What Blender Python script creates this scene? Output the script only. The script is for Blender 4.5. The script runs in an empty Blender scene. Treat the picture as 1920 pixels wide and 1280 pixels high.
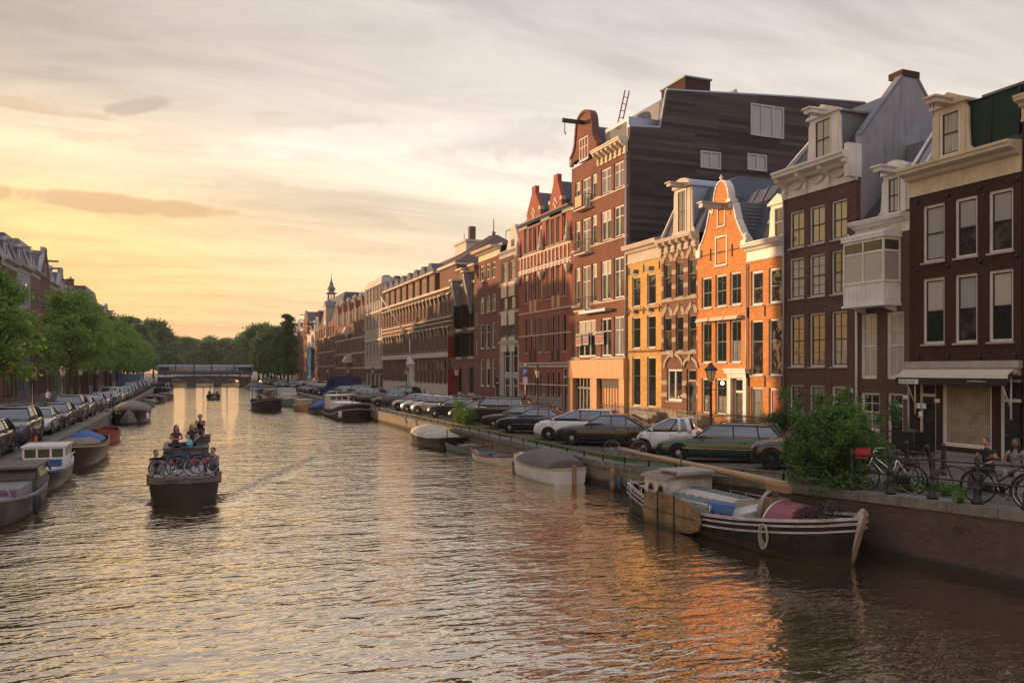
import bpy, bmesh, math, random
from mathutils import Vector, Matrix, noise
R = math.radians
PI = math.pi
rnd = random.Random(7)
sc = bpy.context.scene
col = sc.collection
# ------------------------------------------------------------------ camera
F = 1500.0; HZ = 693.0; TH = math.atan(595 / F); CT, ST = math.cos(TH), math.sin(TH)
CZ = 4.4; ZS = 0.9
cd = bpy.data.cameras.new('camera'); cam = bpy.data.objects.new('camera', cd); col.objects.link(cam)
cam.location = (0, 0, CZ); cam.rotation_euler = (R(90), 0, -TH)
cd.sensor_width = 36; cd.lens = 36 * F / 1920; cd.shift_y = (HZ - 640) / 1920; cd.clip_end = 6000; cd.clip_start = .1
sc.camera = cam

def Yp(px, X): return X / math.tan(TH + math.atan((px - 960) / F))
def dep(X, Y): return Y * CT + X * ST
def zp(px, py, X):
    return CZ + (HZ - py) * dep(X, Yp(px, X)) / F
def G(px, py, z=ZS):
    Z = (CZ - z) * F / (py - HZ); u = (px - 960) / F
    return Z * (u * CT + ST), Z * (CT - u * ST)

# ------------------------------------------------------------------ objects
def tag(o, label=None, cat=None, group=None, kind=None):
    if label: o['label'] = label
    if cat: o['category'] = cat
    if group: o['group'] = group
    if kind: o['kind'] = kind
    return o
def empty(name, loc=(0, 0, 0), rz=0):
    o = bpy.data.objects.new(name, None); col.objects.link(o); o.location = loc; o.rotation_euler = (0, 0, rz); o.empty_display_size = .1
    return o
def thing(name, label, cat, loc=(0, 0, 0), rz=0, group=None):
    return tag(empty(name, loc, rz), label, cat, group)
kids = {}
def link(o, parent):
    col.objects.link(o)
    if parent is not None:
        o.parent = parent; kids.setdefault(parent.name, []).append(o)
    return o
def inst(name, mesh, parent=None, loc=(0, 0, 0), rot=(0, 0, 0), scale=None):
    o = bpy.data.objects.new(name, mesh); o.location = loc; o.rotation_euler = rot
    if scale: o.scale = scale
    return link(o, parent)
def copy_tree(o, parent=None):
    c = o.copy(); link(c, parent)
    for ch in list(kids.get(o.name, [])): copy_tree(ch, c)
    return c

# ------------------------------------------------------------------ mesh builder
class MB:
    def __init__(s): s.v = []; s.f = []; s.m = []; s.mats = []; s.sm = []; s.cur = 0; s.smooth = False; s.T = None
    def use(s, mat):
        if mat not in s.mats: s.mats.append(mat)
        s.cur = s.mats.index(mat); return s
    def add(s, vs, fs, smooth=None):
        b = len(s.v)
        if s.T is not None: vs = [s.T @ Vector(v) for v in vs]
        s.v.extend(tuple(v) for v in vs)
        for f in fs:
            s.f.append([i + b for i in f]); s.m.append(s.cur); s.sm.append(s.smooth if smooth is None else smooth)
        return s
    def box(s, x0, x1, y0, y1, z0, z1):
        return s.add([(x0,y0,z0),(x1,y0,z0),(x1,y1,z0),(x0,y1,z0),(x0,y0,z1),(x1,y0,z1),(x1,y1,z1),(x0,y1,z1)],
                     [(0,3,2,1),(4,5,6,7),(0,1,5,4),(1,2,6,5),(2,3,7,6),(3,0,4,7)])
    def cbox(s, c, d):
        return s.box(c[0]-d[0]/2, c[0]+d[0]/2, c[1]-d[1]/2, c[1]+d[1]/2, c[2]-d[2]/2, c[2]+d[2]/2)
    def quad(s, a, b, c, d): return s.add([a,b,c,d], [(0,1,2,3)])
    def prism(s, pts, a, b, ax='y'):
        # polygon extruded along an axis: 'y' pts are (x,z); 'x' pts are (y,z); 'z' pts are (x,y)
        n = len(pts)
        if ax == 'y': L = [(p[0], a, p[1]) for p in pts] + [(p[0], b, p[1]) for p in pts]
        elif ax == 'x': L = [(a, p[0], p[1]) for p in pts] + [(b, p[0], p[1]) for p in pts]
        else: L = [(p[0], p[1], a) for p in pts] + [(p[0], p[1], b) for p in pts]
        return s.add(L, [tuple(range(n)), tuple(range(2*n-1, n-1, -1))] + [(i, i+n, (i+1) % n + n, (i+1) % n) for i in range(n)])
    def tube(s, p, q, r0, r1=None, n=6, caps=True, smooth=True):
        p = Vector(p); q = Vector(q); r1 = r0 if r1 is None else r1
        d = (q - p)
        if d.length < 1e-6: return s
        d.normalize(); a = d.orthogonal().normalized(); b = d.cross(a)
        vs = [p + (a*math.cos(t)+b*math.sin(t))*r0 for t in [2*PI*i/n for i in range(n)]] + [q + (a*math.cos(t)+b*math.sin(t))*r1 for t in [2*PI*i/n for i in range(n)]]
        s.add(vs, [(i, (i+1) % n, (i+1) % n + n, i+n) for i in range(n)], smooth)
        if caps: s.add([vs[i] for i in range(n)], [tuple(reversed(range(n)))], False); s.add(vs[n:], [tuple(range(n))], False)
        return s
    def path(s, pts, r, n=6, closed=False):
        P = [Vector(p) for p in pts]; m = len(P)
        rr = r if isinstance(r, (list, tuple)) else [r]*m
        vs = []; ref = None
        for i, p in enumerate(P):
            if closed: d = (P[(i+1) % m] - P[i-1])
            else: d = (P[min(i+1, m-1)] - P[max(i-1, 0)])
            if d.length < 1e-9: d = Vector((0, 0, 1))
            d.normalize()
            if ref is None: ref = d.orthogonal().normalized()
            a = ref - d*ref.dot(d)
            a = a.normalized() if a.length > 1e-5 else d.orthogonal().normalized()
            ref = a; b = d.cross(a)
            vs += [p + (a*math.cos(2*PI*k/n)+b*math.sin(2*PI*k/n))*rr[i] for k in range(n)]
        fs = []
        for i in range(m if closed else m-1):
            j = (i+1) % m
            fs += [(i*n+k, i*n+(k+1) % n, j*n+(k+1) % n, j*n+k) for k in range(n)]
        s.add(vs, fs, True)
        if not closed: s.add(vs[:n], [tuple(reversed(range(n)))], False); s.add(vs[-n:], [tuple(range(n))], False)
        return s
    def lathe(s, prof, n=12, c=(0, 0, 0), ax='z', smooth=True):
        vs = []; fs = []
        for r, z in prof:
            for k in range(n):
                t = 2*PI*k/n; x, y = r*math.cos(t), r*math.sin(t)
                v = (x, y, z) if ax == 'z' else ((x, z, y) if ax == 'y' else (z, x, y))
                vs.append((v[0]+c[0], v[1]+c[1], v[2]+c[2]))
        for i in range(len(prof)-1):
            fs += [(i*n+k, i*n+(k+1) % n, (i+1)*n+(k+1) % n, (i+1)*n+k) for k in range(n)]
        fs += [tuple(range(n)), tuple(range((len(prof)-1)*n, len(prof)*n))]
        return s.add(vs, fs, smooth)
    def loft(s, rings, caps=True, closed=True, smooth=True):
        n = len(rings[0]); vs = [v for r in rings for v in r]; fs = []
        for i in range(len(rings)-1):
            for k in range(n if closed else n-1):
                fs.append((i*n+k, i*n+(k+1) % n, (i+1)*n+(k+1) % n, (i+1)*n+k))
        s.add(vs, fs, smooth)
        if caps: s.add(list(rings[0]), [tuple(range(n))], False); s.add(list(rings[-1]), [tuple(range(n))], False)
        return s
    def ball(s, c, r, n=8, m=6):
        if not isinstance(r, (tuple, list)): r = (r, r, r)
        vs = []; fs = []
        for i in range(m+1):
            a = PI*i/m
            for k in range(n):
                t = 2*PI*k/n
                vs.append((c[0]+r[0]*math.sin(a)*math.cos(t), c[1]+r[1]*math.sin(a)*math.sin(t), c[2]+r[2]*math.cos(a)))
        for i in range(m): fs += [(i*n+k, i*n+(k+1) % n, (i+1)*n+(k+1) % n, (i+1)*n+k) for k in range(n)]
        return s.add(vs, fs, True)
    def mesh(s, name):
        me = bpy.data.meshes.new(name); me.from_pydata(s.v, [], s.f)
        for m in s.mats: me.materials.append(MAT[m])
        me.polygons.foreach_set('material_index', s.m); me.polygons.foreach_set('use_smooth', s.sm)
        bm = bmesh.new(); bm.from_mesh(me); bmesh.ops.remove_doubles(bm, verts=bm.verts, dist=1e-5)
        bmesh.ops.recalc_face_normals(bm, faces=bm.faces); bm.to_mesh(me); bm.free()
        return me
    def build(s, name, parent=None, loc=(0, 0, 0), rot=(0, 0, 0), fix=True):
        if fix: me = s.mesh(name)
        else:
            me = bpy.data.meshes.new(name); me.from_pydata(s.v, [], s.f)
            for m in s.mats: me.materials.append(MAT[m])
            me.polygons.foreach_set('material_index', s.m); me.polygons.foreach_set('use_smooth', s.sm)
        return inst(name, me, parent, loc, rot)
def mb(mat): return MB().use(mat)

# ------------------------------------------------------------------ materials
MAT = {}
class N:
    def __init__(s, name):
        s.m = bpy.data.materials.new(name); s.m.use_nodes = True; s.nt = s.m.node_tree; s.nt.nodes.clear()
        s.out = s.nt.nodes.new('ShaderNodeOutputMaterial')
    def n(s, t, **kw):
        x = s.nt.nodes.new(t)
        for k, v in kw.items():
            if k.startswith('i_'):
                key = k[2:]; key = int(key) if key.isdigit() else key.replace('_', ' ')
                x.inputs[key].default_value = v
            else: setattr(x, k, v)
        return x
    def l(s, a, b): s.nt.links.new(a, b)
    def mul(s, a, k):
        x = s.n('ShaderNodeMath', operation='MULTIPLY'); s.l(a, x.inputs[0]); x.inputs[1].default_value = k; return x.outputs[0]
    def mixc(s, fac, a, b, mode='MIX'):
        x = s.n('ShaderNodeMix', data_type='RGBA', blend_type=mode)
        for val, i in ((fac, 0), (a, 6), (b, 7)):
            if isinstance(val, (int, float)): x.inputs[i].default_value = val
            elif isinstance(val, tuple): x.inputs[i].default_value = (*val, 1) if len(val) == 3 else val
            else: s.l(val, x.inputs[i])
        return x.outputs[2]
    def ramp(s, fac, stops):
        x = s.n('ShaderNodeValToRGB'); e = x.color_ramp.elements
        while len(e) > 1: e.remove(e[-1])
        for i, (p, c) in enumerate(stops):
            k = e[0] if i == 0 else e.new(p)
            k.position = p; k.color = (*c, 1) if isinstance(c, tuple) else (c, c, c, 1)
        s.l(fac, x.inputs[0]); return x.outputs[0]
def noise_c(n, scale, detail=4, vec=None, rough=.5):
    x = n.n('ShaderNodeTexNoise', i_Scale=scale, i_Detail=detail, i_Roughness=rough)
    if vec is not None: n.l(vec, x.inputs['Vector'])
    return x.outputs['Fac']
def loccoord(n): return n.n('ShaderNodeTexCoord').outputs['Object']
def objvec(n): return n.n('ShaderNodeNewGeometry').outputs['Position']
def wallvec(n):
    tc = objvec(n); sp = n.n('ShaderNodeSeparateXYZ'); n.l(loccoord(n), sp.inputs[0])
    ad = n.n('ShaderNodeMath', operation='ADD'); n.l(sp.outputs[0], ad.inputs[0]); n.l(sp.outputs[1], ad.inputs[1])
    cb = n.n('ShaderNodeCombineXYZ'); n.l(ad.outputs[0], cb.inputs[0]); n.l(sp.outputs[2], cb.inputs[1])
    return cb.outputs[0], tc
def fin(n, name, base, rough, metal=0, bump=None, bd=.01, bs=.5, coat=0, ior=1.5, spec=None):
    p = n.n('ShaderNodeBsdfPrincipled')
    if isinstance(base, tuple): p.inputs['Base Color'].default_value = (*base, 1)
    else: n.l(base, p.inputs['Base Color'])
    if isinstance(rough, (int, float)): p.inputs['Roughness'].default_value = rough
    else: n.l(rough, p.inputs['Roughness'])
    p.inputs['Metallic'].default_value = metal; p.inputs['IOR'].default_value = ior
    p.inputs['Coat Weight'].default_value = coat; p.inputs['Coat Roughness'].default_value = .05
    if spec is not None: p.inputs['Specular IOR Level'].default_value = spec
    if bump is not None:
        b = n.n('ShaderNodeBump', i_Strength=bs, i_Distance=bd); n.l(bump, b.inputs['Height']); n.l(b.outputs[0], p.inputs['Normal'])
    n.l(p.outputs[0], n.out.inputs[0]); MAT[name] = n.m
    return p
def sc3(c, k): return tuple(min(1, x*k) for x in c)
def plain(name, c, rough=.6, metal=0, var=.25, scale=3, bump=0, coat=0, spec=None):
    n = N(name); f = noise_c(n, scale, 5, objvec(n), .6)
    b = n.mixc(f, sc3(c, 1-var), sc3(c, 1+var))
    r = n.ramp(f, [(.2, max(0, rough-.08)), (.8, min(1, rough+.08))])
    fin(n, name, b, r, metal, f if bump else None, bump or .01, .6, coat, spec=spec)
def paint(name, c, rough=.45):   # weathered painted wood / stone trim
    n = N(name); v = objvec(n); f = noise_c(n, 1.4, 6, v, .65); g = noise_c(n, 22, 3, v)
    mp = n.n('ShaderNodeMapping'); mp.inputs['Scale'].default_value = (5, 5, .5); n.l(v, mp.inputs[0])
    st = noise_c(n, 1.6, 4, mp.outputs[0], .7)
    b = n.mixc(n.ramp(f, [(.35, 0.), (.75, 1.)]), c, sc3(c, .72))
    b = n.mixc(n.ramp(st, [(.52, 0.), (.75, .5)]), b, (c[0]*.5, c[1]*.46, c[2]*.4))
    fin(n, name, b, rough, 0, g, .002, .5)
def brick(name, c1, c2, mortar, scale=1.0, var=.5, stain=.35, bw=.22, bh=.066):
    n = N(name); v, tc = wallvec(n)
    br = n.n('ShaderNodeTexBrick', offset=.5, i_Scale=1.0, i_Mortar_Size=.006*scale, i_Bias=.1, i_Brick_Width=bw*scale, i_Row_Height=bh*scale)
    n.l(v, br.inputs['Vector'])
    br.inputs['Color1'].default_value = (*c1, 1); br.inputs['Color2'].default_value = (*c2, 1); br.inputs['Mortar'].default_value = (*mortar, 1)
    f = noise_c(n, .45, 6, tc, .65); g = noise_c(n, 3.2, 5, tc, .7)
    b = n.mixc(n.ramp(f, [(.3, 0.), (.7, 1.)]), br.outputs[0], (1-var*.6,)*3, 'MULTIPLY')
    b2 = n.mixc(n.ramp(g, [(.45, 0.), (.8, stain)]), b, sc3(c1, .45))
    mp = n.n('ShaderNodeMapping'); mp.inputs['Scale'].default_value = (3, 3, .25); n.l(tc, mp.inputs[0])
    st = noise_c(n, 1.0, 4, mp.outputs[0], .7)
    b3 = n.mixc(n.ramp(st, [(.55, 0.), (.8, .45)]), b2, sc3(mortar, .8))
    fin(n, name, b3, .88, 0, br.outputs['Fac'], -.008, .6, spec=.3)
def tiles(name, c, sx=.24, sz=.33, rough=.55):
    n = N(name); tc = objvec(n); sp = n.n('ShaderNodeSeparateXYZ'); n.l(loccoord(n), sp.inputs[0])
    def wave(src, sc_):
        m = n.mul(src, 2*PI/sc_); s_ = n.n('ShaderNodeMath', operation='SINE'); n.l(m, s_.inputs[0]); return s_.outputs[0]
    a = wave(sp.outputs[0], sx); ab = n.n('ShaderNodeMath', operation='ABSOLUTE'); n.l(a, ab.inputs[0])
    fz = n.n('ShaderNodeMath', operation='FRACT'); n.l(n.mul(sp.outputs[2], 1/sz), fz.inputs[0])
    h = n.n('ShaderNodeMath', operation='SUBTRACT'); n.l(ab.outputs[0], h.inputs[0]); n.l(fz.outputs[0], h.inputs[1])
    f = noise_c(n, 5, 4, tc)
    b = n.mixc(f, sc3(c, .6), sc3(c, 1.5))
    fin(n, name, b, rough, 0, h.outputs[0], .05, .9)
def planks(name, c, pitch=.14, vert=False, var=.6, rough=.8, length=3.0):
    n = N(name); v, tc = wallvec(n)
    br = n.n('ShaderNodeTexBrick', offset=.37, i_Scale=1.0, i_Mortar_Size=.007, i_Bias=0, i_Brick_Width=length, i_Row_Height=pitch)
    if vert:
        mp = n.n('ShaderNodeMapping'); mp.inputs['Rotation'].default_value = (0, 0, PI/2); n.l(v, mp.inputs[0]); n.l(mp.outputs[0], br.inputs['Vector'])
    else: n.l(v, br.inputs['Vector'])
    br.inputs['Color1'].default_value = (*sc3(c, 1-var), 1); br.inputs['Color2'].default_value = (*sc3(c, 1+var), 1); br.inputs['Mortar'].default_value = (*sc3(c, .25), 1)
    mp = n.n('ShaderNodeMapping'); mp.inputs['Scale'].default_value = (1.2, 1.2, 14) if not vert else (14, 14, .8); n.l(tc, mp.inputs[0])
    f = noise_c(n, 1.5, 5, mp.outputs[0], .7)
    b = n.mixc(n.ramp(f, [(.3, 0.), (.75, .75)]), br.outputs[0], sc3(c, .35))
    fin(n, name, b, rough, 0, br.outputs['Fac'], -.01, .8)
def stone(name, c, rough=.85, sc_=2.0, bump=.01):
    n = N(name); tc = objvec(n); f = noise_c(n, sc_, 8, tc, .65); g = noise_c(n, sc_*9, 4, tc, .6); h = noise_c(n, .35, 4, tc)
    b = n.mixc(n.ramp(f, [(.3, 0.), (.7, 1.)]), sc3(c, .65), sc3(c, 1.25))
    b = n.mixc(n.ramp(g, [(.4, 0.), (.7, .35)]), b, sc3(c, .45))
    b = n.mixc(n.ramp(h, [(.4, 0.), (.7, .5)]), b, (c[0]*.6, c[1]*.62, c[2]*.5))
    fin(n, name, b, rough, 0, g, bump, .5)
def glass(name, tint=(.015, .018, .02), rough=.03, ior=1.95, mode=None):
    n = N(name); tc = objvec(n); f = noise_c(n, 1.3, 2, tc)
    base = tint
    if mode == 'curtain':
        mp = n.n('ShaderNodeMapping'); mp.inputs['Scale'].default_value = (11, 11, .6); n.l(tc, mp.inputs[0])
        g = noise_c(n, 1.4, 3, mp.outputs[0])
        base = n.mixc(n.ramp(g, [(.35, 0.), (.65, 1.)]), sc3(tint, .45), tint)
    elif mode == 'blind':
        sp = n.n('ShaderNodeSeparateXYZ'); n.l(tc, sp.inputs[0]); fr = n.n('ShaderNodeMath', operation='FRACT'); n.l(n.mul(sp.outputs[2], 26), fr.inputs[0])
        base = n.mixc(n.ramp(fr.outputs[0], [(.6, 0.), (.7, 1.)]), tint, sc3(tint, .4))
    elif mode == 'room':
        g = noise_c(n, 1.7, 3, tc)
        base = n.mixc(n.ramp(g, [(.45, 0.), (.62, 1.)]), tint, (.09, .07, .05))
    fin(n, name, base, rough, 0, f, .03, .6, ior=ior)
def carpaint(name, c, metal=.0, rough=.3):
    n = N(name); tc = objvec(n); f = noise_c(n, 2.0, 5, tc, .7)
    sp = n.n('ShaderNodeSeparateXYZ'); n.l(loccoord(n), sp.inputs[0])
    dz = n.ramp(sp.outputs[2], [(.15, .4), (.45, 0.)])
    dm = n.n('ShaderNodeMath', operation='MULTIPLY'); n.l(dz, dm.inputs[0]); n.l(f, dm.inputs[1])
    b = n.mixc(dm.outputs[0], c, (c[0]*.5+.05, c[1]*.5+.045, c[2]*.5+.04))
    fin(n, name, b, rough, metal, None, coat=1.0)
# ------------------------------------------------------------------ material library
def streaky(name, c, c2):
    n = N(name); v = objvec(n); f = noise_c(n, .8, 7, v, .65); mp = n.n('ShaderNodeMapping'); mp.inputs['Scale'].default_value = (3, 3, .22); n.l(v, mp.inputs[0])
    st = noise_c(n, 1.3, 6, mp.outputs[0], .7); g = noise_c(n, 9, 4, v)
    b = n.mixc(n.ramp(f, [(.35, 0.), (.7, .75)]), c, c2); b = n.mixc(n.ramp(st, [(.5, 0.), (.72, .7)]), b, sc3(c2, .75)); fin(n, name, b, .9, 0, g, .006, .5)
brick('br_dark', (.062, .020, .014), (.036, .012, .009), (.12, .085, .07))
brick('br_plum', (.16, .075, .06), (.095, .043, .036), (.20, .155, .13))
brick('br_plum2', (.16, .085, .07), (.11, .06, .05), (.15, .12, .10))
brick('br_orange', (.70, .29, .085), (.52, .19, .05), (.50, .30, .15), var=.3, stain=.4)
brick('br_yellow', (.72, .45, .14), (.52, .30, .08), (.50, .36, .18), var=.4, stain=.45)
brick('br_band', (.26, .115, .08), (.17, .08, .06), (.25, .19, .13))
brick('br_red', (.42, .135, .088), (.31, .095, .06), (.24, .12, .09), var=.3)
brick('br_brown', (.27, .11, .072), (.18, .07, .048), (.18, .13, .10))
brick('br_long', (.24, .12, .08), (.16, .085, .06), (.20, .15, .11))
brick('br_quay', (.075, .045, .035), (.045, .03, .025), (.07, .062, .055), scale=1.0, var=.6, stain=.6)
brick('br_grey', (.22, .19, .17), (.16, .14, .125), (.2, .18, .16))
brick('br_left', (.17, .075, .05), (.11, .05, .035), (.15, .12, .1))
paint('white', (.72, .69, .66)); paint('white2', (.76, .75, .75)); paint('cream', (.62, .53, .40)); paint('greywood', (.42, .40, .40))
paint('stonewhite', (.55, .47, .40), .8); paint('stonegrey', (.40, .37, .35), .8); paint('bluegrey', (.20, .22, .25), .6)
plain('sash_dark', (.012, .018, .014), .35); plain('door_dark', (.012, .014, .014), .3, coat=.4); plain('door_red', (.28, .03, .02), .5)
streaky('plaster_grey', (.31, .32, .35), (.19, .19, .20)); plain('plaster_light', (.48, .46, .44), .9, var=.15, scale=.8, bump=.01)
tiles('tile_dark', (.045, .047, .055)); tiles('tile_slate', (.06, .065, .078), .3, .2, .5); tiles('tile_brown', (.12, .07, .05)); tiles('tile_blue', (.075, .09, .12), .5, .25, .45)
plain('zinc', (.30, .34, .40), .45, .5, .25, 1.3); plain('lead', (.15, .16, .18), .55, .3, .3, 2)
planks('clad_dark', (.058, .044, .038), .26, var=.8, length=5.5); planks('clad_orange', (.66, .36, .17), .22, True, var=.12, rough=.5); planks('planks_grey', (.20, .17, .14), .12)
stone('plinth', (.30, .27, .25), .85); stone('concrete', (.16, .145, .12), .9, 1.2, .02); stone('sandstone', (.42, .33, .24), .85)
plain('shutter_red', (.22, .018, .02), .5); plain('net_green', (.012, .030, .022), .9, var=.7, scale=3); plain('black', (.010, .010, .011), .45); plain('iron', (.018, .022, .022), .45, .2, .3, 9)
plain('blue_scaf', (.03, .30, .46), .6); plain('blue_sign', (.02, .10, .42), .4); plain('white_paint', (.75, .75, .76), .4, var=.05); plain('red_sign', (.5, .04, .05), .5)
plain('interior', (.02, .017, .015), .9); plain('awn_cream', (.55, .46, .38), .8, var=.1); plain('awn_dark', (.03, .018, .016), .85, var=.2)
plain('lampglass', (.62, .50, .30), .3, var=.15); plain('purple', (.16, .07, .16), .5, var=.2); plain('lamp_red', (.05, .018, .018), .5)
glass('g_dark'); glass('g_room', (.02, .02, .02), mode='room'); glass('g_curtain', (.30, .29, .27), .06, 1.6, mode='curtain'); glass('g_blind', (.58, .55, .50), .08, 1.6, mode='blind')
glass('g_white', (.33, .33, .33), .12, 1.5); glass('g_bright', (.13, .12, .12), .04, 2.1); glass('g_car', (.012, .015, .017), .02, 2.3); glass('g_green', (.05, .065, .03), .2, 1.5, mode='room')
plain('shutter_brown', (.30, .13, .05), .6); plain('red_rail', (.16, .03, .03), .5); plain('sign_navy', (.03, .03, .12), .5); paint('paint_pale', (.42, .38, .33), .8)
plain('rust', (.10, .04, .02), .8, var=.5, scale=12)
plain('gold', (.9, .55, .2), .25, .9)

# ------------------------------------------------------------------ windows
WC = {}
def win_mesh(w, h, st):
    key = (round(w, 2), round(h, 2), st)
    if key in WC: return WC[key]
    o = dict(frame='white', sash='sash_dark', mid=.5, nx=2, nz=(1, 1), fw=.085, sw=.045, y=.09, two=1, arch=0)
    o.update(STY[st])
    fw, sw, y0 = o['fw'], o['sw'], o['y']
    m = mb(o['frame'])
    m.box(0, fw, y0, y0+.11, 0, h); m.box(w-fw, w, y0, y0+.11, 0, h); m.box(fw, w-fw, y0, y0+.11, 0, fw*.9); m.box(fw, w-fw, y0, y0+.11, h-fw, h)
    n = o['two']; iw = (w-2*fw)/n; zr = fw*.9; zt = h-fw
    for k in range(n):
        a = fw+k*iw; b = a+iw
        m.use(o['frame'])
        if k: m.box(a-.035, a+.035, y0-.01, y0+.1, zr, zt); a += .035
        if k < n-1: b -= .035
        m.use(o['sash'])
        m.box(a, a+sw, y0+.03, y0+.09, zr, zt); m.box(b-sw, b, y0+.03, y0+.09, zr, zt)
        m.box(a+sw, b-sw, y0+.03, y0+.09, zr, zr+sw*1.2); m.box(a+sw, b-sw, y0+.03, y0+.09, zt-sw, zt)
        zm = zr+(zt-zr)*o['mid'] if o['mid'] else None
        if zm: m.box(a+sw, b-sw, y0+.015, y0+.09, zm-sw*.6, zm+sw*.6)
        secs = [(zr+sw, (zm or zt)-sw*.6)] + ([(zm+sw*.6, zt-sw)] if zm else [])
        for si, (s0, s1) in enumerate(secs):
            for j in range(1, o['nx']):
                x = a+(b-a)*j/o['nx']; m.box(x-.014, x+.014, y0+.04, y0+.08, s0, s1)
            nz = o['nz'][si]
            for j in range(1, nz):
                z = s0+(s1-s0)*j/nz; m.box(a+sw, b-sw, y0+.042, y0+.078, z-.013, z+.013)
    fr = m.mesh('window')
    gl = []
    for combo in (('g_dark', 'g_dark'), ('g_room', 'g_dark'), ('g_curtain', 'g_dark'), ('g_dark', 'g_blind'), ('g_curtain', 'g_curtain'), ('g_room', 'g_room'), ('g_white', 'g_white'), ('g_bright', 'g_bright'), ('g_green', 'g_green'), ('g_room', 'g_white')):
        g = mb(combo[0]); zs = fw + (h-2*fw)*(o['mid'] or .5)
        g.box(fw*.6, w-fw*.6, y0+.06, y0+.066, fw*.5, zs); g.use(combo[1]); g.box(fw*.6, w-fw*.6, y0+.06, y0+.066, zs, h-fw*.5)
        gl.append(g.mesh('pane'))
    s = mb(o.get('sill', 'stonegrey')).box(-.05, w+.05, -.07, y0, -.075, 0).mesh('sill')
    WC[key] = (fr, gl, s); return WC[key]
STY = {
 'sash': {}, 'sash6': dict(nz=(2, 2)), 'white': dict(sash='white', nx=1), 'white2': dict(sash='white', nx=2, nz=(1, 2)),
 'one': dict(nx=1, fw=.11), 'casem': dict(sash='white', two=2, nx=1, mid=.68), 'case2': dict(sash='white', two=2, nx=1, mid=None),
 'tall': dict(nx=1, mid=.62, fw=.07), 'tallw': dict(nx=1, mid=.66, fw=.07, sash='white'), 'brownw': dict(sash='white', two=2, nx=1, mid=.66, fw=.07),
 'shop': dict(nx=1, mid=None, fw=.12, sash='white', sw=.03), 'door': dict(nx=1, mid=.78, fw=.12, sash='door_dark', sw=.05), 'small': dict(nx=1, mid=None, fw=.06, sash='white'),
 'grid': dict(sash='white', two=3, nx=1, mid=.6, fw=.07), 'tallc': dict(nx=1, mid=.55, fw=.10, frame='cream'), 'r2': dict(nx=1, mid=.62, fw=.08, frame='stonewhite', sash='sash_dark'),
 'gridw': dict(sash='white', two=1, nx=1, mid=.5, fw=.05, frame='white2'), 'brn': dict(frame='sandstone', nx=1, mid=.6, fw=.06), 'dorm': dict(nx=2, fw=.05, y=.02), 'far': dict(nx=1, fw=.1, frame='stonewhite'),
}
def sn(v, g=.05): return round(v/g)*g
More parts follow.
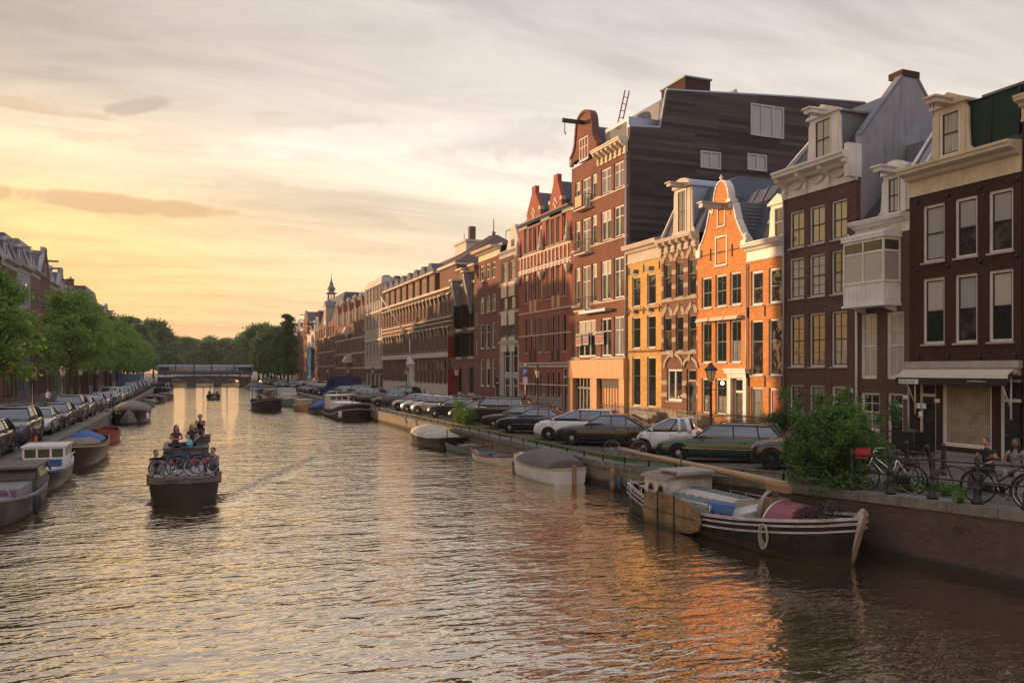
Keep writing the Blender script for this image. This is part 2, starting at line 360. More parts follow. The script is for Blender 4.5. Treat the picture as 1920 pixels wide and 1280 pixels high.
class House:
    def __init__(s, name, label, xl, xr, XF=28.0, cat='house', side=1, y0=None, y1=None, group=None, zs=ZS):
        s.X = XF; s.side = side; s.zs = zs
        if y0 is None: y0, y1 = Yp(xl, XF), Yp(xr, XF)      # left end is the farther one on the right bank
        s.y0 = y0; s.w = abs(y0-y1)
        s.root = thing(name, label, cat, (XF, y0, zs), -PI/2 if side > 0 else PI/2, group)
        s.open = []; s.nw = 0
    def u(s, px): return sn(s.y0 - Yp(px, s.X))
    def z(s, px, py): return zp(px, py, s.X) - s.zs
    def win(s, x0, z0, w, h, st='sash', g=None, sill=True, y=0, surf=False, par=None, label=None):
        w = sn(w); h = sn(h); fr, gl, si = win_mesh(w, h, st)
        if not surf: s.open.append((x0, x0+w, z0, z0+h))
        f = inst('window', fr, par or s.root, (x0, y - (.12 if surf else 0), z0))
        if label: f['label'] = label
        if g is None: g = rnd.choice([0, 0, 1, 2, 3, 4, 1, 5])
        p = inst('pane', gl[g], f if par is None else par, (0, 0, 0) if par is None else (x0, y-(.12 if surf else 0), z0))
        if sill and par is None: inst('sill', si, f, (0, .12 if surf else 0, 0))
        s.nw += 1
        return f
    def row(s, cols, ref, yt, yb, st='sash', g=None, sill=True):
        zt, zb = s.z(ref, yt), s.z(ref, yb)
        for i, (a, b) in enumerate(cols):
            ua, ub = s.u(a), s.u(b)
            s.win(ua, sn(zb), ub-ua, sn(zt-zb), st if isinstance(st, str) else st[i], g if not isinstance(g, (list, tuple)) else g[i], sill)
        return zb, zt
    def cols(s, n, ua, ub, frac=.5):
        p = (ub-ua)/n
        return [(ua+p*(i+.5-frac/2), p*frac) for i in range(n)]
    def door(s, x0, w, h, mat='door_dark', z0=0, transom=.22, frame='white', panels=True, handle=True):
        w = sn(w); h = sn(h)
        s.open.append((x0, x0+w, z0, z0+h))
        m = mb(frame); fw = .11; y0 = .1; zt = z0+h*(1-transom)
        m.box(x0, x0+fw, y0, y0+.12, z0, z0+h); m.box(x0+w-fw, x0+w, y0, y0+.12, z0, z0+h); m.box(x0+fw, x0+w-fw, y0, y0+.12, z0+h-fw, z0+h)
        if transom: m.box(x0+fw, x0+w-fw, y0-.02, y0+.12, zt-.06, zt+.06)
        f = m.build('door_frame', s.root)
        d = mb(mat).box(x0+fw, x0+w-fw, y0+.05, y0+.10, z0, zt-.06)
        if panels:
            for a, b in ((.08, .42), (.5, .93)):
                d.box(x0+fw+.1, x0+w-fw-.1, y0+.03, y0+.05, z0+(zt-z0)*a, z0+(zt-z0)*b)
        dd = d.build('door', s.root)
        if handle: mb('gold').tube((x0+fw+.08, y0+.05, z0+1.05), (x0+fw+.08, y0-.02, z0+1.05), .025).build('handle', dd)
        if transom: mb('g_dark').box(x0+fw, x0+w-fw, y0+.05, y0+.056, zt+.06, z0+h-fw).build('pane', f)
    def wall(s, H, mat, depth=10, plinth=None, ph=.6, name='wall', bands=()):
        # bands: (z0, z1, mat) horizontal strips of another material in the facade
        xs = sorted({0.0, s.w} | {round(v, 3) for o in s.open for v in o[:2] if 0 < v < s.w})
        zs = {0.0, H} | {round(v, 3) for o in s.open for v in o[2:] if 0 < v < H} | {z for b in bands for z in b[:2]}
        if plinth: zs.add(ph)
        zs = sorted(zs)
        m = MB(); m.use(mat); rd = .26
        for i in range(len(xs)-1):
            for j in range(len(zs)-1):
                cx, cz = (xs[i]+xs[i+1])/2, (zs[j]+zs[j+1])/2
                if any(o[0] < cx < o[1] and o[2] < cz < o[3] for o in s.open): continue
                m.use(mat)
                if plinth and cz < ph: m.use(plinth)
                for b in bands:
                    if b[0] < cz < b[1]: m.use(b[2])
                m.add([(xs[i], 0, zs[j]), (xs[i+1], 0, zs[j]), (xs[i+1], 0, zs[j+1]), (xs[i], 0, zs[j+1])], [(0, 1, 2, 3)])
        m.use(mat)
        for a, b, c, d in s.open:
            b = min(b, s.w); d = min(d, H)
            m.add([(a, 0, c), (a, rd, c), (a, rd, d), (a, 0, d)], [(0, 1, 2, 3)]); m.add([(b, 0, c), (b, rd, c), (b, rd, d), (b, 0, d)], [(3, 2, 1, 0)])
            m.add([(a, 0, d), (a, rd, d), (b, rd, d), (b, 0, d)], [(0, 1, 2, 3)]); m.add([(a, 0, c), (a, rd, c), (b, rd, c), (b, 0, c)], [(3, 2, 1, 0)])
            m.use('interior'); m.add([(a, rd, c), (b, rd, c), (b, rd, d), (a, rd, d)], [(0, 1, 2, 3)]); m.use(mat)
        w = s.w
        m.add([(0,0,0),(0,depth,0),(0,depth,H),(0,0,H)], [(0,1,2,3)]); m.add([(w,0,0),(w,depth,0),(w,depth,H),(w,0,H)], [(3,2,1,0)])
        m.add([(0,depth,0),(w,depth,0),(w,depth,H),(0,depth,H)], [(3,2,1,0)]); m.add([(0,0,H),(w,0,H),(w,depth,H),(0,depth,H)], [(0,1,2,3)])
        return m.build(name, s.root, fix=False)
    def part(s, m, name='trim'): return m.build(name, s.root)
    def cornice(s, z, h, proj=.45, mat='white', u0=None, u1=None, consoles=0, name='cornice', fr=True):
        u0 = -.02 if u0 is None else u0; u1 = s.w+.02 if u1 is None else u1
        m = mb(mat)
        pr = [(0, z), (-.06, z), (-.06, z+h*.12), (-.03, z+h*.14), (-.03, z+h*.55), (-proj*.35, z+h*.60), (-proj*.45, z+h*.7), (-proj*.9, z+h*.78), (-proj*.92, z+h*.86), (-proj, z+h*.92), (-proj, z+h), (0.1, z+h+.05), (.1, z)]
        m.prism(pr, u0, u1, 'x')
        if consoles:
            for i in range(consoles):
                c = u0+.15+(u1-u0-.3)*i/(consoles-1)
                m.prism([(-.05, z+h*.05), (-.12, z-h*.02), (-.2, z+h*.2), (-.16, z+h*.4), (-proj*.75, z+h*.62), (-proj*.8, z+h*.75), (-.05, z+h*.75)], c-.11, c+.11, 'x')
        return m.build(name, s.root)
    def band(s, z, h=.16, proj=.05, mat='stonewhite', u0=0, u1=None, name='band'):
        return mb(mat).box(u0, s.w if u1 is None else u1, -proj, .002, z, z+h).build(name, s.root)
    def roof(s, poly, mat, u0=0, u1=None, name='roof', ax='x'):
        return mb(mat).prism(poly, u0, s.w if u1 is None else u1, ax).build(name, s.root)
    def chimney(s, u, y, z0, z1, w=.9, d=.6, mat='br_plum', pots=2):
        m = mb(mat).box(u-w/2, u+w/2, y-d/2, y+d/2, z0, z1); m.use('stonegrey').box(u-w/2-.06, u+w/2+.06, y-d/2-.06, y+d/2+.06, z1, z1+.12)
        m.use('tile_brown')
        for i in range(pots):
            m.lathe([(.1, z1+.12), (.12, z1+.5), (.09, z1+.5)], 8, (u-w/2+w*(i+.5)/pots, y, 0))
        return m.build('chimney', s.root)
    def dormer(s, u0, u1, z0, z1, y0=.35, dp=3.5, mat='white', cheek='zinc', st='dorm', hoist=True, top='round', g=7, ww=None):
        w = u1-u0; m = mb(mat); fw = (w-(ww or w*.5))/2
        m.box(u0, u0+fw, y0, y0+.16, z0, z1); m.box(u1-fw, u1, y0, y0+.16, z0, z1); m.box(u0+fw, u1-fw, y0, y0+.16, z0, z0+.18); m.box(u0+fw, u1-fw, y0, y0+.16, z1-.2, z1)
        m.box(u0-.06, u1+.06, y0-.1, y0+.1, z0-.1, z0)
        # scroll wings
        for sgn, ue in ((-1, u0), (1, u1)):
            pts = [(ue, z0), (ue+sgn*.34, z0), (ue+sgn*.36, z0+.2), (ue+sgn*.2, z0+.35), (ue+sgn*.14, z0+(z1-z0)*.5), (ue+sgn*.12, z1-.3), (ue, z1-.1)]
            m.prism(pts if sgn > 0 else pts[::-1], y0+.04, y0+.14, 'y')
        uc = (u0+u1)/2
        if top == 'round':
            pts = [(u0-.1, z1), (u1+.1, z1)] + [(uc+(w/2+.1)*math.cos(t), z1+.08+.5*math.sin(t)) for t in [PI*i/8 for i in range(9)]]
        elif top == 'tri': pts = [(u0-.15, z1), (u1+.15, z1), (u1+.15, z1+.1), (uc, z1+.55), (u0-.15, z1+.1)]
        else: pts = [(u0-.15, z1), (u1+.15, z1), (u1+.15, z1+.22), (u0-.15, z1+.22)]
        m.prism(pts, y0-.12, y0+.16, 'y')
        m.use(cheek); m.box(u0+.02, u1-.02, y0+.35, y0+dp, z0, z1-.02)
        m.prism([(p[0]*.98+uc*.02, p[1]-.02) for p in pts], y0+.16, y0+dp, 'y')
        m.box(u0+.02, u0+.1, y0+.16, y0+.35, z0, z1-.02); m.box(u1-.1, u1-.02, y0+.16, y0+.35, z0, z1-.02)
        if hoist:
            m.use(mat); m.box(uc-.22, uc+.22, y0-1.0, y0+.1, z1+.02, z1+.2); m.box(uc-.28, uc+.28, y0-1.1, y0+.05, z1+.2, z1+.28); m.use('iron').tube((uc, y0-.85, z1+.02), (uc, y0-.85, z1-.2), .02)
        d = m.build('dormer', s.root)
        s.win(sn(u0+fw), z0+.15, w-2*fw, z1-z0-.32, st, g, False, y=y0+.05, surf=True, par=d)
        s.open = [o for o in s.open]
        return d
def gable_trim(h, pts, mat='white', t=.16, y0=-.08, y1=.34, name='gable_coping'):
    m = mb(mat)
    for (a, b) in zip(pts[:-1], pts[1:]):
        d = Vector((b[0]-a[0], b[1]-a[1])); L = d.length
        if L < 1e-4: continue
        d /= L; n = Vector((-d.y, d.x))
        if n.y < 0 and abs(n.y) > .3: n = -n
        elif abs(n.y) <= .3: n = n if (a[0]+b[0])/2*n.x > 0 else n
        c0 = (a[0]-d.x*.02, a[1]-d.y*.02); c1 = (b[0]+d.x*.02, b[1]+d.y*.02)
        m.prism([(c0[0]-n.x*t/2, c0[1]-n.y*t/2), (c1[0]-n.x*t/2, c1[1]-n.y*t/2), (c1[0]+n.x*t/2, c1[1]+n.y*t/2), (c0[0]+n.x*t/2, c0[1]+n.y*t/2)], y0, y1, 'y')
    return m.build(name, h.root)
# ------------------------------------------------------------------ right bank houses, near to far
def house_next():
    h = House('canal_house', 'dark brick house with hoisting beam, cut off by the right edge of the photo', 1917, 2060)
    for z in (4.0, 7.0, 10.0):
        for x, w in h.cols(3, .4, h.w-.4, .55): h.win(sn(x), z, w, 2.1, 'one')
    h.win(1.0, .9, 2.2, 2.0, 'shop', 1); h.door(3.4, 1.1, 2.7)
    h.wall(13.2, 'br_dark', 12, 'plinth'); h.cornice(12.5, .9, .5, 'cream')
    h.roof([(.1, 13.4), (2.2, 15.9), (9, 15.9), (11, 13.4)], 'tile_dark')
    h.dormer(.7, 2.2, 13.5, 15.25, .3, 2.3, 'cream', 'bluegrey', hoist=True, top='tri', ww=.8)
def house_A():
    h = House('canal_house', 'dark red-brown brick house with a shop awning on its ground floor', 1705, 1915)
    c3 = [(1729, 1771), (1790, 1832), (1853, 1900)]
    h.row(c3, 1800, 371, 484, 'one', [6, 9, 9]); h.row(c3, 1800, 514, 643, 'one', [3, 9, 3])
    H = h.z(1705, 345)
    # shop front
    zt = h.z(1800, 710)
    h.door(h.u(1722), h.u(1751)-h.u(1722)+.1, zt)
    sx0, sx1 = h.u(1765), h.u(1859)
    zb = h.z(1800, 838)
    h.win(sx0, sn(zb), sx1-sx0, sn(zt-zb), 'shop', 5, False)
    h.open.append((0, .01, 0, .01))
    h.door(h.u(1872)+.05, .95, zt, transom=.25)
    h.wall(H, 'br_dark', 11, 'plinth', .25)
    # perforated shutter behind the shop glass
    m = mb('gold'); w = sx1-sx0-.3; hh = zt-zb-.3; nx, nz = 22, 30
    m.use('sandstone')
    for i in range(nx+1): x = sx0+.15+w*i/nx; m.box(x-.02, x+.02, .125, .135, zb+.15, zb+.15+hh*.93)
    for j in range(nz+1): z = zb+.15+hh*.93*j/nz; m.box(sx0+.15, sx0+.15+w, .122, .132, z-.02, z+.02)
    h.part(m, 'roll_shutter')
    zl = h.z(1800, 690)
    h.part(mb('stonegrey').box(-.05, h.w+.05, -.22, 0, zl, zl+.28), 'ledge')
    h.part(mb('sandstone').box(.02, h.w, -.12, 0, zl-.28, zl-.02), 'fascia')
    m = mb('awn_cream').box(0, h.w-.05, -.34, -.13, zl-.2, zl-.03)
    m.use('white2').box(-.05, h.w, -.75, -.68, zl-.38, zl-.26)
    m.use('awn_cream').add([(0, -.34, zl-.06), (h.w-.05, -.34, zl-.06), (h.w-.05, -.7, zl-.28), (0, -.7, zl-.28), (0, -.34, zl-.09), (h.w-.05, -.34, zl-.09), (h.w-.05, -.7, zl-.31), (0, -.7, zl-.31)], [(0,1,2,3), (4,5,6,7), (0,1,5,4), (2,3,7,6)])
    m.use('awn_dark').box(-.04, h.w-.01, -.745, -.725, zl-.66, zl-.38)
    a = m.build('awning', h.root)
    for uu in (.35, h.w-.35):
        mb('white2').tube((uu, -.7, zl-.36), (uu, -.05, zl-1.5), .03).tube((uu, -.06, zl-.3), (uu, -.06, zl-1.9), .035).build('awning_arm', a)
    text(a, 'DE MUTHED', .14, (.18, -.752, zl-.60), 'awn_dark', back=('white2', .92, .2)); text(a, 'www.flukefault.com', .10, (3.3, -.752, zl-.52), 'white2')
    text(h.root, '7', .12, (1.28, -.02, 2.2), 'black', back=('white_paint', .2, .17))
    for z0, z1 in ((zl+.2, zl+.4),):
        for i in range(4): h.part(mb('iron').ball((.5+i*1.4, -.05, z1+.05), (.06, .06, .14)), 'wall_anchor')
    zc = h.z(1705, 372)
    h.cornice(zc, h.z(1705, 322)-zc, .75, 'cream')
    for z in (h.z(1800, 495), zc-.25):
        for i in range(4): h.part(mb('iron').ball((.42+i*1.45, -.05, z), (.09, .06, .09)), 'wall_anchor')
    for k, (uu, z) in enumerate(((.5, 1.9), (.75, 1.9), (.6, 1.55))): h.part(mb('white_paint').box(uu-.09, uu+.09, -.05, 0, z, z+.22), 'letter_plate')
    # mansard with glazed slope, dormer and green netting
    T = h.z(1705, 322); RT = T+2.5
    h.roof([(.15, T), (2.0, RT), (9, RT), (10.9, T)], 'tile_dark', .02, h.w-.02)
    m = mb('white'); m.prism([(.05, T), (.05, T+.22), (1.93, RT+.15), (2.05, RT)], .0, .16, 'x'); m.prism([(.0, T), (.0, T+.2), (1.9, RT+.12), (2.0, RT)], .75, .87, 'x')
    for k in range(1, 4): m.box(.16, .75, .15+1.85*k/4-.06, .15+1.85*k/4, T+2.5*k/4-.03, T+2.5*k/4+.03)
    g = m.build('roof_glazing', h.root)
    mb('g_dark').prism([(.1, T+.05), (.05, T+.1), (1.92, RT+.05), (2.0, RT)], .16, .75, 'x').build('pane', g)
    h.dormer(1.05, 2.45, T+.1, T+2.25, .2, 2.6, 'cream', 'zinc', 'one', True, 'tri', 4, .95)
    h.part(mb('net_green').box(2.5, h.w-.35, .45, .5, T+.2, T+2.2).box(h.w-.4, h.w-.35, .45, 2, T+.2, T+2.2).use('iron').tube((h.w-.38, .43, T), (h.w-.38, .43, T+2.3), .03).tube((2.5, .43, T+2.2), (h.w-.38, .43, T+2.2), .03).tube((3.4, .43, T), (3.4, .43, T+2.2), .025), 'scaffold_net')
    h.part(mb('lead').box(2.4, h.w+.1, 1.2, 8, RT-.02, RT+.10), 'roof_edge'); h.part(mb('zinc').lathe([(.2, RT), (.2, RT+.5), (.26, RT+.55), (.05, RT+.75)], 10, (3.9, 2.5, 0)), 'flue')
    h.part(mb('zinc').tube((.06, -.1, .4), (.06, -.1, 2.6), .05), 'downpipe')
    return h
def text(par, s, size, loc, mat, back=None, rx=PI/2, name='lettering', rz=0):
    cu = bpy.data.curves.new('t', 'FONT'); cu.body = s; cu.size = size; cu.extrude = .002; cu.resolution_u = 2
    o = bpy.data.objects.new('t', cu); col.objects.link(o); dg = bpy.context.evaluated_depsgraph_get()
    me = bpy.data.meshes.new_from_object(o.evaluated_get(dg)); bpy.data.objects.remove(o)
    me.materials.clear(); me.materials.append(MAT[mat])
    t = inst(name, me, par, loc, (rx, 0, rz))
    if back:
        b = mb(back[0]).box(-.04, back[1], -size*.25, size*1.05, -.016, -.004).build(name.replace('lettering', 'sign_board'), par, loc, (rx, 0, rz))
    return t
def house_N():
    h = House('canal_house', 'narrow brown house with a white wooden bay window beside the grey gable wall', 1605, 1705)
    H = h.z(1705, 425)
    b2 = [(1613, 1644), (1661, 1695)]
    h.row(b2, 1650, 588, 711, 'white2', 6, False)
    zb = h.z(1650, 800)
    h.win(h.u(1613), .75, h.u(1650)-h.u(1613), h.z(1630, 736)-.75, 'white2', 2)
    h.door(h.u(1663), h.u(1693)-h.u(1663), h.z(1680, 736), 'door_dark')
    text(h.root, '9', .12, (h.w-.28, -.02, 2.3), 'black', back=('white_paint', .2, .17))
    z0, z1 = h.z(1650, 572), h.z(1650, 452)
    h.wall(H, 'br_plum2', 11, 'plinth', .4)
    h.cornice(H-.15, .75, .55, 'white2')
    # bay window: box with glazing on front and both flanks
    a, b, d = .22, h.w-.45, .95
    m = mb('white2'); zm = z0+.95
    m.box(a, b, -d, 0, z0, z0+.06); m.box(a-.06, b+.06, -d-.06, 0, z0-.1, z0); m.box(a, b, -d, 0, z1-.12, z1); m.box(a-.08, b+.08, -d-.08, 0, z1, z1+.14)
    m.box(a+.02, b-.02, -d+.02, -.004, z0+.06, zm); m.box(a-.03, b+.03, -d-.03, 0, zm-.04, zm+.04); m.box(a+.003, b-.003, -d+.004, -.004, z1-.62, z1-.54)
    for x in (a, (a+b)/2-.035, b-.07): m.box(x-.004, x+.066, -d-.008, -d+.07, z0+.06, z1-.12)
    for x in (a, b-.07): m.box(x-.006 if x == a else x+.006, x+.064 if x == a else x+.076, -.07, -.003, z0+.06, z1-.12)
    for k in range(9): x = a+.07+(b-a-.14)*k/9; m.box(x, x+.015, -d+.008, -d+.02, z0+.08, zm-.06)
    for k in range(6): y = -d+.1+(d-.2)*k/6; m.box(b-.02, b-.008, y, y+.015, z0+.08, zm-.06)
    m.prism([(0, z1+.14), (-d-.1, z1+.14), (-d-.1, z1+.2), (0, z1+.55)], a-.08, b+.08, 'x')
    for x in (a+.2, b-.35): m.prism([(0, z0-.1), (-d*.7, z0-.1), (-d*.5, z0-.22), (0, z0-.32)], x, x+.14, 'x')
    bay = m.build('bay_window', h.root)
    mb('g_white').box(a+.03, b-.03, -d+.03, -.02, zm, z1-.62).build('pane', bay)
    mb('g_green').box(a+.03, b-.03, -d+.03, -.02, z1-.54, z1-.1).build('leaded_pane', bay)
    T = H+.55
    h.roof([(.1, T), (3.6, T+3.6), (4.2, T+3.6), (10, T)], 'tile_dark', .0, h.w)
    h.dormer(h.w*.42, h.w*.42+1.2, T+.1, T+1.95, .35, 2.6, 'white2', 'zinc', 'dorm', True, 'round', 6, .62)
    h.part(mb('white2').tube((.12, -.1, .2), (.12, -.1, H-.5), .055).tube((.12, -.1, H-.5), (-.1, -.4, H+.1), .05), 'downpipe')
    h.part(mb('bluegrey').box(.1, 1.0, 3.0, 6, T+2.6, T+3.9), 'roof_box')
def house_B():
    h = House('canal_house', 'plum brick house with white corbelled cornice and tall grey side gable', 1470, 1605)
    c3 = [(1480, 1507), (1517, 1546), (1558, 1588)]
    h.row(c3, 1530, 386, 457, 'sash', [7, 7, 7]); h.row(c3, 1530, 477, 556, 'sash6', [6, 6, 2]); h.row(c3, 1530, 587, 688, 'sash6', [1, 1, 2])
    h.row(c3[:2], 1530, 723, 804, 'sash6', [2, 4])
    h.door(h.u(1558), h.u(1588)-h.u(1558), h.z(1570, 723), transom=.28)
    H = h.z(1470, 335)
    h.wall(H, 'br_plum', 10.5, 'plinth', .35)
    zc = h.z(1470, 376); k = h.z(1470, 328)-zc
    h.cornice(zc, k, .85, 'white', consoles=4)
    m = mb('white')
    for i in range(3):   # festoons
        u0 = .3+(h.w-.6)*(i+.12)/3; u1 = .3+(h.w-.6)*(i+.88)/3
        m.path([(u0+(u1-u0)*t/8, -.1, zc+k*.5-.28*math.sin(PI*t/8)) for t in range(9)], .06, 6)
    h.part(m, 'festoon')
    h.part(mb('white').box(h.w-.2, h.w+.04, -.5, .3, zc+.15, zc+k+.35), 'corner_block')
    T = zc+k; AP = h.z(1605, 153+0)+1.6
    D = 5.1; top = T+3.3
    h.roof([(.1, T), (3.3, top+.1), (D, T+2.0), (9.9, T+1.0), (9.9, T-.3), (.1, T-.3)], 'tile_slate', .05, h.w-.3)
    h.part(mb('plaster_grey').prism([(.27, H-4), (.27, T+.75), (.35, T+.75), (2.85, top+.5), (3.75, top+.5), (D, T+2.0), (D+.01, T+1.3), (10.4, T+1.2), (10.4, H-4)], h.w-.3, h.w+.006, 'x'), 'gable_wall')
    h.part(mb('br_dark').box(h.w-.75, h.w+.06, 2.75, 3.85, top+.5, top+.8).use('plaster_grey').box(h.w-.7, h.w+.003, 2.9, 3.7, top-.6, top+.5), 'chimney')
    m = mb('lead'); m.prism([(.3, T+.72), (.27, T+.86), (2.8, top+.6), (2.9, top+.48)], h.w-.36, h.w+.04, 'x'); m.prism([(3.7, top+.48), (3.8, top+.56), (D+.1, T+2.05), (D, T+1.9)], h.w-.36, h.w+.04, 'x')
    h.part(m, 'gable_coping')
    h.part(mb('white').prism([(.05, T), (-.05, T+.2), (2.6, T+2.9), (2.75, T+2.8)], 0, .1, 'x'), 'verge_board')
    h.dormer(h.u(1508), h.u(1508)+1.85, T+.1, T+2.35, .35, 2.6, 'white', 'bluegrey', 'dorm', True, 'tri', 7, 1.05)
    text(h.root, '11', .12, (h.w-.42, -.02, 2.5), 'black', back=('white_paint', .24, .17))
    h.part(mb('zinc').tube((.08, -.1, .3), (.08, -.1, H-.4), .05), 'downpipe')
    # steel gable box behind (roof extension)
    h.part(mb('tile_blue').box(1.0, 3.0, 6.6, 9.5, T+.5, T+3.4), 'roof_extension')
def house_O():
    h = House('canal_house', 'orange brick house, right part, with a white cornice, small dormer and red door', 1401, 1470)
    b2 = [(1408, 1431), (1441, 1466)]
    h.row(b2, 1435, 504, 570, 'one', 1); h.row(b2, 1435, 598, 703, 'tall', [1, 1])
    h.row(b2[:1], 1435, 728, 802, 'tall', [4])
    h.door(h.u(1441), h.u(1466)-h.u(1441), h.z(1450, 728), 'door_red', transom=0)
    zc = h.z(1401, 492); H = zc+.3
    h.wall(H, 'br_orange', 9.5, 'plinth', .3); h.cornice(zc, h.z(1401, 462)-zc+.1, .5, 'white')
    T = h.z(1401, 462)
    h.roof([(.35, T), (2.7, T+3.1), (7.0, T+3.1), (9.4, T)], 'tile_dark', -2.6, h.w-.02)
    m = mb('tile_blue'); m.prism([(2.55, T+3.0), (3.1, T+3.9), (4.5, T+4.1), (7.3, T+4.1), (7.3, T+3.0)], -4.9, h.w-.02, 'x'); m.use('lead')
    for i in range(9): u = -4.8+i*(h.w+4.7)/8; m.prism([(2.48, T+3.0), (3.04, T+3.97), (4.5, T+4.18), (4.5, T+4.1)], u, u+.06, 'x')
    h.part(m, 'zinc_ridge')
    h.part(mb('zinc').tube((.06, -.1, .3), (.06, -.1, H-.4), .05), 'downpipe')
    h.dormer(h.u(1428), h.u(1428)+1.3, T+.1, T+2.0, .6, 2.6, 'cream', 'zinc', 'dorm', False, 'tri', 5, .75)
    h.part(mb('zinc').prism([(1.25, T+1.2), (1.15, T+1.3), (1.75, T+2.1), (1.85, T+2.0)], .2, 1.1, 'x'), 'skylight')
    for z in (h.z(1435, 580), h.z(1435, 712)):
        for uu in (.12, h.w*.5, h.w-.12): h.part(mb('iron').box(uu-.025, uu+.025, -.06, 0, z-.35, z+.2), 'wall_anchor')
def house_O1():
    h = House('canal_house', 'bright orange brick house with a white-edged neck gable and hoisting beam', 1308, 1401)
    c3 = [(1315, 1334), (1341, 1362), (1368, 1390)]
    h.row(c3, 1350, 516, 576, 'sash', 0); h.row(c3, 1350, 601, 680, 'sash', [1, 0, 2])
    h.row(c3[:2], 1350, 709, 776, 'sash6', [2, 2])
    pu = h.u(1375)
    h.door(pu, 1.05, h.z(1380, 708), transom=.25)
    H = h.z(1308, 482)
    h.wall(H, 'br_orange', 9, 'plinth', .3)
    zp_ = h.z(1380, 700)
    h.part(mb('white').box(pu-.3, pu-.02, -.18, 0, 0, zp_).box(pu+1.07, pu+1.35, -.18, 0, 0, zp_).box(pu-.4, pu+1.45, -.32, 0, zp_, zp_+.2).box(pu-.3, pu+1.35, -.2, 0, zp_-.25, zp_).box(pu-.45, pu+1.5, -.38, 0, zp_+.2, zp_+.28), 'door_surround')
    l = h.part(mb('iron').tube((pu-.55, 0, zp_-.9), (pu-.55, -.3, zp_-.75), .02), 'wall_lamp'); mb('lamp_on').ball((pu-.55, -.32, zp_-.55), .11).build('lamp_shade', l)
    # neck gable
    c = h.w*.5; w = h.w/2; T = h.z(1340, 345); S = h.z(1340, 385)
    half = [(w, H-.05), (w-.05, H+.35), (w*.80, H+.8), (w*.60, H+1.6), (w*.46, H+2.6), (w*.36, S-.5), (w*.32, S-.1), (w*.31, S+.15)]
    arch = [(w*.30*math.cos(t), S+.15+(T-S-.1)*math.sin(t)) for t in [PI*i/10 for i in range(0, 11)]]
    out = [(c+x, z) for x, z in half]+[(c+x, z) for x, z in arch]+[(c-x, z) for x, z in half[::-1]]
    h.part(mb('br_orange').prism(out, 0, .3, 'y'), 'gable')
    gable_trim(h, out, 'white', .09, -.05, .42)
    m = mb('white').lathe([(.05, T+.1), (.12, T+.25), (.03, T+.25), (.06, T+.32), (.02, T+.4)], 8, (c, 0, 0)).box(c-w*.42, c-w*.26, -.12, .42, S-.08, S+.10).box(c+w*.26, c+w*.42, -.12, .42, S-.08, S+.10)
    m.box(.0, .4, -.14, .4, H-.1, H+.35).box(h.w-.4, h.w, -.14, .4, H-.1, H+.35).lathe([(.2, H+.3), (.12, H+.75)], 8, (h.w-.2, .1, 0)).lathe([(.2, H+.3), (.12, H+.75)], 8, (.2, .1, 0))
    h.part(m, 'gable_ornament')
    h.part(mb('greywood').box(c-.18, c+.18, -1.4, .1, S-.35, S-.1).box(c-.24, c+.24, -1.5, .1, S-.1, S-.02).use('iron').tube((c, -1.2, S-.3), (c, -1.2, S-.65), .03), 'hoist_beam')
    za = h.z(1347, 426); h.win(c-.35, za, .7, h.z(1347, 392)-za, 'small', 5, True, surf=True)
    zb = h.z(1347, 499); h.win(c-.55, zb, 1.1, h.z(1347, 444)-zb, 'sash', 3, True, surf=True)
    h.roof([(c-w+.05, H), (c-w*.44, H+2.4), (c-w*.3, S), (c+w*.3, S), (c+w*.44, H+2.4), (c+w-.05, H)], 'tile_dark', .32, 2.6, ax='y')
    z = h.z(1350, 598)
    for a, b in c3:
        ua, ub = h.u(a), h.u(b); h.part(mb('awn_cream').prism([(0, z+.12), (-.3, z+.1), (-.42, z-.1), (-.38, z-.12), (0, z-.05)], ua-.1, ub+.1, 'x'), 'window_awning')
    for uu in (c-1.0, c+1.0): h.part(mb('iron').box(uu-.03, uu+.03, -.06, 0, zb+.4, zb+1.1), 'wall_anchor')
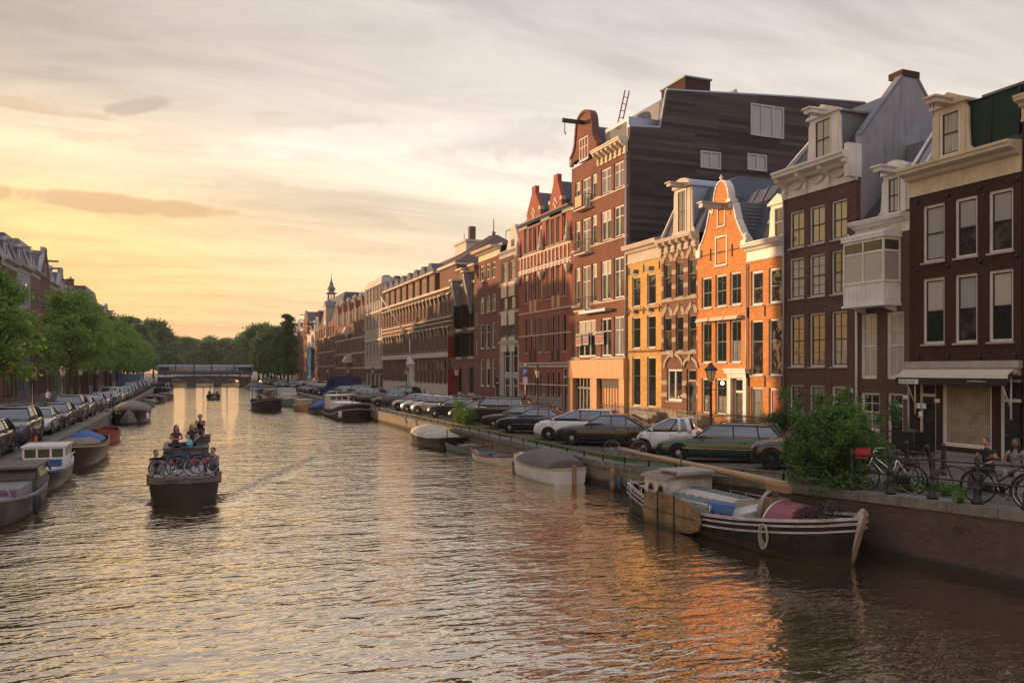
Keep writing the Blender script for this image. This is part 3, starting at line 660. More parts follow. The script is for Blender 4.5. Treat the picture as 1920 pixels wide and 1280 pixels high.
    # stoop fence is separate
def house_P():
    h = House('canal_house', 'banded brick and sandstone house with arched window heads and a zinc mansard with white dormer', 1240, 1308)
    c3 = [(1244, 1259), (1267, 1281), (1290, 1305)]
    h.row(c3, 1274, 489, 557, 'brn', 0); h.row(c3, 1274, 592, 658, 'brn', [1, 0, 1])
    zb = h.z(1274, 752); h.win(h.u(1250), zb, h.u(1279)-h.u(1250), h.z(1274, 692)-zb, 'case2', 1)
    h.door(h.u(1287), h.u(1305)-h.u(1287), h.z(1296, 692), transom=.2, frame='sandstone')
    zc = h.z(1240, 478); H = zc+.3
    bands = [(z, z+.28, 'sandstone') for z in (h.z(1274, 745), h.z(1274, 722), h.z(1274, 640), h.z(1274, 615), h.z(1274, 540), h.z(1274, 512))]
    h.wall(H, 'br_band', 9.5, 'sandstone', 1.0, bands=bands)
    h.cornice(zc, h.z(1240, 453)-zc, .55, 'stonewhite', consoles=6)
    m = mb('sandstone')
    for zt in (h.z(1274, 489), h.z(1274, 592)):
        for a, b in c3:
            ua, ub = h.u(a), h.u(b); uc = (ua+ub)/2; r = (ub-ua)/2
            P = [(uc+(r+.22)*math.cos(t), zt+.05+(r*.9+.22)*math.sin(t)) for t in [PI*i/8 for i in range(9)]]
            Q = [(uc+r*.75*math.cos(t), zt+.05+(r*.75)*math.sin(t)) for t in [PI*i/8 for i in range(9)]]
            m = mb('sandstone')
            for i in range(8):
                m.prism([P[i], P[i+1], Q[i+1], Q[i]], -.07 if i in (0, 7, 3, 4) else -.04, .0, 'y')
            m.box(uc-.09, uc+.09, -.14, 0, zt+r*.8, zt+r*.9+.35); h.part(m, 'window_arch')
    for a, b, zt in ((1249, 1280, h.z(1264, 690)), (1285, 1307, h.z(1296, 690))):
        ua, ub = h.u(a), h.u(b); uc = (ua+ub)/2; r = (ub-ua)/2
        P = [(uc+(r+.2)*math.cos(t), zt+(r*.8+.2)*math.sin(t)) for t in [PI*i/10 for i in range(11)]]; Q = [(uc+(r+.02)*math.cos(t), zt+(r*.8)*math.sin(t)) for t in [PI*i/10 for i in range(11)]]
        m = mb('sandstone')
        for i in range(10): m.prism([P[i], P[i+1], Q[i+1], Q[i]], -.1, .0, 'y')
        m.box(uc-.1, uc+.1, -.17, 0, zt+r*.7, zt+r*.8+.35); h.part(m, 'window_arch')
    for z in (h.z(1274, 563), h.z(1274, 664)): h.band(z, .14, .06, 'sandstone')
    T = h.z(1240, 453)
    h.roof([(.1, T), (1.4, T+2.8), (3.0, T+3.6), (8, T+3.6), (9.4, T)], 'tile_blue', .02, h.w-.02)
    h.dormer(h.u(1262), h.u(1262)+1.75, T+.1, T+3.0, .1, 3.0, 'stonewhite', 'zinc', 'dorm', True, 'round', 7, .95)
    h.part(mb('white').prism([(-.0, T), (-.1, T+.15), (1.3, T+2.9), (1.45, T+2.8)], 0, .12, 'x'), 'verge_board')
def house_Y():
    h = House('canal_house', 'sunlit yellow brick house two windows wide with arched dark windows', 1177, 1240)
    b2 = [(1185, 1201), (1213, 1230)]
    h.row(b2, 1207, 516, 573, 'tall', 0); h.row(b2, 1207, 592, 652, 'tall', 0)
    zb = h.z(1207, 762)
    for a, b in b2:
        ua, ub = h.u(a), h.u(b); h.win(ua, sn(zb), ub-ua, sn(h.z(1207, 670)-zb), 'tall', 0, False)
    zc = h.z(1177, 497); H = zc+.3
    h.wall(H, 'br_yellow', 9.5, 'plinth', 1.0)
    h.cornice(zc, h.z(1177, 464)-zc, .55, 'stonewhite')
    for z in (h.z(1207, 660), h.z(1207, 582)): h.band(z, .12, .08, 'br_brown')
    m = mb('bluegrey')
    for y in (509, 585):
        for a, b in b2:
            uc = (h.u(a)+h.u(b))/2; z = h.z(1207, y); m.box(uc-.16, uc+.16, -.3, 0, z, z+.22); m.box(uc-.24, uc+.24, -.06, 0, z-.1, z+.05)
    h.part(m, 'keystone')
    for y in (505, 583):
        for uu in (.2, h.w*.5, h.w-.2): z = h.z(1207, y); h.part(mb('iron').box(uu-.03, uu+.03, -.06, 0, z-.2, z+.3), 'wall_anchor')
    T = h.z(1177, 464); h.roof([(.2, T), (3.5, T+1.6), (9.4, T)], 'tile_dark', .02, h.w-.02)
def house_K():
    h = House('warehouse', 'tall brown brick warehouse with bell gable, balconies and a high dark timber-clad flank', 1072, 1177, cat='warehouse')
    rows = [(303, 352), (385, 443), (482, 558)]
    rr = [(1127, 1146), (1151, 1170)]; ll = [(1079, 1088), (1091, 1107), (1109.5, 1119)]
    zs = []
    for k, (a, b) in enumerate(rows):
        zb, zt = h.row(rr, 1160, a, b, 'brownw', [3, 1] if k else [7, 7]); zs.append(zb)
        for i, (c, d) in enumerate(ll):
            ua, ub = h.u(c), h.u(d); zz = zb - (.55 if i == 1 else 0)
            h.win(ua, sn(zz), ub-ua, sn(zt-zz), 'tallw' if i != 1 else 'brownw', 7 if i == 1 else 3, i != 1)
    zb, zt = h.row(rr, 1160, 592, 666, 'brownw', [1, 4])
    h.win(h.u(1083), sn(zb), h.u(1117)-h.u(1083), sn(zt-zb), 'grid', 3)
    h.open.append((h.u(1080), h.u(1113), 0, h.z(1095, 709))); h.open.append((h.u(1125), h.u(1167), 0, h.z(1145, 714)))
    H = h.z(1177, 262); DEP = 27
    h.wall(H, 'br_brown', 12, None)
    for zb in zs+[zb]: h.band(zb-.2, .17, .07, 'stonewhite', 0, h.u(1089)); h.band(zb-.2, .17, .07, 'stonewhite', h.u(1108), h.w)
    # ground floor timber fascia and garage doors
    f0, f1 = h.z(1120, 709), h.z(1120, 674)
    h.part(mb('clad_orange').box(-.02, h.w, -.35, -.003, f0, f1).box(-.02, h.u(1080), -.3, -.003, 0, f0).box(h.u(1113), h.u(1125), -.3, -.003, 0, f0).box(h.u(1167), h.w, -.3, -.003, 0, f0), 'timber_fascia')
    u0, u1, zt = h.u(1080), h.u(1113), h.z(1095, 709)
    m = mb('stonegrey')
    for k in range(5): x = u0+(u1-u0)*k/5; m.box(x, x+.1, .05, .12, 0, zt)
    m.box(u0, u1, .05, .12, zt*.72, zt*.72+.1); d = m.build('garage_door', h.root); mb('g_room').box(u0, u1, .13, .14, 0, zt).build('pane', d)
    u0, u1, zt = h.u(1125), h.u(1167), h.z(1145, 714)
    m = mb('clad_orange').box(u0, u1, .08, .14, 0, zt-.5); m.use('shutter_brown')
    for k in range(8): x = u0+(u1-u0)*k/8; m.box(x, x+.08, .03, .08, 0, zt-.5)
    m.use('black').box(u0, u1, .02, .2, zt-.5, zt); m.build('garage_door', h.root)
    # balconies
    for k, (a, b) in enumerate(rows):
        z = h.z(1160, b)-.55; c = (h.u(1091)+h.u(1107))/2
        m = mb('stonewhite').box(c-1.0, c+1.0, -.6, 0, z-.12, z); m.use('iron')
        for i in range(15): x = c-.95+1.9*i/14; m.box(x-.012, x+.012, -.57, -.545, z, z+.95)
        for s_ in (-.95, .95): m.box(c+s_-.02, c+s_+.02, -.57, 0, z+.93, z+.97)
        m.box(c-.97, c+.97, -.58, -.54, z+.93, z+.98); b_ = m.build('balcony', h.root)
        if k == 0: mb('clad_orange').box(c-.6, c+.5, -.66, -.60, z+.1, z+.95).build('balcony_cloth', b_)
    # bell gable over the left bay
    gu0, gu1 = 0.0, h.u(1122); c = (gu0+gu1)/2; w = c; T = h.z(1104, 205)
    b = h.z(1072, 300)-.3; k = T-b
    half = [(w, b), (w-.02, b+k*.12), (w*.82, b+k*.2), (w*.68, b+k*.34), (w*.62, b+k*.55), (w*.58, b+k*.7)]
    arch = [(w*.56*math.cos(t), b+k*.74+k*.26*math.sin(t)) for t in [PI*i/10 for i in range(11)]]
    out = [(c+x, z) for x, z in half]+[(c+x, z) for x, z in arch]+[(c-x, z) for x, z in half[::-1]]
    out = [(x, z) for x, z in out]
    h.part(mb('br_brown').prism(out, -.06, .35, 'y'), 'gable'); gable_trim(h, out, 'br_brown', .22, -.16, .45)
    zb_ = h.z(1098, 300); h.win(c-.75, zb_, 1.5, h.z(1098, 258)-zb_, 'grid', 7, True, y=-.06, surf=True)
    h.part(mb('iron').box(c-.1, c+.1, -1.9, .2, h.z(1098, 233), h.z(1098, 226)).tube((c, -1.7, h.z(1098, 232)), (c, -1.7, h.z(1098, 252)), .03).tube((c, -1.7, h.z(1098, 251)), (c+.15, -1.7, h.z(1098, 256)), .05), 'hoist_beam')
    h.part(mb('stonewhite').lathe([(.18, b-.3), (.26, b), (.1, b+.3)], 8, (.1, -.05, 0)), 'gable_ornament')
    h.roof([(c-w*.5, H-.5), (c-w*.5, T-1.4), (c, T-1.0), (c+w*.5, T-1.4), (c+w*.5, H-.5)], 'tile_blue', .36, 7.5, ax='y')
    zc = h.z(1177, 285); h.cornice(zc, h.z(1177, 262)-zc+.2, .75, 'cream', gu1+.02, h.w, 7)
    h.part(mb('g_bright').box(h.u(1125), h.u(1132), .4, 1, H, H+1.0), 'roof_window')
    # timber-clad attic volume, its flank faces the viewer
    fz = lambda px, py: py
    def flank(px, py):   # point in the plane of the flank (Y = end of this house)
        Yw = Yp(1177, 28.0); a = TH+math.atan((px-960)/F); X = Yw*math.tan(a); Z = dep(X, Yw)
        return (X-28.0, CZ+(HZ-py)*Z/F-ZS)
    pts = [flank(1181, 237), flank(1240, 240), flank(1252, 169), flank(1500, 183), flank(1624, 193)]
    pts = [(max(p[0], .05), p[1]) for p in pts]
    poly = [(pts[0][0], .5)]+pts+[(pts[-1][0], .5)]
    m = mb('clad_dark'); m.prism([p for p in poly], h.w-.35, h.w+.02, 'x'); h.part(m, 'clad_flank')
    bx = [(pts[2][0]-.2, H-.5), (pts[2][0]+.4, pts[2][1]-.15), (pts[4][0], pts[4][1]-.15), (pts[4][0], H-3)]
    m = mb('lead').prism(bx, .6, h.w-.36, 'x'); m.use('zinc')
    for i in range(1, 5): p, q = pts[i-1] if i > 1 else pts[0], pts[i]; m.tube((h.w-.15, p[0], p[1]+.05), (h.w-.15, q[0], q[1]+.05), .12, n=4, smooth=False)
    h.part(m, 'attic')
    y0, z0 = pts[2]
    h.part(mb('zinc').box(h.w-4.6, h.w-1.0, y0-2.6, y0+1.0, H-.2, H+2.0).use('g_bright').box(h.w-4.3, h.w-1.3, y0-2.64, y0-2.55, H+.5, H+1.7), 'roof_dormer')
    for px0, px1, py0, py1, n in ((1406, 1468, 203, 254, 3), (1312, 1350, 287, 315, 2), (1400, 1436, 292, 319, 2)):
        (a, zb), (b, zt) = flank(px0, py1), flank(px1, py0); X = h.w+.02
        m = mb('greywood').box(X, X+.12, a, b, zb, zb+.12).box(X, X+.12, a, b, zt-.12, zt).box(X, X+.117, a+.002, a+.12, zb+.12, zt-.12).box(X, X+.117, b-.12, b-.002, zb+.12, zt-.12)
        for i in range(1, n): y = a+(b-a)*i/n; m.box(X, X+.11, y-.08, y+.08, zb+.12, zt-.12)
        f = m.build('window', h.root); mb('g_white').box(X-.01, X+.04, a+.1, b-.1, zb+.1, zt-.1).build('pane', f)
    (a, zb), (b, zt) = flank(1291, 171), flank(1338, 149); h.part(mb('br_dark').box(h.w-3.6, h.w-.4, a, b, zb-.5, zt).use('lead').box(h.w-3.7, h.w-.3, a-.1, b+.1, zt, zt+.12), 'chimney')
    (a, zb) = flank(1376, 176); (b, zt) = flank(1412, 158); h.part(mb('zinc').prism([(a, zb-.4), (b-.6, zt), (b, zb-.4)], h.w-2.5, h.w-1.2, 'x'), 'roof_vent')
    ex, ez = flank(1226, 215); 
    m = mb('red_rail')
    for d in (0, .35): m.tube((h.w-3, ex-1.6+d, H+.5), (h.w-3.0, ex-.6+d, H+4.6), .05)
    for i in range(8): t = i/8; m.tube((h.w-3, ex-1.6+t, H+.5+4.1*t), (h.w-3, ex-1.25+t, H+.5+4.1*t), .03)
    h.part(m, 'roof_ladder')
    # three letting boards
    for i, (px, py, wd) in enumerate(((1083, 643, .95), (1096, 641, .95), (1119, 640, 1.35))):
        u, z = h.u(px), h.z(px, py+6); b = h.part(mb('paint_pale').box(u, u+wd, -.16, -.12, z, z+.95), 'letting_board')
        mb('boot_red' if i != 1 else 'purple').box(u+.05, u+wd-.05, -.17, -.161, z+.30, z+.58).use('sign_navy').box(u+.05, u+wd-.05, -.17, -.161, z+.64, z+.84).box(u+.1, u+wd-.15, -.17, -.161, z+.15, z+.26).build('board_print', b)
    h.part(mb('zinc').box(h.u(1100), h.u(1150), -.7, -.1, h.z(1120, 587), h.z(1120, 582)), 'canopy')
    h.part(mb('zinc').tube((h.w-.1, -.1, 4), (h.w-.1, -.1, H-.8), .07), 'downpipe')
def house_R():
    h = House('canal_house', 'bright red brick double house with twin steep dormer gables and white stone banding', 973, 1072)
    px = lambda x: 960+x/2.78
    cols = [(62, 81), (88, 104), (110, 127), (136, 156), (177, 195), (204, 220), (231, 249), (261, 282)]
    cols = [(px(a), px(b)) for a, b in cols]; zz = []
    for k, (a, b, st) in enumerate(((399, 461, 'r2'), (488, 560, 'r2'), (592, 660, 'r2'), (696, 746, 'r2'))):
        c = cols if k < 3 else cols[:-1]
        zt, zb = h.z(1030, a), h.z(1030, b)
        zz.append((zb, zt))
        for i, (p, q) in enumerate(c):
            up = .5 if (k == 0 and i in (1, 2, 5, 6)) else 0
            dn = .9 if (k in (1, 2) and i in (1, 2, 5, 6)) else 0
            h.win(h.u(p), sn(zb-dn), h.u(q)-h.u(p), sn(zt-zb+up+dn), st, rnd.choice([7, 7, 0, 3, 5]), dn == 0)
            if dn and i in (1, 2, 5, 6):
                u = h.u(p); h.part(mb('clad_orange' if k == 1 else 'black').box(u+.05, u+h.u(q)-h.u(p)-.05, .0, .06, sn(zb-dn)+.1, sn(zb-dn)+1.1), 'balcony_grille')
    h.door(h.u(px(262)), h.u(px(283))-h.u(px(262)), h.z(1060, 690), transom=.2)
    H = h.z(973, 428)
    h.wall(H, 'br_red', 12, 'plinth', 1.5)
    for z, hh in ((zz[0][0]-.35, .2), (zz[0][0]-1.6, .16), (zz[1][1]-.6, .12), (zz[1][0]-1.0, .13), (zz[2][0]-1.0, .13), (zz[2][1]-1.6, .1), (zz[3][1]+.35, .18), (zz[3][1]-1.2, .12)): h.band(z, hh, .06, 'stonewhite')
    m = mb('stonewhite')
    for i in range(14): u = .6+(h.w-1.2)*i/13; m.box(u-.08, u+.08, -.1, 0, zz[0][0]-1.5, zz[0][0]-.35); m.prism([(u-.3, zz[0][0]-1.6), (u+.3, zz[0][0]-1.6), (u, zz[0][0]-1.95)], -.1, 0, 'y')
    for u in (.3, h.w*.5, h.w-.3):
        m.lathe([(.3, zz[0][0]-.15), (.3, zz[0][0]+.1), (.16, zz[0][0]+.5), (.22, zz[0][0]+.7), (.05, zz[0][0]+1.5)], 8, (u, -.25, 0))
        m.lathe([(.08, zz[1][1]-1.6), (.32, zz[1][1]-1.0), (.32, zz[1][1]-.8)], 8, (u, -.22, 0))
    h.part(m, 'stone_ornament')
    h.cornice(H-.35, .5, .4, 'lead')
    T = H+.12
    h.roof([(.1, T), (3.0, T+3.0), (11, T+3.0), (11.9, T)], 'tile_slate', .02, h.w-.02)
    for (a, b, apx, apy) in ((80, 150, 1000, 350), (197, 262, 1043, 327)):
        u0, u1 = h.u(px(a)), h.u(px(b)); c = (u0+u1)/2; zt = zp(apx, apy, 28)-ZS
        poly = [(u0, H-.5), (u1, H-.5), (u1, T+.9), (c+.4, zt-.6), (c+.4, zt), (c-.4, zt), (c-.4, zt-.6), (u0, T+.9)]
        h.part(mb('br_red').prism(poly, -.03, .35, 'y').use('stonewhite').box(c-.12, c+.12, -.08, 0, zt-2.9, zt-1.9).box(c-.4, c+.4, -.08, 0, zt-2.5, zt-2.25).box(u0-.1, u0+.3, -.1, .3, T+.7, T+1.0).box(u1-.3, u1+.1, -.1, .3, T+.7, T+1.0), 'gable')
        h.roof([(u0+.1, T), (u0+.1, T+.8), (c, zt-.5), (u1-.1, T+.8), (u1-.1, T)], 'tile_slate', .36, 6, ax='y')
def house_M():
    h = House('office_building', 'narrow modern infill house with grey concrete front and yellow sunlit panels', 937, 973, cat='building')
    for k, (a, b) in enumerate(((490, 527), (540, 580), (590, 630))):
        for c, d in ((941, 951), (955, 966)):
            zb = h.z(955, b); h.win(h.u(c), sn(zb), h.u(d)-h.u(c), sn(h.z(955, a)-zb), 'r2', 7, False)
            h.part(mb('cream').box(h.u(c), h.u(d), -.1, 0, zb-1.5, zb-.1), 'balcony_panel')
    for k, (a, b) in enumerate(((650, 700), (708, 750))):
        for c, d in ((945, 955), (960, 970)):
            zb = h.z(955, b); h.win(h.u(c), sn(zb), h.u(d)-h.u(c), sn(h.z(955, a)-zb), 'tallw', 1, False)
    H = h.z(937, 480)
    f = h.z(955, 645)
    h.wall(H, 'br_plum2', 11, 'stonegrey', f); h.band(f, .35, .15, 'stonegrey')
    for y in (535, 588): h.band(h.z(955, y), .3, .08, 'stonegrey')
    h.cornice(H-.4, .6, .3, 'stonegrey')
    c = h.w*.55; zt = zp(957, 421, 28)-ZS
    h.part(mb('plaster_light').prism([(c-2.0, H), (c+2.0, H), (c+.7, zt-.4), (c+.5, zt), (c-.5, zt), (c-.7, zt-.4)], .3, .7, 'y').use('g_dark').box(c-.35, c+.35, .24, .3, H+.6, zt-1.4), 'gable')
    h.roof([(c-1.9, H), (c, zt-.3), (c+1.9, H)], 'tile_slate', .7, 8, ax='y')
    h.part(mb('iron').tube((.4, .5, H), (.4, .5, H+2.4), .04).tube((1.6, .5, H), (1.6, .5, H+2.4), .04).tube((.4, .5, H+2.4), (1.6, .5, H+2.4), .04).tube((.4, .5, H+1.3), (1.6, .5, H+1.3), .04), 'roof_rail')
def house_D():
    h = House('canal_house', 'dark brick house three windows wide with sunlit cream cornice', 898, 937)
    c3 = [(900, 907), (911, 918), (922, 929)]
    for a, b in ((494, 524), (553, 585), (606, 653), (673, 724)):
        zb = h.z(915, b)
        for c, d in c3: h.win(h.u(c), sn(zb), h.u(d)-h.u(c), sn(h.z(915, a)-zb), 'tallw', rnd.choice([0, 1, 3, 7]))
    h.door(h.w-1.5, 1.1, 2.8)
    H = h.z(898, 487)
    h.wall(H, 'br_brown', 11, 'plinth', .8); zc = H-.3; h.cornice(zc, 1.0, 1.0, 'cream')
    h.part(mb('lead').box(.1, h.w-.1, .3, 9, H+.7, H+1.0), 'roof')
def house_W():
    h = House('warehouse', 'twin brick warehouse with open red shutters and two slanting zinc hoist hoods', 849, 898, cat='warehouse')
    c5 = lambda x, y: (680+x/3.369, 420+y/3.369)
    H = h.z(855, 537)
    uu = [h.w*.27, h.w*.73]
    for u in uu:
        for a, b in ((573, 615), (625, 668), (690, 735)):
            zb = h.z(872, b); zt = h.z(872, a); h.open.append((sn(u-.8), sn(u+.8), sn(zb), sn(zt)))
            f = mb('black').box(sn(u-.8), sn(u+.8), .2, .25, sn(zb), sn(zt)).build('loft_door', h.root)
            h.part(mb('stonewhite').box(u-1.0, u+1.0, -.12, 0, zb-.3, zb-.05), 'sill')
        for du in (-1.6, 1.6):
            for a, b in ((640, 668), (590, 615)):
                zb = h.z(872, b); h.win(sn(u+du-.25), sn(zb), .5, sn(h.z(872, a)-zb), 'small', 0, False)
    h.wall(H, 'br_long', 12, 'plinth', .8)
    for (u, ya, yb) in ((uu[0], 524, 594), (uu[1], 515, 590)):
        z = H; h.part(mb('br_long').prism([(u-2.2, H), (u+2.2, H), (u+.9, H+1.2), (u+.9, H+1.7), (u-.9, H+1.7), (u-.9, H+1.2)], 0, .35, 'y').use('stonewhite').box(u-1.1, u+1.1, -.15, .4, H+1.7, H+1.9), 'gable')
        za, zb_ = h.z(874, ya), h.z(874, yb); h.part(mb('bluegrey').prism([(-.95, za-.5), (-.95, za-.1), (.0, za), (.0, zb_), (-.12, zb_)], u-.3, u+.3, 'x').use('stonewhite').box(u-.5, u+.5, -1.1, 0, za, za+.2), 'hoist_hood')
        h.roof([(u-2.1, H), (u-.8, H+1.2), (u+.8, H+1.2), (u+2.1, H)], 'tile_slate', .36, 10, ax='y')
        h.part(mb('stonewhite').box(u-1.3, u+1.3, -.1, 0, H-.2, H+.05), 'band')
    for (a, b) in ((630, 670), (690, 740)):
        zb, zt = h.z(852, b), h.z(852, a)
        for u in (uu[0]-.85, ): h.part(mb('shutter_red').box(u-.06, u, -1.1, 0, zb, zt), 'shutter')
    for (a, b) in ((573, 615), (625, 668)):
        zb, zt = h.z(872, b), h.z(872, a); h.part(mb('black').box(uu[0]+.8, uu[0]+.86, -.95, 0, zb, zt), 'shutter'); h.part(mb('black').box(uu[1]-.86, uu[1]-.8, -.95, 0, zb, zt), 'shutter')
def house_L():
    h = House('long_building', 'very long brown brick building with white stone bands, many dormers and hipped slate roof', 718, 849, cat='building')
    H = h.z(849, 541)
    n = 20; zf = lambda y: zp(849, y, 28)-ZS
    rows = [(zf(588), zf(548), 'tallw'), (zf(655), zf(610), 'tallw'), (zf(722), zf(675), 'brn')]
    for k, (zb, zt, st) in enumerate(rows):
        for i, (x, w) in enumerate(h.cols(n, .4, h.w-.4, .5)):
            if k == 2 and i in (9, 10): continue
            h.win(sn(x), sn(zb), w, sn(zt-zb), 'r2' if k < 2 else 'brn', rnd.choice([0, 0, 1, 3]), False)
    h.door(h.w*.5-.7, 1.4, 3.6, frame='white2')
    h.wall(H, 'br_long', 16, 'stonewhite', 1.9)
    for z, hh, pj in ((rows[0][1]+.45, .28, .38), (rows[1][1]+.5, .14, .2), (rows[1][1]+1.0, .16, .25), (rows[2][1]+.4, .6, .25), (rows[1][0]-.35, .12, .12), (rows[0][0]-.3, .1, .1)): h.band(z, hh, pj, 'stonewhite')
    for k in (0, 1):
        zb, zt, st = rows[k]
        for i, (x, w) in enumerate(h.cols(n, .4, h.w-.4, .5)): m = mb('stonewhite'); m.prism([(0, zt+.1), (-.28, zt+.05), (-.3, zt-.15), (-.12, zt-.6), (0, zt-1.0)], x-.12, x+.06, 'x'); m.prism([(0, zt+.1), (-.3, zt+.05), (-.3, zt-.1), (0, zt-.05)], x-.12, x+w+.12, 'x'); h.part(m, 'window_hood')
    h.part(mb('white2').box(h.w*.5-1.1, h.w*.5-.7, -.5, 0, 0, 4.2).box(h.w*.5+.7, h.w*.5+1.1, -.5, 0, 0, 4.2).prism([(h.w*.5-1.3, 4.2), (h.w*.5+1.3, 4.2), (h.w*.5+1.0, 4.6), (h.w*.5, 5.4), (h.w*.5-1.0, 4.6)], -.6, 0, 'y'), 'portal')
    T = H
    # attic storey: brick dormers with hipped caps
    h.roof([(1.0, T), (2.5, T+2.8), (5.0, T+6.0), (9.0, T+6.0), (15, T)], 'tile_brown', .02, h.w-6.5)
    m = mb('tile_brown'); a, b = h.w-7.4, h.w+.3
    zt = zp(868, 452, 28)-ZS; 
    m.add([(a, .3, T+3.2), (b, .3, T+3.2), (b, 13, T+3.2), (a, 13, T+3.2), ((a+b)/2-.4, 6, zt+2.2), ((a+b)/2+.4, 6.8, zt+2.2)], [(0, 1, 5, 4), (1, 2, 5), (2, 3, 4, 5), (3, 0, 4), (0, 1, 2, 3)])
    h.part(m, 'hip_roof')
    h.part(mb('br_long').box(a+.4, b-.4, .5, 12.6, T-.2, T+3.1).use('stonewhite').box(a+.1, b-.1, .2, 12.9, T+2.85, T+3.18), 'corner_pavilion')
    h.part(mb('lead').lathe([(.15, zt+2.1), (.3, zt+2.5), (.08, zt+2.7), (.05, zt+4.2)], 8, ((a+b)/2, 6.4, 0)), 'finial')
    for k in range(8):
        u = 2.2+k*(h.w-11)/7.2
        m = mb('br_long').box(u-1.3, u+1.3, .2, 5, T-.1, T+2.7); m.use('stonewhite').box(u-1.7, u+1.7, -.2, 5, T+2.7, T+2.95); m.use('tile_slate').prism([(u-1.7, T+2.95), (u+1.7, T+2.95), (u+.4, T+4.1), (u-.4, T+4.1)], -.1, 5.5, 'y')
        d = m.build('dormer', h.root)
        for du in (-.75, .1): h.win(sn(u+du), T+.5, .6, 1.8, 'r2', 0, False, y=.2, surf=True, par=d)
        for uu in (u-1.3, ): pass
    h.part(mb('br_long').box(8, 11.2, 5.5, 8.5, T, T+5.8).use('stonewhite').box(7.8, 11.4, 5.3, 8.7, T+5.8, T+6.1), 'chimney')
    c = h.w-12.5
    h.part(mb('plaster_light').box(c-2.4, c+2.4, 5, 9, T+2, T+7.3).use('stonewhite').box(c-2.6, c+2.6, 4.8, 9.2, T+7.3, T+7.6).use('br_plum').box(c+.2, c+1.0, 6, 6.8, T+7.6, T+9.6).use('iron').tube((c-1.5, 6, T+7.6), (c-1.5, 6, T+9), .05), 'roof_house')
    h.part(mb('white2').tube((h.w*.5, -.3, 7.5), (h.w*.5-1, -4.2, 13.5), .09).tube((h.w*.5+.0, -.3, 4.9), (h.w*.5-.0, -.4, 7.6), .09), 'flagpole')
def house_G():
    h = House('office_building', 'pale modern office building with a regular grid of tall windows and white spandrels', 685, 718, cat='building')
    H = h.z(718, 527); fl = (H-3.8)/3
    for k in range(3):
        z0 = 3.9+k*fl
        for x, w in h.cols(5, .3, h.w-.3, .7): h.win(sn(x), sn(z0+fl*.36), w, sn(fl*.55), 'far', 0 if k else 5, False)
    for x, w in h.cols(4, .5, h.w-.5, .7): h.win(sn(x), .5, w, 2.4, 'shop', 1, False)
    h.wall(H, 'paint_pale', 14, 'br_plum', 3.5)
    for k in range(4): h.band(3.7+k*fl*.995, .3, .2, 'stonewhite')
    m = mb('stonewhite')
    for k in range(11): x = .1+(h.w-.3)*k/10; m.box(x, x+.14, -.14, 0, 3.8, H-.4)
    h.part(m, 'mullions'); h.part(mb('plaster_light').box(-.05, h.w+.05, -.25, .3, H-.35, H), 'parapet')
    h.part(mb('br_plum').box(.5, 1.3, 5, 6, H, H+2.5), 'chimney')
def gen_house(name, label, y0, w, X, side, H, wallm, roofm='tile_slate', nwin=3, floors=4, top='cornice', st='sash', trim='white', rz=None, group=None, zs=ZS, rh=3.0, beam=True, dpt=10, g=None, far=False):
    h = House(name, label, 0, 0, X, 'house', side, y0, y0-w if side > 0 else y0+w, group, zs)
    g0 = .9; fh = (H-.8-g0)/floors; gg = [0, 1, 3, 0, 2, 5]
    for k in range(floors):
        for i, (x, ww) in enumerate(h.cols(nwin, .35, w-.35, .56)):
            if k == 0 and i == nwin-1: continue
            h.win(sn(x), sn(g0+k*fh), ww, sn(fh*.66), st, g if g is not None else rnd.choice(gg), not far)
    x, ww = h.cols(nwin, .35, w-.35, .56)[-1]; h.door(sn(x), min(ww, 1.3), 2.8, handle=not far, panels=not far)
    h.wall(H, wallm, dpt, 'plinth', .6)
    c = w/2
    if top in ('cornice', 'mansard'):
        h.cornice(H-.5, .8, .5, trim)
        if top == 'cornice': h.roof([(.2, H+.3), (rh*.9, H+.3+rh), (dpt-rh, H+.3+rh), (dpt-.1, H+.3)], roofm, .02, w-.02)
        else: h.roof([(.1, H+.3), (1.2, H+.3+rh), (dpt-1.5, H+.3+rh), (dpt-.1, H+.3)], roofm, .02, w-.02)
        h.dormer(c-.8, c+.8, H+.35, H+2.3, .35, 2.4, trim, 'lead', 'dorm', beam, rnd.choice(['tri', 'flat', 'round']), 0, .85)
    else:
        if top == 'step':
            out = [(w, H-.1), (w, H+.7), (w*.84, H+.7), (w*.84, H+1.6), (w*.7, H+1.6), (w*.7, H+2.5), (w*.58, H+2.5), (w*.58, H+3.5), (w*.42, H+3.5), (w*.42, H+2.5), (w*.3, H+2.5), (w*.3, H+1.6), (w*.16, H+1.6), (w*.16, H+.7), (0, H+.7), (0, H-.1)]
        elif top == 'spout': out = [(w, H-.1), (w, H+.5), (w*.62, H+3.2), (w*.62, H+4.0), (w*.38, H+4.0), (w*.38, H+3.2), (0, H+.5), (0, H-.1)]
        else: out = [(w, H-.1), (w, H+.4), (w*.78, H+1.0), (w*.7, H+2.2), (w*.66, H+3.0)]+[(c+w*.16*math.cos(t), H+3.0+1.0*math.sin(t)) for t in [PI*i/6 for i in range(7)]]+[(w*.34, H+3.0), (w*.3, H+2.2), (w*.22, H+1.0), (0, H+.4), (0, H-.1)]
        h.part(mb(wallm).prism(out, .0, .35, 'y'), 'gable')
        gable_trim(h, out[1:-1], trim, .18, -.07, .42)
        h.win(c-.45, H+.5, .9, 1.3, 'small', 0, surf=True)
        h.roof([(.1, H), (c, H+rh+.3), (w-.1, H)], roofm, .36, dpt, ax='y')
        if beam: h.part(mb('iron').box(c-.1, c+.1, -1.5, .2, H+2.3, H+2.5), 'hoist_beam')
    return h
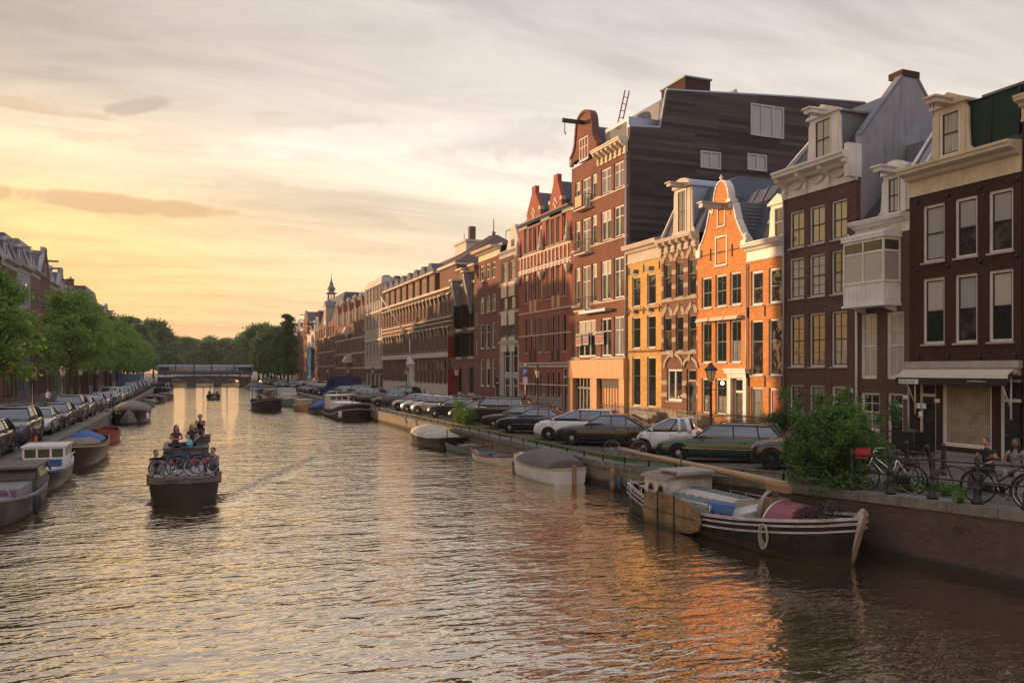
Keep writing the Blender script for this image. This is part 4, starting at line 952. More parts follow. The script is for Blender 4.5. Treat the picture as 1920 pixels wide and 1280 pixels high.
def right_far():
    # beyond the office building: red dormer house, tower building, white scaffolded house
    Y = lambda p: Yp(p, 28.0)
    h = House('canal_house', 'red brick building with a row of pointed dormer gables beside the pale office building', 628, 685)
    H = h.z(660, 606); n = 10; fl = (H-1.2)/4
    for k in range(4):
        for x, w in h.cols(n, .3, h.w-.3, .5): h.win(sn(x), sn(1.2+k*fl), w, sn(fl*.7), 'far', rnd.choice([0, 1, 3, 4]), False)
    h.wall(H, 'br_brown', 12, 'stonewhite', 1.0)
    for k in range(1, 4): h.band(1.0+k*fl-.1, .2, .1, 'stonewhite')
    zt = h.z(675, 560)
    for i in range(5):
        u = h.w*(.1+.2*i); 
        h.part(mb('br_brown').prism([(u-1.5, H), (u+1.5, H), (u+1.5, H+2.2), (u+.6, zt-.4), (u+.4, zt+.2), (u-.4, zt+.2), (u-.6, zt-.4), (u-1.5, H+2.2)], -.05, 3, 'y').use('stonewhite').box(u-1.6, u-1.3, -.2, .3, H, H+2.6).box(u+1.3, u+1.6, -.2, .3, H, H+2.6).lathe([(.3, zt+.2), (.5, zt+.7), (.1, zt+1.2)], 6, (u, 0, 0)), 'dormer')
    T = h.z(660, 548)
    h.roof([(.6, H), (2.6, T), (11, T), (11.9, H)], 'tile_slate', .05, h.w-.05)
    h.part(mb('plaster_light').box(h.w*.55, h.w-.5, 3, 9, T, T+1.8).use('lead').lathe([(1.2, T+1.8), (1.3, T+2.6), (.6, T+3.2)], 10, (h.w*.7, 6, 0)), 'roof_house')
    for (px, py) in ((655, 627), (657, 680)):
        u = h.u(px); z = h.z(px, py); h.part(mb('awn_cream').prism([(0, z+1.6), (-.9, z+1.3), (-1.5, z+.2), (-1.4, z), (0, z)], u-1.3, u+1.3, 'x'), 'window_awning')
    h = House('tower_building', 'dark slate-roofed building crowned by an open onion-domed turret with weather vane', 597, 628, cat='building')
    H = h.z(612, 605); fl = (H-1.2)/4
    for k in range(4):
        for x, w in h.cols(7, .3, h.w-.3, .5): h.win(sn(x), sn(1.2+k*fl), w, sn(fl*.7), 'far', rnd.choice([0, 1, 3]), False)
    h.wall(H, 'br_brown', 14, 'stonewhite', 1.0)
    for k in range(1, 4): h.band(1.0+k*fl-.1, .2, .1, 'stonewhite')
    T = h.z(612, 555)
    h.roof([(.4, H), (2.2, T), (11, T), (13.9, H)], 'tile_slate', .05, h.w-.05)
    u = h.w*.55
    h.part(mb('stonewhite').box(u-1.6, u+1.6, -.5, 3, H-3.5, H+3.6).use('g_bright').box(u-1.1, u+1.1, -.53, -.5, H+.4, H+3).box(u-1.1, u+1.1, -.53, -.5, H-3, H-.5).use('lead').prism([(u-1.8, H+3.6), (u+1.8, H+3.6), (u+.8, H+4.8), (u-.8, H+4.8)], -.6, 3, 'y'), 'bay')
    k = dep(32, Y(607))/F; zt = T; uc = 3.2; yc = 2.6
    m = mb('lead')
    q = .58; r_ = .72
    for a in range(8): t = 2*PI*a/8; m.tube((uc+1.15*r_*math.cos(t), yc+1.15*r_*math.sin(t), zt-.2), (uc+1.15*r_*math.cos(t), yc+1.15*r_*math.sin(t), zt+2.6*q), .09)
    m.lathe([(r*r_, zt+z*q) for r, z in ((1.9, 2.5), (1.95, 2.75), (1.0, 3.2), (.9, 3.5), (1.35, 4.2), (1.4, 4.7), (.9, 5.6), (.5, 6.0), (.8, 6.2), (.75, 6.35), (.3, 7.8), (.07, 9.4), (.05, 11))], 12, (uc, yc, 0))
    m.box(uc-.5, uc+.5, yc-.03, yc+.03, zt+10.6*q, zt+10.8*q)
    m.lathe([(1.2, zt-.6), (1.2, zt)], 12, (uc, yc, 0))
    h.part(m, 'turret')
    y = Y(597)+.05
    specs = [(6.5, 'br_left', 'bell', 12.5, 'white'), (7, 'plaster_light', 'cornice', 13.2, 'white'), (7, 'plaster_light', 'cornice', 12.5, 'white'), (8, 'br_brown', 'step', 16, 'stonewhite'), (8, 'br_plum', 'cornice', 15, 'cream'), (7, 'br_brown', 'bell', 14, 'white'), (8, 'br_plum', 'cornice', 14, 'white'), (8, 'br_brown', 'cornice', 14, 'white')]
    labs = ['slim far house with a bell gable beside the domed turret building', 'light plastered far house with blue building wrap hung on its front', 'pale plastered far house between the blue wrap and the big stepped gable', 'tall far house with a high stepped gable, behind the tall dark tree', 'far brick house half hidden behind the dark trees, plum front and cream cornice', 'far brown brick house with bell gable, mostly behind the dark trees', 'far plum brick house with white cornice mostly behind the dark trees', 'farthest brown brick house of the row, next to the bridge']
    for i, (w, m_, top, H, tr) in enumerate(specs):
        y += w
        h = gen_house('canal_house', labs[i], y, w-.03, 28.0, 1, H, m_, 'tile_slate', 3, 4, top, 'far', tr, far=True)
        if i == 1:
            h.part(mb('blue_scaf').box(.1, w-.3, -1.0, -.9, 1.5, 9.0).use('iron').box(.1, w-.3, -1.0, -.1, 8.9, 9.0), 'building_wrap')
        if i == 3: h.part(mb('br_plum').box(0, w, 3, 13, H, H+3.2).use('stonewhite').box(-.05, w+.05, 2.9, 13.1, H+3.2, H+3.5).use('lead').box(w*.5, w-.5, 5, 9, H+3.5, H+5.4), 'roof_house')
def left_row():
    M_ = ['br_left', 'br_brown', 'plaster_grey', 'br_dark', 'br_plum', 'br_grey', 'br_left']
    X = -18.0
    adj = ['dark brown brick', 'brown brick', 'grey plastered', 'near-black brick', 'plum brick', 'grey brick', 'russet brick']
    tops = ['cornice', 'mansard', 'bell', 'cornice', 'spout', 'mansard', 'step', 'cornice']
    # visible part, from the left picture edge towards the bridge
    y = 94.0; i = 0
    hs = [(7, 14.6, 'mansard', 0, 2.8), (7.5, 14.9, 'mansard', 2, 3.2), (6.5, 15.2, 'mansard', 1, 3.4), (7.5, 15.2, 'spout', 0, 3.4), (6.5, 15.0, 'mansard', 5, 3.4), (7, 14.2, 'spout', 2, 3.2), (6, 13.6, 'cornice', 3, 2.6), (7, 12.0, 'bell', 1, 3), (6.5, 11.5, 'cornice', 4, 2.6),
          (8, 11.6, 'cornice', 5, 2.6), (7, 11.5, 'spout', 6, 3), (16, 13.5, 'mansard', 5, 5.6), (7, 14.5, 'cornice', 1, 2.6), (7, 14.0, 'bell', 4, 3), (8, 14.5, 'cornice', 0, 3), (7, 14.4, 'mansard', 5, 3), (8, 14, 'cornice', 3, 3), (8, 13.6, 'bell', 2, 3)]
    extra = ['first', 'second', 'third', 'fourth', 'fifth', 'sixth', 'seventh', 'eighth', 'ninth', 'tenth', '11th', '12th', '13th', '14th', '15th', '16th', '17th', '18th']
    topn = dict(mansard='mansard roof and dormer', spout='pointed spout gable', cornice='flat cornice and dormer', bell='curved bell gable', step='stepped gable')
    for i, (w, H, top, mi, rh) in enumerate(hs):
        lab = '%s left-bank house with %s, %s from the left picture edge' % (adj[mi], topn[top], extra[i])
        if i == 11: lab = 'wide grey house with big steep dark roof and brick chimneys on the left bank'
        h = gen_house('canal_house', lab, y, w-.03, X, -1, H, M_[mi], 'tile_slate' if i % 2 else 'lead', 3 if w < 10 else 6, 4, top, 'far', 'stonegrey', rh=rh, far=True, dpt=11 if i > 2 else 5, g=0)
        if i == 11:
            for k in range(3): h.chimney(2.5+k*4, 4+k, H+5, H+7.2, 1.4, 1, 'br_left', 3)
        y += w
        if i % 2 == 0: h.chimney(w-.5, 4, H+rh-.6, H+rh+1.2, .9, 1.2, 'br_left', 2)
    # added unseen terrace, left of frame, shading the near houses; gap lets sun through
    y = 24.6
    labs = 'added unseen terrace house on the left bank, made tall to shade the facades opposite'
    for i in range(6):
        gen_house('canal_house', labs, y, 7.0, X, -1, 20.2, M_[i], 'tile_slate', 3, 6, 'cornice', 'far', 'white', rh=3, far=True, dpt=11, group='added unseen shading terrace on the left bank', g=0)
        y += 7.1
# ------------------------------------------------------------------ sky, sun, ground, water, quays
SUN_AZ = R(54); SUN_EL = R(6.6)      # azimuth west of the canal's direction
def make_world():
    w = bpy.data.worlds.new('World'); sc.world = w; w.use_nodes = True; nt = w.node_tree; nt.nodes.clear()
    n = N.__new__(N); n.nt = nt; n.out = nt.nodes.new('ShaderNodeOutputWorld')
    tc = n.n('ShaderNodeTexCoord').outputs['Generated']; sp = n.n('ShaderNodeSeparateXYZ'); n.l(tc, sp.inputs[0])
    X, Y, Zc = sp.outputs
    def math_(op, a, b=None, c=None):
        x = n.n('ShaderNodeMath', operation=op)
        for i, v in enumerate((a, b, c)):
            if v is None: continue
            if isinstance(v, (int, float)): x.inputs[i].default_value = v
            else: n.l(v, x.inputs[i])
        return x.outputs[0]
    az = math_('ARCTAN2', X, Y)       # 0 along the canal, + to the right
    warm = n.ramp(Zc, [(0, (.78, .41, .20)), (.045, (.82, .45, .185)), (.10, (.83, .50, .165)), (.165, (.82, .55, .21)), (.23, (.74, .57, .37)), (.31, (.51, .42, .34)), (.45, (.41, .355, .31)), (.75, (.58, .57, .64)), (1, (.58, .57, .68))])
    pale = n.ramp(Zc, [(0, (.80, .52, .31)), (.08, (.83, .62, .40)), (.17, (.83, .70, .54)), (.25, (.74, .66, .58)), (.34, (.58, .53, .49)), (.5, (.51, .48, .46)), (.8, (.58, .57, .64)), (1, (.58, .57, .68))])
    azn = n.n('ShaderNodeMapRange', interpolation_type='SMOOTHSTEP'); n.l(az, azn.inputs[0]); azn.inputs[1].default_value = R(-18); azn.inputs[2].default_value = R(28); azn.inputs[3].default_value = 0; azn.inputs[4].default_value = 1
    base = n.mixc(azn.outputs[0], warm, pale)
    back = n.n('ShaderNodeMapRange', interpolation_type='SMOOTHSTEP'); n.l(az, back.inputs[0]); back.inputs[1].default_value = R(60); back.inputs[2].default_value = R(120); back.inputs[3].default_value = 0; back.inputs[4].default_value = .8
    base = n.mixc(back.outputs[0], base, (.50, .50, .64))
    # layered high cloud
    den = math_('ADD', Zc, .16); u = math_('DIVIDE', X, den); v = math_('DIVIDE', Y, den)
    cb = n.n('ShaderNodeCombineXYZ'); n.l(u, cb.inputs[0]); n.l(v, cb.inputs[1])
    mp = n.n('ShaderNodeMapping'); mp.inputs['Rotation'].default_value = (0, 0, R(-25)); mp.inputs['Scale'].default_value = (.55, 1.5, 1); n.l(cb.outputs[0], mp.inputs[0])
    nz = n.n('ShaderNodeTexNoise', i_Scale=1.0, i_Detail=9, i_Roughness=.56, i_Distortion=.6); n.l(mp.outputs[0], nz.inputs['Vector'])
    k = n.ramp(nz.outputs['Fac'], [(.30, (.72, .71, .72)), (.44, (.88, .87, .87)), (.52, (1.0, 1.0, 1.0)), (.58, (1.05, 1.04, 1.02)), (.70, (1.14, 1.12, 1.08))])
    sky = n.mixc(.9, base, k, 'MULTIPLY')
    mp2 = n.n('ShaderNodeMapping'); mp2.inputs['Rotation'].default_value = (0, 0, R(12)); mp2.inputs['Scale'].default_value = (1.3, 4.2, 1); mp2.inputs['Location'].default_value = (3.1, 1.7, 0); n.l(cb.outputs[0], mp2.inputs[0])
    nz2 = n.n('ShaderNodeTexNoise', i_Scale=1.2, i_Detail=10, i_Roughness=.62, i_Distortion=.9); n.l(mp2.outputs[0], nz2.inputs['Vector'])
    k2 = n.ramp(nz2.outputs['Fac'], [(.34, (.84, .82, .82)), (.5, (.98, .98, .98)), (.62, (1.10, 1.08, 1.05))])
    sky = n.mixc(.8, sky, k2, 'MULTIPLY')
    n2 = n.n('ShaderNodeTexNoise', i_Scale=16, i_Detail=7, i_Roughness=.6, i_Distortion=.3); n.l(tc, n2.inputs['Vector'])
    def blob(px, py, rx, ry, colr, amt, edge=.9, sky=sky, tilt=0):
        d = Vector((CT*(px-960)/F + ST, CT - ST*(px-960)/F, (HZ-py)/F)).normalized()
        a0 = math.atan2(d.x, d.y); e0 = d.z
        da = math_('SUBTRACT', az, a0); de = math_('SUBTRACT', Zc, e0)
        if tilt: de = math_('SUBTRACT', de, math_('MULTIPLY', da, tilt))
        a = math_('DIVIDE', da, rx/F); b = math_('DIVIDE', de, ry/F)
        r = math_('ADD', math_('MULTIPLY', a, a), math_('MULTIPLY', b, b))
        r = math_('ADD', r, math_('MULTIPLY', math_('SUBTRACT', n2.outputs['Fac'], .5), 4.2))
        m = n.n('ShaderNodeMapRange', interpolation_type='SMOOTHSTEP'); n.l(r, m.inputs[0]); m.inputs[1].default_value = edge; m.inputs[2].default_value = edge-.9; m.inputs[3].default_value = 0; m.inputs[4].default_value = amt
        return n.mixc(m.outputs[0], sky, colr)
    sky = blob(170, 378, 210, 15, (.58, .36, .18), .85, 1.5, sky=sky)
    sky = blob(275, 196, 55, 14, (.42, .33, .25), .7, 1.2, sky=sky, tilt=.25)
    sky = blob(30, 205, 130, 18, (.53, .38, .24), .6, sky=sky)
    sky = blob(150, 245, 80, 18, (.66, .50, .32), .6, sky=sky)
    sky = blob(960, 262, 190, 50, (.56, .50, .44), .8, sky=sky)
    sky = blob(640, 348, 150, 14, (.80, .68, .52), .45, sky=sky)
    sky = blob(700, 265, 260, 26, (.92, .85, .76), .3, 1.4, sky=sky, tilt=.1)
    sky = blob(1650, 165, 280, 22, (.56, .51, .48), .45, sky=sky)
    sky = blob(110, 228, 120, 8, (.84, .72, .54), .35, 1.6, sky=sky)
    ns = n.n('ShaderNodeTexSky', sky_type='NISHITA', sun_disc=False, sun_elevation=SUN_EL, sun_rotation=-SUN_AZ, air_density=1.2, dust_density=2.0)
    b1 = n.n('ShaderNodeBackground', i_Strength=1.0); n.l(sky, b1.inputs[0])
    b2 = n.n('ShaderNodeBackground', i_Strength=.01); n.l(ns.outputs[0], b2.inputs[0])
    ad = n.n('ShaderNodeAddShader'); n.l(b1.outputs[0], ad.inputs[0]); n.l(b2.outputs[0], ad.inputs[1]); n.l(ad.outputs[0], n.out.inputs[0])
    l = bpy.data.lights.new('sun', 'SUN'); l.energy = 4.5; l.angle = R(.6); l.color = (1.0, .60, .31)
    o = bpy.data.objects.new('sun', l); col.objects.link(o)
    d = Vector((-math.sin(SUN_AZ)*math.cos(SUN_EL), math.cos(SUN_AZ)*math.cos(SUN_EL), math.sin(SUN_EL)))
    o.rotation_euler = d.to_track_quat('Z', 'Y').to_euler(); o.location = d*80
    sc.view_settings.view_transform = 'Standard'; sc.view_settings.look = 'None'; sc.view_settings.exposure = .48; sc.view_settings.gamma = 1

QR = [(15.6, -30), (15.45, 6), (15.3, 11), (15.1, 14.2), (14.85, 17.3), (14.55, 21), (14.4, 27), (14.4, 60), (14.4, 120), (14.2, 200), (13.4, 225), (13.4, 300)]
QL = [(-6.3, -30), (-6.3, 60), (-6.4, 120), (-7.2, 190), (-8.6, 225), (-8.6, 300)]
def lerp_line(L, y):
    for (x0, y0), (x1, y1) in zip(L[:-1], L[1:]):
        if y <= y1: t = max(0, (y-y0)/(y1-y0)); return x0+(x1-x0)*t
    return L[-1][0]
qr = lambda y: lerp_line(QR, y)
ql = lambda y: lerp_line(QL, y)
def gz(x, y):
    """street height on the right bank: it climbs towards the near bridge beside the water"""
    r = 0 if y > 27 else min(.85, (27-y)*.043); t = min(1, max(0, (x-19)/6)); t = t*t*(3-2*t)
    return ZS + r*(1-t)
def make_setting():
    # materials
    n = N('asphalt'); tc = objvec(n); br = n.n('ShaderNodeTexBrick', offset=.5, i_Scale=1.0, i_Mortar_Size=.006, i_Brick_Width=.2, i_Row_Height=.1); n.l(tc, br.inputs['Vector'])
    br.inputs['Color1'].default_value = (.13, .095, .085, 1); br.inputs['Color2'].default_value = (.085, .07, .065, 1); br.inputs['Mortar'].default_value = (.05, .045, .04, 1)
    f = noise_c(n, .6, 6, tc, .65); b = n.mixc(n.ramp(f, [(.3, .0), (.7, 1.)]), br.outputs[0], (.09, .08, .07)); fin(n, 'paving', b, .85, 0, br.outputs['Fac'], -.006, .5)
    stone('verge', (.09, .08, .062), .95, 2.5, .03); stone('sidewalk', (.20, .18, .17), .85, 1.0)
    ys = [-30, 0, 5, 8, 11, 14, 17, 20, 23, 27, 35, 60, 120, 200, 300]
    def strip(name, xa, xb, mat, ya=-30, yb=300, kind='structure', dz=0, nx=8):
        m = mb(mat); yy = sorted({y for y in ys if ya <= y <= yb} | {ya, yb})
        P = []
        for y in yy:
            a, b = (xa(y) if callable(xa) else xa), (xb(y) if callable(xb) else xb)
            P.append([(a+(b-a)*i/nx, y, gz(a+(b-a)*i/nx, y)+dz if a > 0 else ZS+dz) for i in range(nx+1)])
        for p, q in zip(P[:-1], P[1:]):
            for i in range(nx): m.quad(p[i], p[i+1], q[i+1], q[i])
        o = m.build(name); tag(o, kind=kind); return o
    BIG = 700
    # one ground sheet with the canal cut out of it
    m = mb('paving'); yy = ys
    for y0, y1 in zip(yy[:-1], yy[1:]):
        for L_, sgn in ((qr, 1), (ql, -1)):
            xs0 = [L_(y0)+sgn*.02] + [sgn*v for v in (17, 19, 21, 23, 25, 30, 200, BIG)]; xs1 = [L_(y1)+sgn*.02] + xs0[1:]
            for i in range(len(xs0)-1):
                c = [(xs0[i], y0), (xs0[i+1], y0), (xs1[i+1], y1), (xs1[i], y1)]
                m.quad(*[(x, y, (gz(x, y) if sgn > 0 else ZS)-.01) for x, y in c])
    m.quad((-BIG, 300, ZS-.01), (BIG, 300, ZS-.01), (BIG, 900, ZS-.01), (-BIG, 900, ZS-.01))
    m.quad((-8.6, 300, -1), (13.4, 300, -1), (13.4, 300, ZS-.01), (-8.6, 300, ZS-.01))
    tag(m.build('ground', fix=False), kind='structure')
    strip('parking_strip', lambda y: qr(y)+.5, lambda y: 16.9, 'verge', dz=.0)
    tag(mb('sidewalk').box(25.2, 28.02, -30, 228, ZS-.2, ZS+.1).build('sidewalk'), kind='structure')
    tag(mb('sidewalk').box(-18.02, -14.3, -30, 228, ZS-.2, ZS+.1).build('sidewalk'), kind='structure')
    # quay walls with stone coping
    def quay(L_, sgn, label, y0=-30, y1=226, wall='br_quay'):
        t = thing('quay_wall', label, 'quay wall', (L_(10), 10, 0))
        bx, by = L_(10), 10
        m = mb(wall); c = mb('coping'); yy = [y0]; y = y0
        while y < y1: y = min(y1, y+(1.5 if y < 30 else 6)); yy.append(y)
        gx = (lambda x, y: gz(x, y)) if sgn > 0 else (lambda x, y: ZS)
        W = []; C = []
        for y in yy:
            x = L_(y); z = gx(x, y)
            W.append([(x-bx, y-by, -1.2), (x-bx, y-by, z-.2), (x-bx+sgn*.7, y-by, z-.2), (x-bx+sgn*.7, y-by, -1.2)])
            C.append([(x-bx-sgn*.05, y-by, z-.2), (x-bx-sgn*.05, y-by, z+.02), (x-bx+sgn*.55, y-by, z+.02), (x-bx+sgn*.55, y-by, z-.2)])
        m.loft(W, smooth=False); c.loft(C, smooth=False)
        m.build('wall', t); c.build('coping', t)
    quay(qr, 1, 'brick and concrete quay wall with stone coping along the right side of the canal', wall='quay_mix')
    for i, y in enumerate((12.4, 15.6, 20.5, 24.2, 33.2, 39, 43)):
        x = qr(y)-.03; r_ = thing('mooring_ring', 'rusty mooring ring on the quay wall, %s along from the near bridge' % ['first', 'second', 'third', 'fourth', 'fifth', 'sixth', 'seventh'][i], 'mooring ring', (x, y, gz(x, y)-.45), 0, 'mooring rings on the right quay wall')
        mb('rust').path([(-.02, .09*math.cos(a), -.09+.09*math.sin(a)) for a in [2*PI*k/12 for k in range(12)]], .014, 5, True).build('ring', r_); mb('rust').box(-.02, .04, -.04, .04, -.04, .04).build('plate', r_)
    quay(ql, -1, 'low stone-capped quay wall along the left side of the canal', wall='concrete')
    # water
    n = N('water'); tc = objvec(n)
    def wn(scale, det, sx, sy, rot=0, ro=.5, dist=0):
        mp = n.n('ShaderNodeMapping'); mp.inputs['Scale'].default_value = (sx, sy, 1); mp.inputs['Rotation'].default_value = (0, 0, rot); n.l(tc, mp.inputs[0])
        x = n.n('ShaderNodeTexNoise', i_Scale=scale, i_Detail=det, i_Roughness=ro, i_Distortion=dist); n.l(mp.outputs[0], x.inputs['Vector']); return x.outputs['Fac']
    a = wn(.6, 2, .8, 1.3, R(20), .45, .3); b = wn(2.9, 2, .6, 1.4, R(12), .48, .5); c = wn(6.5, 2, .6, 1.3, R(20), .5)
    patch = n.ramp(wn(.085, 3, 1, .5, R(15)), [(.36, .42), (.5, .85), (.66, 1.1)])
    sx_ = n.n('ShaderNodeSeparateXYZ'); n.l(tc, sx_.inputs[0])      # calmer water in the lee of the near right quay
    cm1 = n.n('ShaderNodeMapRange', interpolation_type='SMOOTHSTEP'); n.l(sx_.outputs[0], cm1.inputs[0]); cm1.inputs[1].default_value = 5.0; cm1.inputs[2].default_value = 10.5; cm1.inputs[3].default_value = 0; cm1.inputs[4].default_value = .6
    cm2 = n.n('ShaderNodeMapRange', interpolation_type='SMOOTHSTEP'); n.l(sx_.outputs[1], cm2.inputs[0]); cm2.inputs[1].default_value = 17; cm2.inputs[2].default_value = 27; cm2.inputs[3].default_value = 1; cm2.inputs[4].default_value = 0
    cm = n.n('ShaderNodeMath', operation='MULTIPLY'); n.l(cm1.outputs[0], cm.inputs[0]); n.l(cm2.outputs[0], cm.inputs[1])
    ci = n.n('ShaderNodeMath', operation='SUBTRACT'); ci.inputs[0].default_value = 1.0; n.l(cm.outputs[0], ci.inputs[1])
    pm_ = n.n('ShaderNodeMath', operation='MULTIPLY'); n.l(patch, pm_.inputs[0]); n.l(ci.outputs[0], pm_.inputs[1]); patch = pm_.outputs[0]
    s1 = n.n('ShaderNodeMath', operation='MULTIPLY_ADD'); n.l(a, s1.inputs[0]); s1.inputs[1].default_value = WAVE[0]; s1.inputs[2].default_value = 0
    s2 = n.n('ShaderNodeMath', operation='MULTIPLY_ADD'); n.l(b, s2.inputs[0]); s2.inputs[1].default_value = WAVE[1]; n.l(s1.outputs[0], s2.inputs[2])
    s3 = n.n('ShaderNodeMath', operation='MULTIPLY_ADD'); n.l(c, s3.inputs[0]); s3.inputs[1].default_value = WAVE[2]; n.l(s2.outputs[0], s3.inputs[2])
    hh = n.n('ShaderNodeMath', operation='MULTIPLY'); n.l(s3.outputs[0], hh.inputs[0]); n.l(patch, hh.inputs[1])
    def M_(op, a_, b_):      # bow waves trailing behind the barge under way
        q = n.n('ShaderNodeMath', operation=op)
        for i, v in enumerate((a_, b_)):
            if v is None: continue
            if isinstance(v, (int, float)): q.inputs[i].default_value = v
            else: n.l(v, q.inputs[i])
        return q.outputs[0]
    yy_ = M_('SUBTRACT', sx_.outputs[1], 27.4); xx_ = M_('ABSOLUTE', M_('ADD', sx_.outputs[0], .32), None)
    dd = M_('SUBTRACT', M_('SUBTRACT', xx_, .75), M_('MULTIPLY', yy_, .40)); dd = M_('ADD', dd, M_('MULTIPLY', M_('SUBTRACT', b, .5), 1.2))
    g_ = M_('POWER', 2.718, M_('MULTIPLY', M_('MULTIPLY', dd, dd), -9.0)); g_ = M_('MULTIPLY', g_, M_('GREATER_THAN', yy_, 0)); g_ = M_('MULTIPLY', g_, M_('LESS_THAN', yy_, 14))
    hh2 = n.n('ShaderNodeMath', operation='MULTIPLY_ADD'); n.l(g_, hh2.inputs[0]); hh2.inputs[1].default_value = .06; n.l(hh.outputs[0], hh2.inputs[2]); hh = hh2
    bp = n.n('ShaderNodeBump', i_Strength=1.0, i_Distance=1.0); n.l(hh.outputs[0], bp.inputs['Height'])
    df = n.n('ShaderNodeBsdfDiffuse'); df.inputs[0].default_value = (.060, .040, .026, 1)
    gs = n.n('ShaderNodeBsdfGlossy', i_Roughness=.012); gs.inputs[0].default_value = (1.0, .91, .79, 1); n.l(bp.outputs[0], gs.inputs['Normal'])
    fr = n.n('ShaderNodeFresnel', i_IOR=1.33); n.l(bp.outputs[0], fr.inputs['Normal'])
    fm = n.n('ShaderNodeMapRange'); n.l(fr.outputs[0], fm.inputs[0]); fm.inputs[1].default_value = .02; fm.inputs[2].default_value = .55; fm.inputs[3].default_value = WREF; fm.inputs[4].default_value = 1.0
    mx = n.n('ShaderNodeMixShader'); n.l(fm.outputs[0], mx.inputs[0]); n.l(df.outputs[0], mx.inputs[1]); n.l(gs.outputs[0], mx.inputs[2]); n.l(mx.outputs[0], n.out.inputs[0]); MAT['water'] = n.m
    tag(mb('water').quad((-14, -30, 0), (24, -30, 0), (24, 310, 0), (-14, 310, 0)).build('water'), kind='structure')
WREF = .55
WAVE = (.14, .075, .02)
def make_quaymat():
    n = N('coping'); tc = objvec(n); mp = n.n('ShaderNodeMapping'); mp.inputs['Rotation'].default_value = (0, 0, PI/2); n.l(tc, mp.inputs[0])
    br = n.n('ShaderNodeTexBrick', offset=.5, i_Scale=1.0, i_Mortar_Size=.012, i_Brick_Width=1.15, i_Row_Height=9.0); n.l(mp.outputs[0], br.inputs['Vector'])
    br.inputs['Color1'].default_value = (.21, .195, .17, 1); br.inputs['Color2'].default_value = (.15, .14, .125, 1); br.inputs['Mortar'].default_value = (.03, .035, .02, 1)
    f = noise_c(n, 3, 8, tc, .7); g = noise_c(n, 16, 4, tc, .6)
    b = n.mixc(n.ramp(f, [(.35, 0.), (.7, .8)]), br.outputs[0], (.07, .075, .05)); b = n.mixc(n.ramp(g, [(.5, 0.), (.7, .5)]), b, (.05, .05, .045)); fin(n, 'coping', b, .85, 0, g, .02, .6)
    # brick near the bridge, rendered concrete further on
    n = N('quay_mix'); v, tc = wallvec(n)
    sp = n.n('ShaderNodeSeparateXYZ'); n.l(tc, sp.inputs[0]); cb = n.n('ShaderNodeCombineXYZ'); n.l(sp.outputs[1], cb.inputs[0]); n.l(sp.outputs[2], cb.inputs[1])
    br = n.n('ShaderNodeTexBrick', offset=.5, i_Scale=1.0, i_Mortar_Size=.006, i_Brick_Width=.22, i_Row_Height=.066); n.l(cb.outputs[0], br.inputs['Vector'])
    br.inputs['Color1'].default_value = (.10, .058, .048, 1); br.inputs['Color2'].default_value = (.06, .04, .035, 1); br.inputs['Mortar'].default_value = (.09, .08, .07, 1)
    f = noise_c(n, 1.1, 6, tc, .7); g = noise_c(n, 14, 4, tc)
    conc = n.mixc(n.ramp(f, [(.3, 0.), (.7, 1.)]), (.11, .09, .06), (.26, .215, .15))
    sel = n.n('ShaderNodeMapRange'); n.l(sp.outputs[1], sel.inputs[0]); sel.inputs[1].default_value = 19.5; sel.inputs[2].default_value = 21
    b = n.mixc(sel.outputs[0], br.outputs[0], conc)
    wl_ = n.n('ShaderNodeMath', operation='MULTIPLY_ADD'); n.l(f, wl_.inputs[0]); wl_.inputs[1].default_value = -.35; n.l(sp.outputs[2], wl_.inputs[2]); wet = n.ramp(wl_.outputs[0], [(.0, 0.), (.05, .5), (.16, 1.)])
    b = n.mixc(wet, sc3((.03, .028, .018), 1), b)
    b = n.mixc(n.ramp(f, [(.5, 0.), (.75, .6)]), b, (.035, .035, .022))
    fin(n, 'quay_mix', b, .85, 0, br.outputs['Fac'], -.008, .5, spec=.35)

# ------------------------------------------------------------------ vegetation
def leafmat(name, c, tr=.35):
    n = N(name); f = noise_c(n, 1.1, 3, objvec(n), .6); g = n.n('ShaderNodeObjectInfo')
    b = n.mixc(n.ramp(f, [(.3, 0.), (.7, 1.)]), sc3(c, .55), sc3(c, 1.5))
    d = n.n('ShaderNodeBsdfPrincipled', i_Roughness=.55); n.l(b, d.inputs['Base Color'])
    t = n.n('ShaderNodeBsdfTranslucent'); b2 = n.mixc(1., b, (1.5, 1.5, .7), 'MULTIPLY'); n.l(b2, t.inputs[0])
    mx = n.n('ShaderNodeMixShader', i_0=tr); n.l(d.outputs[0], mx.inputs[1]); n.l(t.outputs[0], mx.inputs[2]); n.l(mx.outputs[0], n.out.inputs[0]); MAT[name] = n.m
leafmat('leaf', (.15, .25, .045)); leafmat('leaf_dark', (.065, .115, .035)); leafmat('leaf_bush', (.075, .15, .03)); leafmat('leaf_far', (.085, .15, .055))
plain('bark', (.07, .055, .04), .9, scale=8, bump=.02)
def leaves(m, clumps, count, size, rg, flat=.6):
    vs = []; fs = []
    for i in range(count):
        c, r = rg.choice(clumps)
        while True:
            p = Vector((rg.gauss(0, .55), rg.gauss(0, .55), rg.gauss(0, .5)))
            if p.length < 1.7: break
        p = Vector((c[0]+p.x*r[0], c[1]+p.y*r[1], c[2]+p.z*r[2])); s = size*rg.uniform(.6, 1.3)
        a = Vector((rg.gauss(0, 1), rg.gauss(0, 1), rg.gauss(0, flat))).normalized(); b = a.cross(Vector((rg.gauss(0, 1), rg.gauss(0, 1), rg.gauss(0, 1)))).normalized()
        k = len(vs); vs += [p-a*s*.5, p+b*s*.28-a*s*.05, p+a*s*.5, p-b*s*.28-a*s*.05]; fs.append((k, k+1, k+2, k+3))
    m.add(vs, fs)
